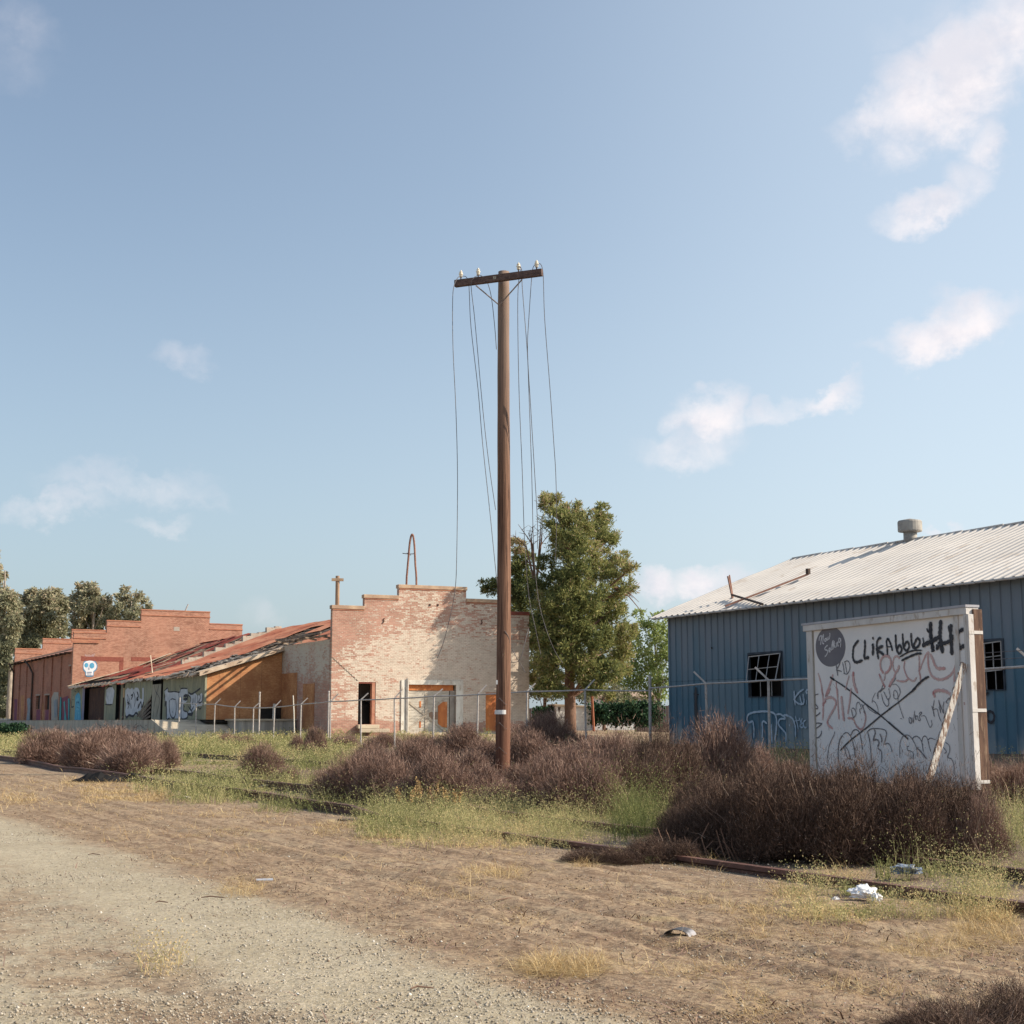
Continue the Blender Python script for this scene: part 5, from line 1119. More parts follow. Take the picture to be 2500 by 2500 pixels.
# graffiti colour patches at the foot of the side wall (zoom k=.20704 at 0,1400)
ZL = (0, 1400, .20704)
for nm, mt, polys in (('pale_painted_block', mat('pale_block', (.42, .38, .33), (.34, .31, .27), 2), [[(608,1470),(640,1400),(692,1400),(690,1745),(608,1745)]]),
    ('teal_graffiti', M_teal, [[(696,1450),(730,1460),(728,1745),(700,1745)],[(755,1520),(772,1500),(780,1640),(795,1740),(760,1740),(768,1640)],[(808,1480),(828,1470),(826,1740),(812,1740)]]),
    ('purple_graffiti', M_purp, [[(735,1470),(808,1440),(806,1745),(735,1745)],[(435,1610),(480,1600),(482,1745),(430,1745)],[(540,1610),(600,1606),(600,1745),(536,1745)],[(175,1480),(212,1480),(205,1745),(170,1745)]]),
    ('grey_graffiti', mat('grey_blue_tag', (.20, .24, .27), (.28, .30, .33), 3), [[(325,1480),(350,1465),(380,1500),(382,1740),(318,1740),(335,1600)],[(640,1500),(680,1480),(684,1680),(650,1700)]]),
    ('plywood_panel', M_osb, [[(246,1440),(300,1436),(302,1735),(246,1738)],[(500,1590),(515,1500),(518,1735),(500,1735)]])):
    p = Paint(FB, 'y', 0, {'pale_painted_block': .02, 'teal_graffiti': .05, 'purple_graffiti': .032, 'grey_graffiti': .062, 'plywood_panel': .016}[nm], ZL)
    for q in polys: p.poly(q)
    p.build(nm, mt, BB, True)
# leaning pipe behind the parapet
q0 = bx(1472, 462); q1 = bx(1500, 398)
m = MB(); m.tube([(q0[0]-.2, .8, q0[1]-.8), (q0[0], .8, q0[1]), (q1[0], .8, q1[1])], .06, 6); m.build('roof_stub_pipe', M_galv, BB)
q0 = bx(1340, 458); m = MB(); m.tube([(q0[0], .8, q0[1]-.5), (q0[0]+.5, .8, q0[1]+.25)], .02, 5); m.build('roof_stub_pipe', M_galv, BB)

# ------------------------------------------------------------------ loading docks
pc = P(370, 1757, 80.0); pl = FW.loc(pc); XP, YP = pl.x, pl.y
DK = FW.root('loading_dock'); tag(DK, 'long raised concrete loading dock with a sunlit ramp at its near end', 'loading dock')
r0 = FW.loc(P(430, 1802, 75.6)).y
m = MB(); m.box(XP, XE-.02, YP, 135, -.3, 1.255); m.build('platform', M_cwall, DK, bevel=.01)
m = MB(); m.box(XP-.02, XE-.06, YP+.002, 134, 1.257, 1.262); m.build('platform_top', M_conc, DK)
m = MB(); m.prism([(XP, YP-.002, -.2), (XP, YP-.002, 1.255), (XP, r0, .22), (XP, r0, -.2)], (4.6, 0, 0)); m.build('ramp', M_conc, DK)
m = MB(); m.prism([(XP-.03, YP-.003, -.2), (XP-.03, YP-.003, 1.30), (XP-.03, r0, .27), (XP-.03, r0, -.2)], (.028, 0, 0)); m.build('ramp_curb', M_cwall, DK)
for k_ in range(22):
    y = YP+.8+k_*2.4; m = MB(); m.box(XP-.012, XP-.001, y, y+.03, .0, 1.22); m.build('form_joint', mat('joint_dark', (.14, .125, .11), (.2, .18, .16), 4), DK) if k_ == 0 else None
p = Paint(FW, 'y', XP, .008, (0, 1350, .31056)); r2 = random.Random(4)
for k_ in range(46):
    a = r2.uniform(760, 1150); b = r2.uniform(1345, 1445); p.line([(a, b), (a+r2.uniform(-25, 25), b+r2.uniform(-18, 18)), (a+r2.uniform(-25, 25), b+r2.uniform(-18, 18))], .035)
p.build('faint_dock_scrawl', mat('dock_scrawl', (.15, .14, .14), (.22, .2, .19), 4), DK)
D2 = FW.root('small_dock'); tag(D2, 'short concrete dock with a dark recess under the plywood wall', 'loading dock')
x0 = FW.front(590, 1757, 5.2)[0]; x1 = FW.front(722, 1757, 5.2)[0]
m = MB(); m.box(x0, -.04, 5.2, 7.78, .0, 1.2); m.build('dock_body', M_cwall, D2)
m = MB(); m.box(x0-.15, -.03, 5.1, 7.82, 1.203, 1.30); m.build('dock_slab', M_conc, D2, bevel=.01)
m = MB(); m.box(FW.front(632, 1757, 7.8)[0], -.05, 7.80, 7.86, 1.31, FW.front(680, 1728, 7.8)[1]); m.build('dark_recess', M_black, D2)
m = MB(); m.beam((-.55, 7.5, 1.3), (-.50, 7.6, 2.15), .16, .05); m.build('white_post', M_whitewood, D2)

# ------------------------------------------------------------------ things behind the brick building
b = GY(820, 92); TP = empty('telegraph_pole', b); tag(TP, 'short wooden pole with a stubby crossbar standing behind the brick building', 'pole')
h = P(820, 1406, 92).z-b.z; m = MB(); m.tube([(0, 0, 0), (-.05, 0, h)], [.16, .13], 10); m.build('pole_shaft', mat('tan_pole_wood', (.34, .24, .16), (.26, .17, .12), 3, (3, 3, .5)), TP)
m = MB(); m.beam((-.42, -.1, h-.25), (.33, .02, h-.25), .22, .17); m.build('crossarm', mat('tan_arm_wood', (.42, .31, .20), (.34, .24, .16), 3), TP)
b = GY(1004, 90); PA = empty('bent_pipe_arch', b); tag(PA, 'tall thin rusty pipe bent into a narrow arch above the roof', 'pipe')
pp = [(992, 1445), (994, 1400), (997, 1365), (1000, 1330), (1003, 1312), (1006, 1305), (1009, 1310), (1012, 1335), (1014, 1380), (1017, 1445)]
q = [P(x, y, 90)-b for x, y in pp]; q = [Vector((q[0].x-.1, 0, 0))]+q+[Vector((q[-1].x+.1, 0, 0))]
m = MB(); m.tube(catmull(q, 4), .065, 7); m.build('pipe', M_pipe, PA)
m = MB(); z = (P(1000, 1352, 90)-b).z; xx = (P(998, 1352, 90)-b).x; m.tube([(xx-.4, 0, z+.03), (xx, 0, z-.02), (xx+.35, .02, z)], .025, 5); m.tube([(xx-.1, -.3, z+.02), (xx+.1, .4, z-.05)], .02, 5); m.build('cross_rods', M_iron, PA)

# ------------------------------------------------------------------ chain link fence frame (no mesh left)
FE = empty('fence_frame', GY(963, 54.5)); fo = FE.location.copy(); tag(FE, 'bare galvanised fence frame, posts, rail and slanted arms, with no mesh', 'fence')
tab = [(438.8,1716,80),(479,1718,77.5),(525,1719.6,75),(573,1726,72),(619,1728.5,69),(670,1727,66),(735,1719.6,62.5),(807,1713,59.3),(881,1709,56.8),(963,1705.5,54),(1059.6,1700,51.5),(1167,1696,49.2),(1287,1688.5,46.8),(1428,1684.8,44.6),(1587,1686.5,42.6)]
tab2 = [(1587,1680,42.6),(1723,1669,38.2),(1876,1661,34.9),(2062,1652,31.9),(2270,1640,29.0),(2530,1626,25.8),(2860,1606,22.8)]
tops = []
def post(px, py, Y, arm=(.30, -.02, .30), hh=None, r=.033):
    t = P(px, py, Y); g_ = gzf(t.x, t.y); m = MB(); zt_ = t.z if hh is None else t.z+hh
    lean = .03*math.sin(px)
    m.tube([(t.x-fo.x+lean, t.y-fo.y, g_-.15-fo.z), (t.x-fo.x, t.y-fo.y, zt_-fo.z)], r, 8); po = m.build('post', M_galv, FE)
    if arm:
        m = MB(); a0 = Vector((t.x-fo.x, t.y-fo.y, t.z-fo.z+.01)); d = Vector(arm); m.beam(a0, a0+d, .045, .018, up=(0, 1, 0)); m.build('arm', M_galv, po)
    return t
prev = None
for i, (px, py, Y) in enumerate(tab):
    last = i == len(tab)-1; first = i == 0
    t = post(px, py, Y, None if (first or last or px == 479) else (.29+.02*math.sin(i*2), .05, .29+.03*math.sin(i*3)), hh=.30 if first else (.45 if last else None), r=.045 if first or last else .031)
    if prev is not None: m = MB(); q = [prev-fo, (prev+t)/2-fo-Vector((0, 0, .012)), t-fo]; m.tube(q, .024, 7); m.build('top_rail', M_galv, FE)
    prev = t
prev = None
for i, (px, py, Y) in enumerate(tab2):
    t = P(px, py, Y)
    if i: post(px, py, Y, (-.30, .10, .31), r=.033)
    if prev is not None: m = MB(); q = [prev-fo, (prev+t)/2-fo-Vector((0, 0, .01)), t-fo]; m.tube(q, .024, 7); m.build('top_rail', M_galv, FE)
    prev = t
m = MB()
for k_, dz in ((0, .12), (1, .24)):
    q = [P(px, py, Y)-fo+Vector((-.3*(.5+.4*k_), .1*(.5+.4*k_), .31*(.5+.4*k_))) for px, py, Y in tab2[3:]]; m.tube(q, .006, 4)
m.build('barbed_wire', M_wire, FE)
for (px, pyt, Y, lab) in ((632.5, 1692, 74, 'tall lone steel post standing in front of the plywood wall'), (801.5, 1690, 68, 'tall lone steel post close to the corner of the painted brick building')):
    b = GY(px, Y); t = P(px, pyt, Y); m = MB(); m.tube([(0, 0, -.1), (0, 0, t.z-b.z)], .045, 8); m.lathe((0, 0, t.z-b.z), [(.055, 0), (.05, .05), (.01, .07)], 8); o = m.build('steel_post', M_galv); o.location = b; tag(o, lab, 'post')
q = P(717, 1710, 73); b = GY(717, 73); m = MB(); m.tube([(.05, 0, 0), (.0, 0, 1.3), (-.06, 0, q.z-b.z+.25)], .03, 7); o = m.build('steel_post', M_whitewood); o.location = b; tag(o, 'thin white painted post leaning in front of the brick side wall', 'post')

# ------------------------------------------------------------------ background right of the brick building
b = GY(1398, 92); SH = empty('garden_shed', b, R(10)); tag(SH, 'small white boarded shed behind the trunk of the big tree', 'shed')
zs = P(1398, 1722, 92).z-b.z; m = MB(); m.box(-1.05, 1.2, 0, 2.0, 0, zs); m.build('walls', mat('white_shed_boards', (.62, .60, .56), (.52, .50, .47), 2, (1, 1, 6)), SH)
m = MB(); m.prism([(-1.2, -.15, zs), (1.35, -.15, zs-.12), (1.35, -.15, zs-.04), (-1.2, -.15, zs+.08)], (0, 2.3, 0)); m.build('roof', mat('shed_roof_tan', (.42, .33, .24), (.3, .24, .18), 3), SH)
m = MB(); m.prism([(-.96, -.01, zs-.12), (-.78, -.01, zs-.12), (-.87, -.01, zs-.5)], (0, .008, 0)); m.build('gable_vent', M_iron, SH)
b = GY(1525, 120); HO = empty('white_house', b, R(5)); tag(HO, 'long low white house with a shallow roof showing above the hedge', 'house')
x0 = P(1452, 1720, 120).x-b.x; x1 = P(1612, 1720, 120).x-b.x; zt_ = P(1500, 1704, 120).z-b.z; m = MB(); m.box(x0, x1, 0, 6, 0, zt_); m.build('wall', mat('white_house_wall', (.66, .65, .63), (.58, .57, .55), 1), HO)
m = MB(); m.prism([(x0-.3, -.3, zt_), (x1+.3, -.3, zt_), (x1+.3, -.3, zt_+.12), (x0-.3, -.3, zt_+.12)], (0, 6.6, .6)); m.build('roof', mat('house_roof', (.40, .28, .20), (.3, .21, .15), 1), HO)
m = MB(); xw = P(1567, 1714, 120).x-b.x; m.box(xw-.3, xw+.3, -.02, .01, zt_-.75, zt_-.25); m.build('window', M_black, HO)
b = GY(1630, 96); BF = empty('board_fence', b); tag(BF, 'dark brown board fence between the hedge and the blue building', 'fence'); zt_ = P(1630, 1722, 96).z-b.z
m = MB(); x = -2.2
while x < 6: m.box(x, x+.14, 0, .03, -.3, zt_+.03*math.sin(x*9)); x += .15
m.build('boards', mat('dark_fence_boards', (.12, .085, .075), (.08, .055, .05), 2, (3, 1, .5)), BF)
m = MB(); m.box(-2.2, 6, .03, .1, .4, .5); m.build('stringer', M_plank, BF)
for (px, lab) in ((1325, 'dark brown board fence left of the big tree beside the brick building'),):
    b = GY(px, 96); B2 = empty('board_fence', b); tag(B2, lab, 'fence'); z_ = P(1325, 1728, 96).z-b.z
    m = MB(); x = -1.2
    while x < 1.6: m.box(x, x+.14, 0, .03, -.3, z_+.03*math.sin(x*9)); x += .15
    m.build('boards', bpy.data.materials['dark_fence_boards'], B2)
b = GY(1450, 88); m = MB(); t = P(1447, 1700, 88); m.tube([(0, 0, -.1), (-.1, 0, t.z-b.z)], .08, 7); o = m.build('rusty_post', mat('rusty_post_paint', (.34, .13, .07), (.26, .10, .06), 3)); o.location = b; tag(o, 'thin rust red post right of the big tree trunk', 'post')
b = P(14, 1757, 141); m = MB(); zb_ = gzf(b.x, b.y)
m.corr((0, 0, 0), (1, 0, 0), (0, 0, 1), (0, -1, 0), -1.6, .62, zb_, P(14, 1754.5, 141).z, [(0, 0), (.5, 0), (.55, .03), (.95, .03)], .2); o = m.build('white_metal_fence', M_whitewood); o.location = (b.x, b.y, 0); tag(o, 'low white ribbed metal fence at the far left behind the dock', 'fence')

# ------------------------------------------------------------------ foliage
def cards(rs, C, size, aspect, bias=None, jit=1.0):
    """C (n,3) centres -> quads; bias: preferred long direction (n,3)"""
    n = len(C); d = rs.normal(size=(n, 3)); 
    if bias is not None: d = d*jit+bias
    d /= np.linalg.norm(d, axis=1)[:, None]; e = np.cross(d, rs.normal(size=(n, 3))); e /= np.linalg.norm(e, axis=1)[:, None]
    s = size*(.6+.8*rs.rand(n, 1)); a = d*s; w = e*s*aspect
    V = np.stack([C-w*.35, C+a*.5-w, C+a+w*.0, C+a*.5+w], 1).reshape(-1, 3)
    F = np.arange(n*4).reshape(n, 4); return V, F
def foliage(clumps, n_per, size, aspect, seed, droop=0.0, shell=.55, fuzz=.18):
    rs = np.random.RandomState(seed); Vs = []; R_ = []
    for (c, r, br) in clumps:
        n = int(n_per*(r**2)); d = rs.normal(size=(n, 3)); d /= np.linalg.norm(d, axis=1)[:, None]
        rad = r*(shell+(1-shell)*rs.rand(n)**.5)*(1+fuzz*rs.normal(size=n))*(.85+.35*rs.rand())
        # break each clump into sub-tufts
        k = max(5, int(14*r)); td = rs.normal(size=(k, 3)); td /= np.linalg.norm(td, axis=1)[:, None]; idx = rs.randint(0, k, n)
        m_ = rs.rand(n) < .7; tc = td[idx]*(r*(.55+.5*rs.rand(k))[idx])[:, None]; loc_ = np.where(m_[:, None], tc+d*(r*.30*rs.rand(n)**.6)[:, None], d*rad[:, None])
        C = np.array(c)[None]+loc_*np.array([1, 1, .85])
        b = d*.9; b[:, 2] += (.4-droop*2.2)
        V, F = cards(rs, C, size, aspect, b, .8); Vs.append(V)
        R_.append(np.clip(br+.20*rs.normal(size=n)+.25*(rs.rand(k)[idx]-.5), 0, 1))
    V = np.concatenate(Vs); return V, np.arange(len(V)).reshape(-1, 4), np.concatenate(R_)
def tree(name, label, base, clumps, leafm, barkm, n_per, size, aspect, seed, tr, split, droop=0.0, group=None, limb=.5, shell=.55, top=None, cat='tree'):
    root = empty(name, base); tag(root, label, cat, group); b = Vector(base); rr = random.Random(seed)
    ex_ = []
    for c, r, br in clumps:
        for _ in range(3):
            a_ = rr.uniform(0, 6.28); e_ = rr.uniform(-.4, 1.3); ex_.append(((c[0]+math.cos(a_)*r*.95, c[1]+math.sin(a_)*r*.6, c[2]+math.sin(e_)*r*.95), r*rr.uniform(.22, .40), min(1, br+.08)))
    cl = [((c[0]-b.x, c[1]-b.y, c[2]-b.z), r, br) for c, r, br in list(clumps)+ex_]; ncl = len(clumps)
    V, F, rd = foliage(cl, n_per, size, aspect, seed, droop, shell)
    np_mesh('crown', V, F, leafm, root, rnd=rd)
    m = MB(); ztop = max(c[0][2] for c in cl) if top is None else top; xt = sum(c[0][0] for c in cl)/len(cl)*.5
    n = 9; tp = [Vector((xt*(i/n)**1.3+.05*math.sin(i*2)*tr, .05*math.cos(i*1.7)*tr, -.2+(ztop*.9+.2)*i/n)) for i in range(n+1)]
    m.tube(tp, [tr*(1.15-(i/n)*.95) for i in range(n+1)], 10)
    m.build('trunk', barkm, root, smooth=True)
    m = MB()
    for c, r, br in cl[:ncl]:
        if rr.random() > limb: continue
        c = Vector(c); t = max(.12, min(.85, (c.z-rr.uniform(.5, 2.2))/ztop)); s = tp[int(t*n)].lerp(tp[min(n, int(t*n)+1)], .5)
        mid = s.lerp(c, .5)+Vector((rr.uniform(-.3, .3), rr.uniform(-.3, .3), rr.uniform(.0, .4)))*r
        m.tube([s, mid, c, c+(c-mid)*.25], [tr*.30, tr*.2, tr*.10, tr*.04], 5)
        for _ in range(3):
            e = c+Vector((rr.uniform(-1, 1), rr.uniform(-1, 1), rr.uniform(-.5, 1)))*r*.9; m.tube([mid.lerp(c, rr.random()), (c+e)/2, e], [tr*.09, tr*.05, tr*.02], 4)
    if m.v: m.build('limbs', barkm, root)
    return root
# big juniper
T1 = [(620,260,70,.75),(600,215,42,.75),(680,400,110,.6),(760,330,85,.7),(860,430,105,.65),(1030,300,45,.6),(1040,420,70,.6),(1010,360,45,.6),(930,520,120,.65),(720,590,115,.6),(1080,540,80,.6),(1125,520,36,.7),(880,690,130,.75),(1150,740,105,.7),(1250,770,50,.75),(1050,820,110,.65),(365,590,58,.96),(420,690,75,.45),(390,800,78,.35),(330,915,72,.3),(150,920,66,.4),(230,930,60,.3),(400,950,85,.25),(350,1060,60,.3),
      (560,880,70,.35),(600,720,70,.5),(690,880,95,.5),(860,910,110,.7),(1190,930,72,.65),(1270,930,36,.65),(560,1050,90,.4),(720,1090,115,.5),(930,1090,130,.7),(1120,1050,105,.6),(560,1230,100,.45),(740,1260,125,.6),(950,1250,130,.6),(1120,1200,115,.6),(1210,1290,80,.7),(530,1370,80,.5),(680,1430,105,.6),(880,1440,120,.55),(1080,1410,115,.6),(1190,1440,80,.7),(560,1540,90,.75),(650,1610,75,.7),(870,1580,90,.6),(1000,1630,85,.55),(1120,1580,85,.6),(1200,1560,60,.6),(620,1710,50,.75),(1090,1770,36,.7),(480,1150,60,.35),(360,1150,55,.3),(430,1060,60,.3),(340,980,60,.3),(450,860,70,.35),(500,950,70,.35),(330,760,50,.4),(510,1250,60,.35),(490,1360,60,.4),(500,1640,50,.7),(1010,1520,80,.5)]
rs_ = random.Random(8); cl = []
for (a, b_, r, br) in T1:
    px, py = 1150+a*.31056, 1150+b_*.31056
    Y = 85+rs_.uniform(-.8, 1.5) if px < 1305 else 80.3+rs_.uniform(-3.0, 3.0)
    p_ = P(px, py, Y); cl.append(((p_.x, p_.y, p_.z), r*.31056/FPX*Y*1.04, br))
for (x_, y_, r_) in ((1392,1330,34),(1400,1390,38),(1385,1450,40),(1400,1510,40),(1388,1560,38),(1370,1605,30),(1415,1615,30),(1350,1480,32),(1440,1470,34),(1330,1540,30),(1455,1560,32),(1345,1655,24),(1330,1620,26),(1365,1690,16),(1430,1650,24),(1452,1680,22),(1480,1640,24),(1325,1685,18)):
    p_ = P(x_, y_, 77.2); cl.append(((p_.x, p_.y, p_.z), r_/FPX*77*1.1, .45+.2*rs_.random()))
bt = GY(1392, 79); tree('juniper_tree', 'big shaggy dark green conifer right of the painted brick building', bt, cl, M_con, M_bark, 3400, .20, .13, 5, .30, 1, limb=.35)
m = MB(); rt = bpy.data.objects['juniper_tree']; r2 = random.Random(77); o0 = P(1308, 1350, 82)-Vector(bt)
for (x, y) in ((1322,1262),(1265,1280),(1290,1300),(1325,1255),(1300,1285),(1252,1305),(1335,1310)):
    e = P(x, y, 82)-Vector(bt); m.tube([o0-Vector((0, 0, 2)), o0.lerp(e, .35)+Vector((r2.uniform(-.2, .2), 0, 0)), e], [.07, .04, .012], 5)
    for _ in range(5):
        s = o0.lerp(e, r2.uniform(.35, .95)); m.tube([s, s+Vector((r2.uniform(-.5, .5), r2.uniform(-.3, .3), r2.uniform(0, .5)))], [.018, .006], 4)
for (x, y) in ((1560,1470),(1572,1500),(1545,1460)):
    s = P(1500, 1435, 79)-Vector(bt); e = P(x, y, 79)-Vector(bt); m.tube([s, s.lerp(e, .5)+Vector((0, 0, .25)), e], [.06, .035, .01], 5)
m.build('bare_branches', M_bark, rt)
def ctree(name, label, pxb, Y, L_, zm, leafm, barkm, n_per, size, aspect, seed, tr, droop=0, group=None, dz=2.5, cat='tree', shell=.5, limb=.5):
    ox, oy, k = zm; rs2 = random.Random(seed); cl = []
    for (a, b_, r, br) in L_:
        Yc = Y+rs2.uniform(-dz, dz); p_ = P(ox+a*k, oy+b_*k, Yc); cl.append(((p_.x, p_.y, p_.z), r*k/FPX*Yc*1.0, br))
    return tree(name, label, GY(pxb, Y), cl, leafm, barkm, n_per, size, aspect, seed, tr, 1, droop, group, limb=limb, shell=shell, cat=cat)
ZQ = (0, 1400, .20704); GE = 'eucalyptus trees behind the brick warehouse'
ctree('eucalyptus_tree', 'tall grey green eucalyptus cut by the left edge of the picture', 4, 165, [(-90,-220,70,.7),(-20,-90,40,.8),(50,20,35,.8),(-60,0,60,.7),(-110,150,110,.6),(-120,350,130,.6),(-60,560,130,.45),(-40,760,120,.3),(-60,960,120,.25),(0,1150,100,.2),(30,1330,90,.25),(-50,1500,90,.2),(40,1520,70,.3)], ZQ, M_euc, M_barkg, 950, .42, .20, 21, .35, .5, GE)
ctree('eucalyptus_tree', 'eucalyptus with dark hanging foliage just left of the brick warehouse', 22, 158, [(80,220,70,.7),(120,300,80,.65),(50,330,90,.6),(160,400,90,.6),(60,470,100,.6),(150,560,100,.55),(40,640,100,.65),(120,740,90,.6),(180,680,60,.45),(60,860,90,.35),(140,900,80,.25),(40,1020,80,.2),(120,1090,70,.15),(60,1220,80,.2),(110,1380,60,.25),(40,1560,70,.2),(90,1640,70,.15)], ZQ, M_euc, M_barkg, 1000, .40, .20, 22, .35, .5, GE)
ctree('eucalyptus_tree', 'broad eucalyptus with two crowns over the stepped rear parapet', 110, 168, [(370,230,58,.7),(340,310,80,.65),(450,330,85,.65),(540,270,80,.7),(660,210,48,.7),(690,310,80,.65),(770,340,60,.6),(420,430,90,.6),(560,400,95,.6),(730,440,80,.6),(330,520,100,.6),(470,560,80,.5),(600,540,90,.55),(750,560,60,.5),(300,660,90,.5),(420,690,90,.45),(570,680,90,.5),(720,680,80,.55),(260,800,90,.35),(400,800,90,.25),(540,780,70,.35),(330,900,80,.2)], ZQ, M_euc, M_barkg, 900, .42, .20, 23, .35, .5, GE)
ctree('eucalyptus_tree', 'round topped eucalyptus in the middle of the row above the brick roof', 222, 162, [(1040,170,70,.72),(960,190,60,.7),(1110,200,58,.7),(920,270,70,.65),(1050,280,80,.55),(1140,300,60,.55),(1250,310,60,.7),(890,380,60,.65),(990,400,90,.6),(1110,400,80,.5),(1220,400,80,.65),(1280,470,50,.6),(920,500,80,.7),(1040,520,80,.6),(1150,520,80,.5),(1240,560,60,.55),(900,620,70,.65),(1010,640,90,.65),(1130,620,60,.4),(870,700,60,.5),(1180,700,50,.3)], ZQ, M_euc, M_barkg, 900, .40, .20, 24, .32, .5, GE)
ctree('eucalyptus_tree', 'airy eucalyptus with gaps of sky, rightmost of the row', 315, 160, [(1470,200,50,.7),(1420,290,58,.65),(1530,260,50,.7),(1650,240,45,.7),(1690,310,45,.65),(1590,310,50,.6),(1390,390,62,.55),(1490,380,60,.6),(1620,400,50,.6),(1760,380,42,.65),(1350,470,62,.45),(1450,470,70,.45),(1560,470,70,.5),(1690,460,56,.6),(1380,560,60,.35),(1500,560,70,.35),(1620,550,60,.5)], ZQ, M_euc, M_barkg, 720, .38, .20, 25, .28, .5, GE)
ctree('leafy_tree', 'airy light green tree between the big conifer and the blue building', 1612, 100, [(1600,1520,30,.6),(1572,1545,34,.6),(1628,1545,28,.6),(1548,1590,38,.55),(1600,1590,42,.6),(1635,1600,30,.5),(1530,1640,36,.5),(1575,1650,42,.5),(1620,1655,36,.45),(1545,1690,34,.5),(1600,1695,32,.5),(1500,1690,30,.4),(1560,1500,16,.7),(1636,1510,16,.7)], (0, 0, 1), M_lite, M_barkg, 750, .17, .35, 31, .14, 0, dz=1.2, shell=.3)
ctree('leafy_tree', 'low green tree filling the gap between the brick wall and the conifer', 1330, 98, [(1305,1560,26,.3),(1310,1610,34,.3),(1325,1650,34,.4),(1310,1690,28,.4),(1345,1690,28,.5),(1370,1670,28,.4)], (0, 0, 1), M_euc, M_bark, 900, .17, .35, 32, .14, 0, dz=1.0)
ctree('leafy_tree', 'low dark tree under the right side of the conifer by the hedge', 1475, 97, [(1440,1680,28,.3),(1480,1670,30,.4),(1500,1700,26,.4),(1420,1700,22,.3),(1530,1715,18,.3)], (0, 0, 1), M_euc, M_bark, 900, .17, .35, 33, .12, 0, dz=1.0)
def hedge(label, px0, px1, pyt, Y, seed, leafm=M_hedge, name='hedge', cat='hedge'):
    rs2 = random.Random(seed); cl = []; b = GY((px0+px1)/2, Y); px = px0
    while px <= px1:
        for k_ in range(3):
            p_ = P(px+rs2.uniform(-4, 4), pyt+6+k_*14, Y+rs2.uniform(-.5, .5)); cl.append(((p_.x-b.x, p_.y-b.y, max(.2, p_.z-b.z)), .42+.12*rs2.random(), .5))
        px += 13
    V, F, rd = foliage(cl, 900, .15, .45, seed); o = np_mesh(name, V, F, leafm, rnd=rd); o.location = b; tag(o, label, cat); return o
hedge('dark glossy green hedge right of the small white shed', 1445, 1612, 1724, 92.5, 41)
hedge('short dark green hedge left of the small white shed', 1312, 1356, 1736, 93, 42)
hedge('patch of dark green ivy growing at the left end of the dock', 0, 62, 1778, 92, 43, name='ivy_patch', cat='ivy')

# ------------------------------------------------------------------ brown dry bushes
def twigs(rs, P0, D, Ln, W):
    n = len(P0); e = np.cross(D, rs.normal(size=(n, 3))); e /= np.linalg.norm(e, axis=1)[:, None]+1e-9; w = e*W[:, None]*.5; P1 = P0+D*Ln[:, None]
    return np.stack([P0-w, P0+w, P1+w*.45, P1-w*.45], 1).reshape(-1, 3)
def bush_mesh(name, n, seed, matr, width=.006, ln=(.05, .20), up=.35, spiky=0.0, light=.0, stems=70):
    rs = np.random.RandomState(seed)
    K_ = 9; ca = rs.rand(K_)*6.28; cr = .62*rs.rand(K_)**.6; ctr = np.stack([cr*np.cos(ca), cr*np.sin(ca), rs.uniform(0, .12, K_)], 1); rk = rs.uniform(.34, .56, K_); hk = rs.uniform(.50, .98, K_)*(1-.35*cr)
    idx = rs.randint(0, K_, n)
    th = rs.rand(n)*2*np.pi; cz = rs.rand(n)**.8; sz = np.sqrt(1-cz**2); d = np.stack([sz*np.cos(th), sz*np.sin(th), cz], 1)
    lump = .78+.40*fbm((th/2/np.pi)*6+idx*3, cz*4+idx, seed, 3)
    r = (rs.rand(n)**.45)*lump*(1+(.12+spiky*.22)*np.abs(rs.normal(size=n))*(rs.rand(n) < .16))
    P0 = ctr[idx]+d*r[:, None]*np.stack([rk, rk, hk], 1)[idx]; P0[:, 2] = np.maximum(P0[:, 2], .01)
    D = d*.9+np.array([0, 0, .3])+P0*.35+rs.normal(size=(n, 3))*.75; D[:, 2] += up; D /= np.linalg.norm(D, axis=1)[:, None]
    Ln = rs.uniform(ln[0], ln[1], n)*(1-.25*r); W = width*(.55+.8*rs.rand(n))
    sd = rs.rand(n) < .16; Ln = np.where(sd, width*2.2, Ln); W = np.where(sd, width*2.0, W)
    V = twigs(rs, P0, D, Ln, W)
    rnd = np.clip(rs.rand(n)**1.2*.90+light+.12*sd+.10*(vnoise(P0[:, 0]*5, P0[:, 1]*5+P0[:, 2]*4, seed)-.5), 0, 1)
    # main stems
    S = []; R2 = []
    for i in range(stems):
        t0 = rs.rand()*6.28; e = rs.uniform(.15, 1.0); dd = np.array([math.cos(t0)*math.sqrt(1-e*e), math.sin(t0)*math.sqrt(1-e*e), e]); m_ = 7; p = np.array([rs.normal()*.08, rs.normal()*.08, 0.0]); dr = dd+rs.normal(size=3)*.35
        for k_ in range(m_):
            dr = dr*.75+dd*.25+rs.normal(size=3)*.10; dr /= np.linalg.norm(dr); q = p+dr*.135; S.append((p, q-p, width*(2.6-1.7*k_/m_))); R2.append(.55+.45*rs.rand()); p = q
    P0b = np.array([s[0] for s in S]); Db = np.array([s[1] for s in S]); Lb = np.linalg.norm(Db, axis=1); Db /= Lb[:, None]
    V = np.concatenate([V, twigs(rs, P0b, Db, Lb, np.array([s[2] for s in S]))]); rnd = np.concatenate([rnd, np.array(R2)])
    F = np.arange(len(V)).reshape(-1, 4); me_o = np_mesh(name, V, F, matr, rnd=rnd); return me_o
protoA = [bush_mesh('dry_bush', 36000, 100+i, M_twig, .0062) for i in range(3)]
protoB = [bush_mesh('dry_bush', 82000, 200+i, M_twigd, .0042, (.03, .12), .3, spiky=.6) for i in range(2)]
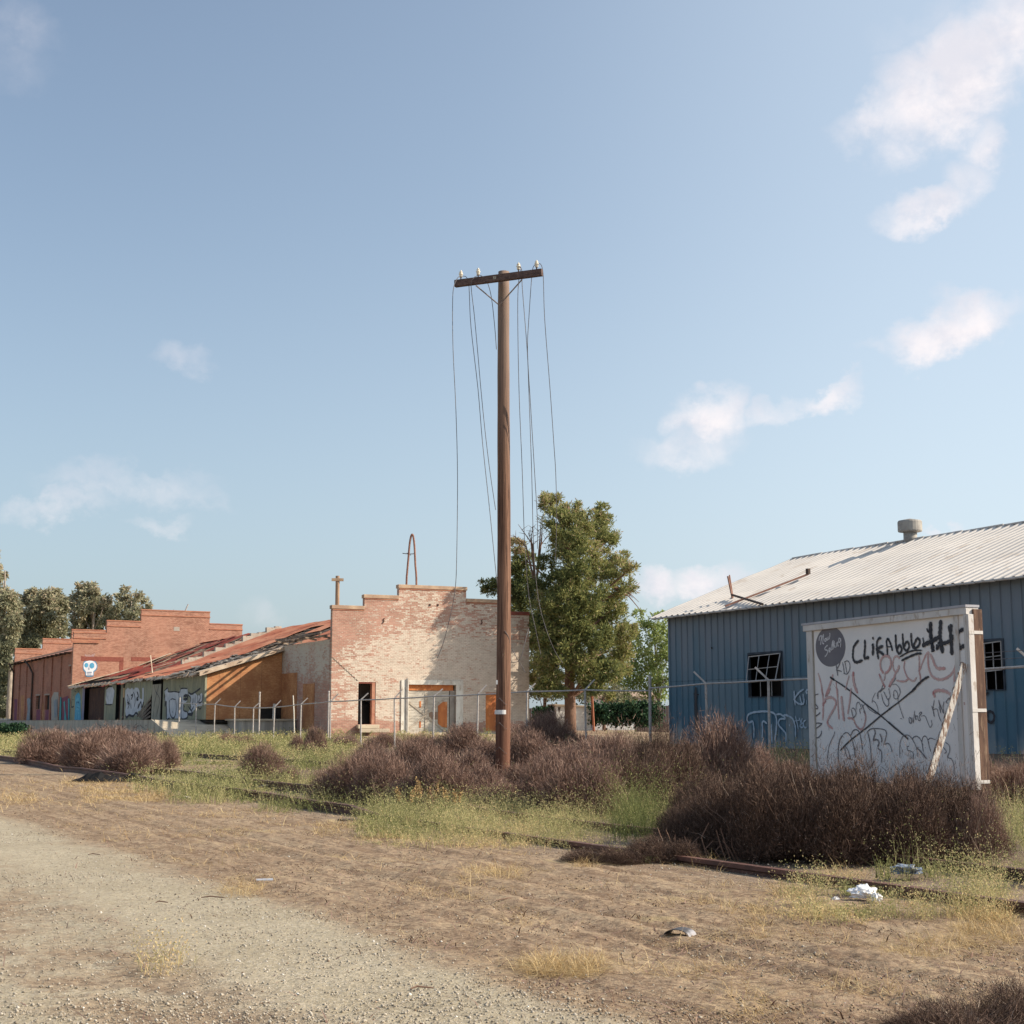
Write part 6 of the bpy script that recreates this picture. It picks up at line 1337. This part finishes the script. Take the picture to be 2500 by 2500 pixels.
protoD = [bush_mesh('dry_brush', 15000, 401, M_twigd, .0045, (.05, .28), .1, spiky=1.2, stems=160)]
protoC = [bush_mesh('dry_bush', 34000, 300+i, M_twig, .0062, (.06, .24), .5, spiky=1.0, light=.07) for i in range(2)]
used = {}
NB = 0
def bush(px, pyb, wpx, hpx, label, proto, pi=0, depth=1.0, rz=None, group='dry brown bushes around the old track'):
    """bush whose foot is at photo (px, pyb), wpx wide and hpx high there"""
    global NB
    if px < 450: pyb -= 15
    g_ = G(px, pyb); Y = g_.y; k = Y/FPX; src = proto[pi % len(proto)]; 
    if src.name not in used: used[src.name] = 1; o = src
    else: o = src.copy(); col.objects.link(o)
    w = wpx*k/2*1.17; h = hpx*k*(1.0 if px < 700 else (1.16 if px < 1500 else 1.16))
    o.location = (g_.x, g_.y+w*depth*.55, g_.z-.03); o.scale = (w, w*depth, h); o.rotation_euler = (0, 0, (NB*1.7) % 6.28 if rz is None and depth == 1.0 else 0.0)
    NB += 1; tag(o, label, 'bush', group); return o
# left group
bush(105, 1880, 165, 95, 'leftmost brown bush beside the rail at the far left', protoA, 0)
bush(200, 1892, 190, 100, 'brown bush in the left cluster, second from the left edge', protoA, 1)
bush(290, 1905, 190, 100, 'purplish brown bush in the left cluster behind the black rubber scrap', protoA, 2)
bush(365, 1893, 120, 90, 'brown bush at the right end of the left cluster', protoC, 0)
bush(270, 1845, 160, 60, 'tangled brown bush top against the concrete dock wall', protoC, 1)
bush(628, 1902, 128, 92, 'round lone brown bush in the green weeds left of the pole', protoA, 1)
bush(690, 1912, 70, 50, 'small thin brown bush leaning on the round lone one', protoC, 0)
bush(560, 1822, 66, 40, 'small brown bush at the foot of the fence below the plywood wall', protoA, 2)
bush(596, 1818, 60, 30, 'tiny brown bush right of the one below the plywood wall', protoC, 1)
bush(762, 1842, 66, 66, 'rounded brown bush in front of the corner of the painted brick building', protoA, 0)
bush(722, 1838, 50, 40, 'small dark bush tucked left of the rounded one at the building corner', protoA, 1)
bush(840, 1826, 90, 34, 'low brown brush below the open doorway', protoC, 0)
bush(930, 1826, 90, 34, 'low brown brush left of the barn door', protoC, 1)
# centre thicket, back rows
bush(1010, 1850, 140, 60, 'dark brown bush in the thicket below the barn door', protoA, 2)
bush(1130, 1858, 160, 85, 'dark brown bush in the thicket just left of the pole', protoA, 0)
bush(1340, 1832, 150, 80, 'high brown bush right of the pole in front of the brick wall end', protoA, 1)
bush(1420, 1830, 150, 45, 'pale brown low bush under the big tree', protoC, 0)
bush(1290, 1822, 120, 60, 'brown bush close behind the pole', protoA, 2)
bush(1500, 1840, 170, 58, 'brown bush in front of the hedge', protoC, 1)
bush(1585, 1845, 150, 60, 'brown bush at the tall corner post of the fence', protoA, 0)
bush(1660, 1855, 140, 60, 'reddish brown bush at the left corner of the blue building', protoC, 0)
# centre rows
bush(860, 1955, 190, 105, 'brown bush at the left end of the centre thicket', protoA, 1)
bush(950, 1962, 200, 130, 'brown bush in the left part of the centre thicket behind the tall weeds', protoA, 2)
bush(1060, 1972, 210, 128, 'big brown bush left of the foot of the pole', protoA, 0)
bush(1165, 1965, 170, 88, 'brown bush pressed against the left side of the pole', protoC, 1)
bush(1235, 1975, 170, 62, 'brown bush in front of the foot of the pole', protoA, 1)
bush(1345, 1985, 190, 125, 'brown bush just right of the pole', protoA, 0)
bush(1430, 1995, 220, 148, 'brown bush in the middle of the right thicket', protoA, 2)
bush(1400, 1900, 220, 95, 'pinkish brown bush behind the right thicket', protoC, 0)
bush(1530, 1910, 220, 110, 'pinkish brown bush in front of the fence corner', protoC, 1)
bush(1545, 1985, 210, 165, 'dark brown bush above the bright green weeds', protoB, 0)
bush(1650, 1975, 220, 190, 'tall dark brown bush left of the sign', protoB, 1)
bush(1770, 1965, 260, 190, 'tall reddish brown bush in front of the blue wall', protoA, 1)
bush(1850, 1930, 170, 110, 'reddish bush between the fence post and the sign', protoC, 0)
for (a_, b_, w_, h_, l_, p_, i_) in (
    (905, 1895, 150, 75, 'brown bush in the second row below the doorstep', 'A', 1), (1000, 1900, 170, 85, 'brown bush in the second row between the barn door and the thicket', 'A', 0), (1110, 1905, 170, 75, 'brown bush in the second row left of the pole', 'C', 0),
    (1200, 1885, 150, 85, 'brown bush partly behind the pole at fence distance', 'A', 2), (1290, 1890, 180, 95, 'brown bush right behind the pole at fence distance', 'A', 1), (1480, 1945, 220, 110, 'brown bush in the middle rows of the right thicket', 'A', 0),
    (1620, 1925, 200, 95, 'brown bush in the middle rows below the blue corner', 'C', 1), (1700, 1920, 180, 110, 'brown bush in front of the first slanted fence post', 'A', 2), (1300, 1930, 170, 70, 'brown bush right of the foot of the pole in the middle row', 'C', 0),
    (1380, 1955, 200, 120, 'purplish brown bush in the middle of the centre thicket', 'A', 1), (820, 1935, 120, 60, 'low brown bush trailing off the left end of the centre thicket', 'C', 1), (1930, 1925, 130, 60, 'low tan bush directly behind the left foot of the sign', 'C', 1),
    (1950, 2085, 300, 200, 'dark brown bush overlapping the middle of the mass under the sign', 'B', 1), (2080, 2090, 300, 215, 'dark bush with pale twigs below the crossed lines of the sign', 'B', 0), (2240, 2092, 280, 205, 'dark bush right of the leaning plank', 'B', 1), (1770, 2060, 240, 160, 'dark bush filling the left part of the mass behind the low one', 'B', 1),
    (240, 1888, 180, 90, 'brown bush filling the middle of the left cluster', 'A', 1), (150, 1878, 150, 88, 'brown bush between the first two of the left cluster', 'A', 2), (330, 1888, 150, 92, 'brown bush filling the right part of the left cluster', 'A', 0)):
    bush(a_, b_, w_, h_, l_, {'A': protoA, 'B': protoB, 'C': protoC}[p_], i_)
# big front mass under the sign
bush(1730, 2085, 240, 150, 'low dark bush at the left end of the mass under the sign', protoB, 0)
bush(1850, 2100, 320, 215, 'large dark brown bush in front of the left edge of the sign', protoB, 1)
bush(2010, 2108, 350, 240, 'large dark bush under the middle of the sign', protoB, 0)
bush(2160, 2112, 360, 240, 'large dark brown bush in front of the leaning plank', protoB, 1)
bush(2310, 2105, 300, 225, 'dark brown bush at the right end of the mass under the sign', protoB, 0)
bush(1480, 2112, 200, 45, 'flat grey brown brush lying left of the big front bushes', protoB, 1)
bush(1620, 2108, 170, 70, 'thin grey brush with bent stalks left of the big front bushes', protoB, 0)
bush(2400, 2110, 130, 150, 'sparse brown bush right of the sign post', protoC, 1)
bush(2440, 1965, 160, 85, 'pale dry bush behind the sign post', protoC, 0)
bush(2530, 1970, 170, 95, 'pale dry bush at the right edge behind the weeds', protoC, 1)
bush(2450, 1925, 120, 70, 'pale tangled dry bush below the right window', protoC, 0)
# foreground brush pile bottom right
bush(2380, 2560, 420, 120, 'dark dry brush pile in the bottom right corner', protoD, 0, depth=.8)
bush(2270, 2535, 260, 70, 'thin flat dry twigs at the left end of the foreground brush', protoD, 0, depth=.8)
bush(2530, 2520, 300, 130, 'dark dry brush at the right edge of the foreground', protoD, 0, depth=.8)

# ------------------------------------------------------------------ grass, weeds and straw (uncountable)
def to_px(X, Y, Z):
    c_, s_ = math.cos(PITCH), math.sin(PITCH); y = Y; z = Z-EYE
    dpt = y*c_+z*s_; v = -y*s_+z*c_
    return 1250+FPX*X/dpt, 1250-FPX*v/dpt
def scatter(n, ymin, ymax, seed, dens):
    rs = np.random.RandomState(seed); Y = ymin*np.exp(rs.rand(n)*math.log(ymax/ymin)); X = Y*rs.uniform(-.42, .42, n); Z = gz(X, Y)
    px, py = to_px(X, Y, Z); k = rs.rand(n) < dens(px, py, X, Y); return rs, X[k], Y[k], Z[k], px[k], py[k]
def blades(name, rs, X, Y, Z, h, w, lean, rnd, matr, parts=2):
    n = len(X); th = rs.rand(n)*6.28; ph = rs.rand(n)*6.28; l = lean*(.3+rs.rand(n)); dx_, dy_ = np.cos(th)*l, np.sin(th)*l; wx, wy = np.cos(ph)*w/2, np.sin(ph)*w/2
    hz = h*np.sqrt(np.maximum(.05, 1-np.minimum(l, .98)**2))
    b = np.stack([X, Y, Z-.01], 1); o1 = np.stack([wx, wy, 0*wx], 1); mid = b+np.stack([dx_*h*.35, dy_*h*.35, hz*.6], 1); tip = b+np.stack([dx_*h, dy_*h, hz], 1)
    V = np.stack([b-o1, b+o1, mid+o1*.7, mid-o1*.7, tip+o1*.12, tip-o1*.12], 1).reshape(-1, 3); i = (np.arange(n)*6)[:, None]
    F = np.concatenate([i+np.array([[0, 1, 2, 3]]), i+np.array([[3, 2, 4, 5]])], 1).reshape(-1, 4); return np_mesh(name, V, F, matr, rnd=np.repeat(rnd, 2))
def box_d(px, py, x0, x1, y0, y1, e=40):
    return sst(px, x0-e, x0+e)*(1-sst(px, x1-e, x1+e))*sst(py, y0-12, y0+8)*(1-sst(py, y1-12, y1+8))
def d_green(px, py, X, Y):
    c = X*TC+Y*TS; nz = fbm(X/.8, Y/.8, 51, 3); nb = fbm(X/4, Y/4, 55, 3)
    d = 1.0*box_d(px, py, 880, 1470, 1975, 2072)*(nz > .28)*(.35+.65*(sst(px, 880, 1250)+(py < 2050)).clip(0, 1))
    d = np.maximum(d, .9*box_d(px, py, 640, 900, 1955, 1985)*(nz > .42)); d = np.maximum(d, .9*box_d(px, py, 430, 640, 1925, 1965)*(nz > .42))
    d = np.maximum(d, .8*box_d(px, py, 370, 870, 1800, 1930)*(nb > .40)*(c > 7.4))
    d = np.maximum(d, .7*box_d(px, py, -60, 160, 1790, 1850)); d = np.maximum(d, .45*box_d(px, py, 330, 600, 1905, 1940))
    d = np.maximum(d, 1.0*box_d(px, py, 1490, 1650, 1990, 2055)); d = np.maximum(d, .5*box_d(px, py, 1510, 1590, 2085, 2110, 15))
    d = np.maximum(d, .75*box_d(px, py, 1930, 2460, 2175, 2260, 60)*(nz > .40)); d = np.maximum(d, .5*box_d(px, py, 2170, 2560, 2128, 2150)*(nz > .42)); d = np.maximum(d, .7*box_d(px, py, 2440, 2560, 1990, 2080)*(nz > .4))
    d = np.maximum(d, .5*box_d(px, py, 830, 1290, 1795, 1812)*(nb > .45)); d = np.maximum(d, .5*box_d(px, py, 1850, 1990, 1850, 1890))
    d = np.maximum(d, .18*box_d(px, py, 340, 460, 2340, 2385, 30)*(nz > .5)); d = np.maximum(d, .05*(c > 10)*(nz > .5))
    return d
rs, X, Y, Z, px, py = scatter(620000, 6.5, 85, 61, d_green)
n = len(X); nb = fbm(X/2.5, Y/2.5, 91, 3); front = sst(py, 2015, 2075)*(px < 1500)
hgt = (.11+.17*rs.rand(n))*(.25+1.5*sst(fbm(X/.35, Y/.35, 71, 3), .3, .7))*(1-.30*front); hgt *= np.where((px > 860)&(px < 1490), .78, 1); hgt *= np.where((px > 1490)&(px < 1650)&(py < 2060), 1.5, 1)*np.where(py > 2160, .62, 1)
rd = np.clip(.52+.75*(nb-.5)+.65*(fbm(X/.3, Y/.3, 93, 2)-.5)+.17*rs.normal(size=n)+.34*front+.22*(py > 2170)-.30*((px > 1490)&(px < 1660)&(py < 2060)), 0, 1)
kb = rs.rand(n) < .42
o = blades('weeds', rs, X[kb], Y[kb], Z[kb], hgt[kb]*.95, np.clip(Y[kb]/FPX*1.3, .004, .02), .85, rd[kb], M_grass); tag(o, 'green and yellowing weeds growing along the track and in the yard', 'weeds', kind='stuff')
# leafy plants: a few stems each with leaflets
kp = np.where(rs.rand(n) < .17)[0]; q_ = 28; ip = np.repeat(kp, q_); st_ = np.tile(np.arange(q_) % 4, len(kp)); sdir = rs.normal(size=(len(kp), 4, 2))*.5; sdv = sdir[np.repeat(np.arange(len(kp)), q_), st_]
t_ = rs.rand(len(ip))**.8; hh_ = hgt[ip]*1.15; C = np.stack([X[ip]+sdv[:, 0]*hh_*t_+rs.normal(size=len(ip))*.012, Y[ip]+sdv[:, 1]*hh_*t_+rs.normal(size=len(ip))*.012, Z[ip]+hh_*t_], 1)
V, F = cards(rs, C, 1.0, .28, np.concatenate([sdv, np.full((len(ip), 1), .9)], 1), .7); sc = np.clip(Y[ip]/FPX*3.0, .012, .055); V = (V.reshape(-1, 4, 3)-C[:, None])*sc[:, None, None]+C[:, None]
o = np_mesh('weed_leaves', V.reshape(-1, 3), F, M_grass, rnd=np.clip(rd[ip]-.02+.10*rs.normal(size=len(ip)), 0, 1)); tag(o, 'small leaves of the weeds along the track', 'weeds', kind='stuff')
def d_straw(px, py, X, Y):
    nz = fbm(X/.5, Y/.5, 151, 3); c = X*TC+Y*TS
    d = .13*sst(nz, .54, .70)*((c > 3.3)&(c < 6.9)&(Y < 30))+.004*(c > 2.9)*(c < 6.9)
    for (x0, x1, y0, y1, s) in ((1290,1470,2345,2385,1),(1120,1270,2125,2150,.9),(880,990,2030,2055,.7),(1400,1460,2110,2125,.9),(1700,1790,2200,2235,.5),(1830,1880,2210,2290,.5),(2330,2480,2230,2310,1),(2200,2330,2290,2330,.3),(420,470,2080,2100,.6),(200,420,1915,1960,.7),(0,90,1940,1965,.5),(150,420,1905,1925,.5),(640,700,1985,2010,.4),(1890,1960,2170,2200,.7),(1690,1760,2100,2118,.9),(770,900,2010,2040,.4),(2000,2120,2130,2160,.4),(1530,1680,2220,2235,.6),(2170,2290,2320,2350,.5),(540,640,2160,2190,.4)):
        d = np.maximum(d, s*box_d(px, py, x0, x1, y0, y1, 12)*(nz > .42))
    return d
rs, X, Y, Z, px, py = scatter(1300000, 5.2, 40, 62, d_straw); n = len(X)
o = blades('straw', rs, X, Y, Z+.006, (.03+.15*rs.rand(n)**1.5), np.clip(Y/FPX*1.0, .0024, .02), 1.9, rs.rand(n), M_straw); tag(o, 'yellow dry straw lying in tufts on the dirt', 'straw', kind='stuff')
# thin upright dry stalks scattered through the brush
def d_st(px, py, X, Y): return .8*box_d(px, py, 2420, 2560, 1900, 2000)+.25*box_d(px, py, 1850, 2000, 1850, 1900)+.25*box_d(px, py, 1350, 1650, 1790, 1850)+.12*box_d(px, py, 2350, 2460, 2080, 2130)
rs, X, Y, Z, px, py = scatter(40000, 10, 60, 63, d_st); n = len(X)
o = blades('dry_stalks', rs, X, Y, Z, .25+.4*rs.rand(n), np.clip(Y/FPX*1.0, .005, .02), .5, rs.rand(n), M_stalk); tag(o, 'pale dry stalks standing by the blue wall and fence', 'dry stalks', kind='stuff')
# litter of twigs and clods on the dirt
rs, X, Y, Z, px, py = scatter(26000, 4.8, 30, 64, lambda px, py, X, Y: .35*((X*TC+Y*TS) > 3.2)+.06)
n = len(X); o = blades('twig_litter', rs, X, Y, Z+.008, .03+.09*rs.rand(n)**2, .004+.006*rs.rand(n), 2.2, rs.rand(n)*.8, M_twig); tag(o, 'scattered twig and bark litter on the dirt', 'litter', kind='stuff')
# tall weeds with seed heads in front of the thicket
def tallweed(px, py, hpx, label, seed, wid=1.0):
    g_ = G(px, py); k = g_.y/FPX; h = hpx*k; r2 = random.Random(seed); e = empty('tall_weed', g_); tag(e, label, 'weed', 'tall seeding weeds by the thicket'); m = MB(); V = []; 
    for i in range(5):
        a = Vector((r2.uniform(-.05, .05), r2.uniform(-.05, .05), 0)); b_ = Vector((r2.uniform(-.18, .18)*wid, r2.uniform(-.1, .1), h*r2.uniform(.7, 1))); m.tube([a, a.lerp(b_, .5)+Vector((r2.uniform(-.03, .03), 0, 0)), b_], [.006, .005, .003], 4); V.append(b_)
    m.build('stem', M_stalk, e); rs = np.random.RandomState(seed); C = np.concatenate([np.array(v)[None]-np.array([v.x*.5, v.y*.5, h])*rs.rand(60, 1)*.42+rs.normal(size=(60, 3))*.011 for v in V]); Vv, F = cards(rs, C, .024, .4); np_mesh('seed_head', Vv, F, M_straw, e, rnd=rs.rand(len(F))*.35)
tallweed(1050, 1990, 88, 'tall yellow seeding weed, tallest of the group in front of the thicket', 1)
tallweed(1000, 1985, 62, 'yellow seeding weed left of the tallest one', 2)
tallweed(1100, 1990, 62, 'yellow seeding weed right of the tallest one', 3)
def tuft(px, py, hpx, label, seed, nb_=26):
    g_ = G(px, py); h = hpx*g_.y/FPX; rs = np.random.RandomState(seed); z0 = np.zeros(nb_); o = blades('grass_tuft', rs, rs.normal(size=nb_)*.03, rs.normal(size=nb_)*.03, z0, h*rs.uniform(.5, 1.05, nb_), np.full(nb_, .009), .55, rs.uniform(.1, .45, nb_), M_grass); o.location = g_; tag(o, label, 'grass tuft', 'green tufts by the far rail')
tuft(2155, 2142, 62, 'green upright grass tuft in front of the dark bushes', 4)
tuft(2278, 2140, 42, 'short green tuft beside the bluish plastic bag', 5, 16)

# ------------------------------------------------------------------ litter and loose things
def crumple(name, px, py, w, h, matr, label, cat, seed, sub=3):
    import bmesh
    g_ = G(px, py); bm = bmesh.new(); bmesh.ops.create_icosphere(bm, subdivisions=sub+1, radius=1); r2 = random.Random(seed)
    dirs = [Vector((r2.gauss(0, 1), r2.gauss(0, 1), r2.gauss(0, 1))).normalized() for _ in range(26)]; am = [r2.uniform(-.35, .3) for _ in dirs]
    for v in bm.verts:
        n_ = v.co.normalized(); f = 1
        for d, a in zip(dirs, am): f += a*max(0, 1-abs(n_.dot(d)-.4)*5)*.8
        v.co = Vector((n_.x*w/2*f, n_.y*w*.35*f, max(-.02, n_.z*h/2*f)+h*.42))
    me = bpy.data.meshes.new(name); bm.to_mesh(me); bm.free(); me.materials.append(matr); o = bpy.data.objects.new(name, me); col.objects.link(o); o.location = g_; return tag(o, label, cat)
crumple('plastic_bag', 2105, 2200, .155, .105, M_bag, 'crumpled white plastic bag lying in the weeds by the near rail', 'plastic bag', 3)
crumple('plastic_bag', 2143, 2206, .085, .08, M_bag, 'small white crumpled plastic lump touching the white bag', 'plastic bag', 8)
crumple('plastic_bag', 2215, 2140, .23, .10, M_bagb, 'bluish grey plastic bag in the shade under the dark bushes', 'plastic bag', 5)
crumple('plastic_scrap', 2040, 2200, .06, .03, M_bag, 'tiny white plastic scrap left of the white bag', 'litter', 9, 2)
crumple('plastic_scrap', 905, 1935, .12, .14, M_bag, 'torn white plastic scrap caught in the centre bushes', 'litter', 12, 2); bpy.data.objects['plastic_scrap.001'].location.z += .12
crumple('plastic_scrap', 1357, 1965, .09, .18, M_bag, 'thin white plastic scrap snagged in the bushes right of the pole', 'litter', 13, 2); bpy.data.objects['plastic_scrap.002'].location.z += .15; bpy.data.objects['plastic_scrap.002'].location.y -= .4
crumple('pale_rock', 456, 1952, .13, .06, mat('pale_rock_stone', (.55, .5, .44), (.45, .4, .35), 5), 'pale rounded rock beside the near rail', 'rock', 14, 2)
g_ = G(646, 2152); m = MB(); m.box(-.06, .06, -.018, .018, .0, .007); o = m.build('flattened_can', mat('crushed_metal', (.5, .52, .58), (.35, .38, .44), 5, rough=.4)); o.location = g_+Vector((0, 0, .01)); o.rotation_euler = (.1, 0, .2); tag(o, 'small flattened bluish can on the dirt', 'can')
# curved scrap of tyre in the foreground
g_ = G(1660, 2284); m = MB(); nseg = 10
def arcsheet(m, L_, w, r, th, a0, a1, n=12):
    P_ = []
    for i in range(n+1):
        a = a0+(a1-a0)*i/n
        for rr in (r, r-th):
            for xx in (-L_/2, L_/2): P_.append((xx, rr*math.cos(a), rr*math.sin(a)))
    m.add(P_, sum([[(4*i, 4*i+1, 4*i+5, 4*i+4), (4*i+2, 4*i+6, 4*i+7, 4*i+3), (4*i, 4*i+4, 4*i+6, 4*i+2), (4*i+1, 4*i+3, 4*i+7, 4*i+5)] for i in range(n)], [])+[(0, 2, 3, 1), (4*n, 4*n+1, 4*n+3, 4*n+2)])
arcsheet(m, .11, .05, .075, .006, R(5), R(175)); o = m.build('curved_scrap', mat('dark_grey_scrap', (.05, .045, .045), (.32, .31, .32), 3, lo=.45, hi=.6, rough=.5)); o.location = g_+Vector((0, 0, .0)); o.scale = (1, 1, .52); o.rotation_euler = (0, .0, R(62)); tag(o, 'small dark curved scrap lying alone on the dirt', 'scrap')
# strip of torn rubber at the left rail
g_ = G(250, 1908); e = empty('rubber_scrap', g_); tag(e, 'torn black rubber tyre strip lying against the near rail at the left', 'tyre scrap'); m = MB(); V = []
n = 14
for i in range(n+1):
    t = i/n; x = -.62+1.15*t; hh = .02+.15*math.sin(math.pi*min(1, t*1.15))**1.3*(1+.2*math.sin(i*2.1)); y = -.28*(1-abs(t-.5)*1.2)+.03*math.sin(i)
    V += [(x, y*.9-.08, .0), (x+.03, y*.3, hh), (x+.05, .16+.05*math.sin(i*1.3), hh*.5), (x+.02, .15, .0)]
m.add(V, sum([[(4*i+k_, 4*i+4+k_, 4*i+5+k_, 4*i+1+k_) for k_ in range(3)] for i in range(n)], [])+[(0, 1, 2, 3), (4*n+3, 4*n+2, 4*n+1, 4*n)]); m.build('tread_strip', M_rubber, e)
m = MB(); m.tube([(.40, .0, .03), (.55, .02, .13), (.72, .06, .10), (.80, .08, .03)], [.05, .045, .035, .02], 6); m.build('torn_flap', M_rubber, e)
for (px, py, L_, rz, lab) in ((1250, 2200, .22, .45, 'bent pale dry stick lying on the dirt below the pole'), (950, 2052, .16, .1, 'thin dark stick on the dirt left of the weeds'), (520, 2196, .16, -.1, 'short dark stick on the gravel near the middle left'), (1030, 2420, .10, .2, 'thin brown stick on the pale gravel at the bottom'), (395, 2208, .08, .0, 'short dark twig left of the other gravel stick'), (230, 2090, .12, -.2, 'thin dark twig on the gravel at the left')):
    g_ = G(px, py); m = MB(); m.tube([(-L_/2, 0, .008), (-.02, .01, .016), (L_/2, -.01, .01)], [.003, .0045, .003], 5); o = m.build('stick', M_stalk if 'pale' in lab else M_bark); o.location = g_+Vector((0, 0, .004)); o.rotation_euler = (0, 0, rz); tag(o, lab, 'stick')
m = MB(); g_ = G(655, 1925)
for k_ in range(6): m.tube([(-.25+.03*k_, .02*k_, .02), (0, .05*k_-.1, .06+.01*k_), (.3-.03*k_, .03*math.sin(k_*2), .10)], .006, 4)
o = m.build('branch', mat('bleached_branch', (.52, .44, .36), (.42, .35, .28), 4)); o.location = g_; tag(o, 'bleached fallen branch lying in the weeds below the lone bush', 'branch')
# bent bare stalks arching out of the front bushes
ST = empty('arching_stalks', G(1700, 2105)); tag(ST, 'bare pale stalks arching out of the grey brush at the left of the front bushes', 'stalks'); r2 = random.Random(31); so_ = Vector(ST.location)
for k_ in range(16):
    a = G(1610+k_*13+r2.uniform(-8, 8), 2100)-so_; hh = r2.uniform(.12, .32); m = MB(); m.tube([a, a+Vector((-.05, 0, hh*.6)), a+Vector((-.06+r2.uniform(-.05, .1), 0, hh))], [.006, .005, .003], 4); m.build('stalk', M_stalk, ST)
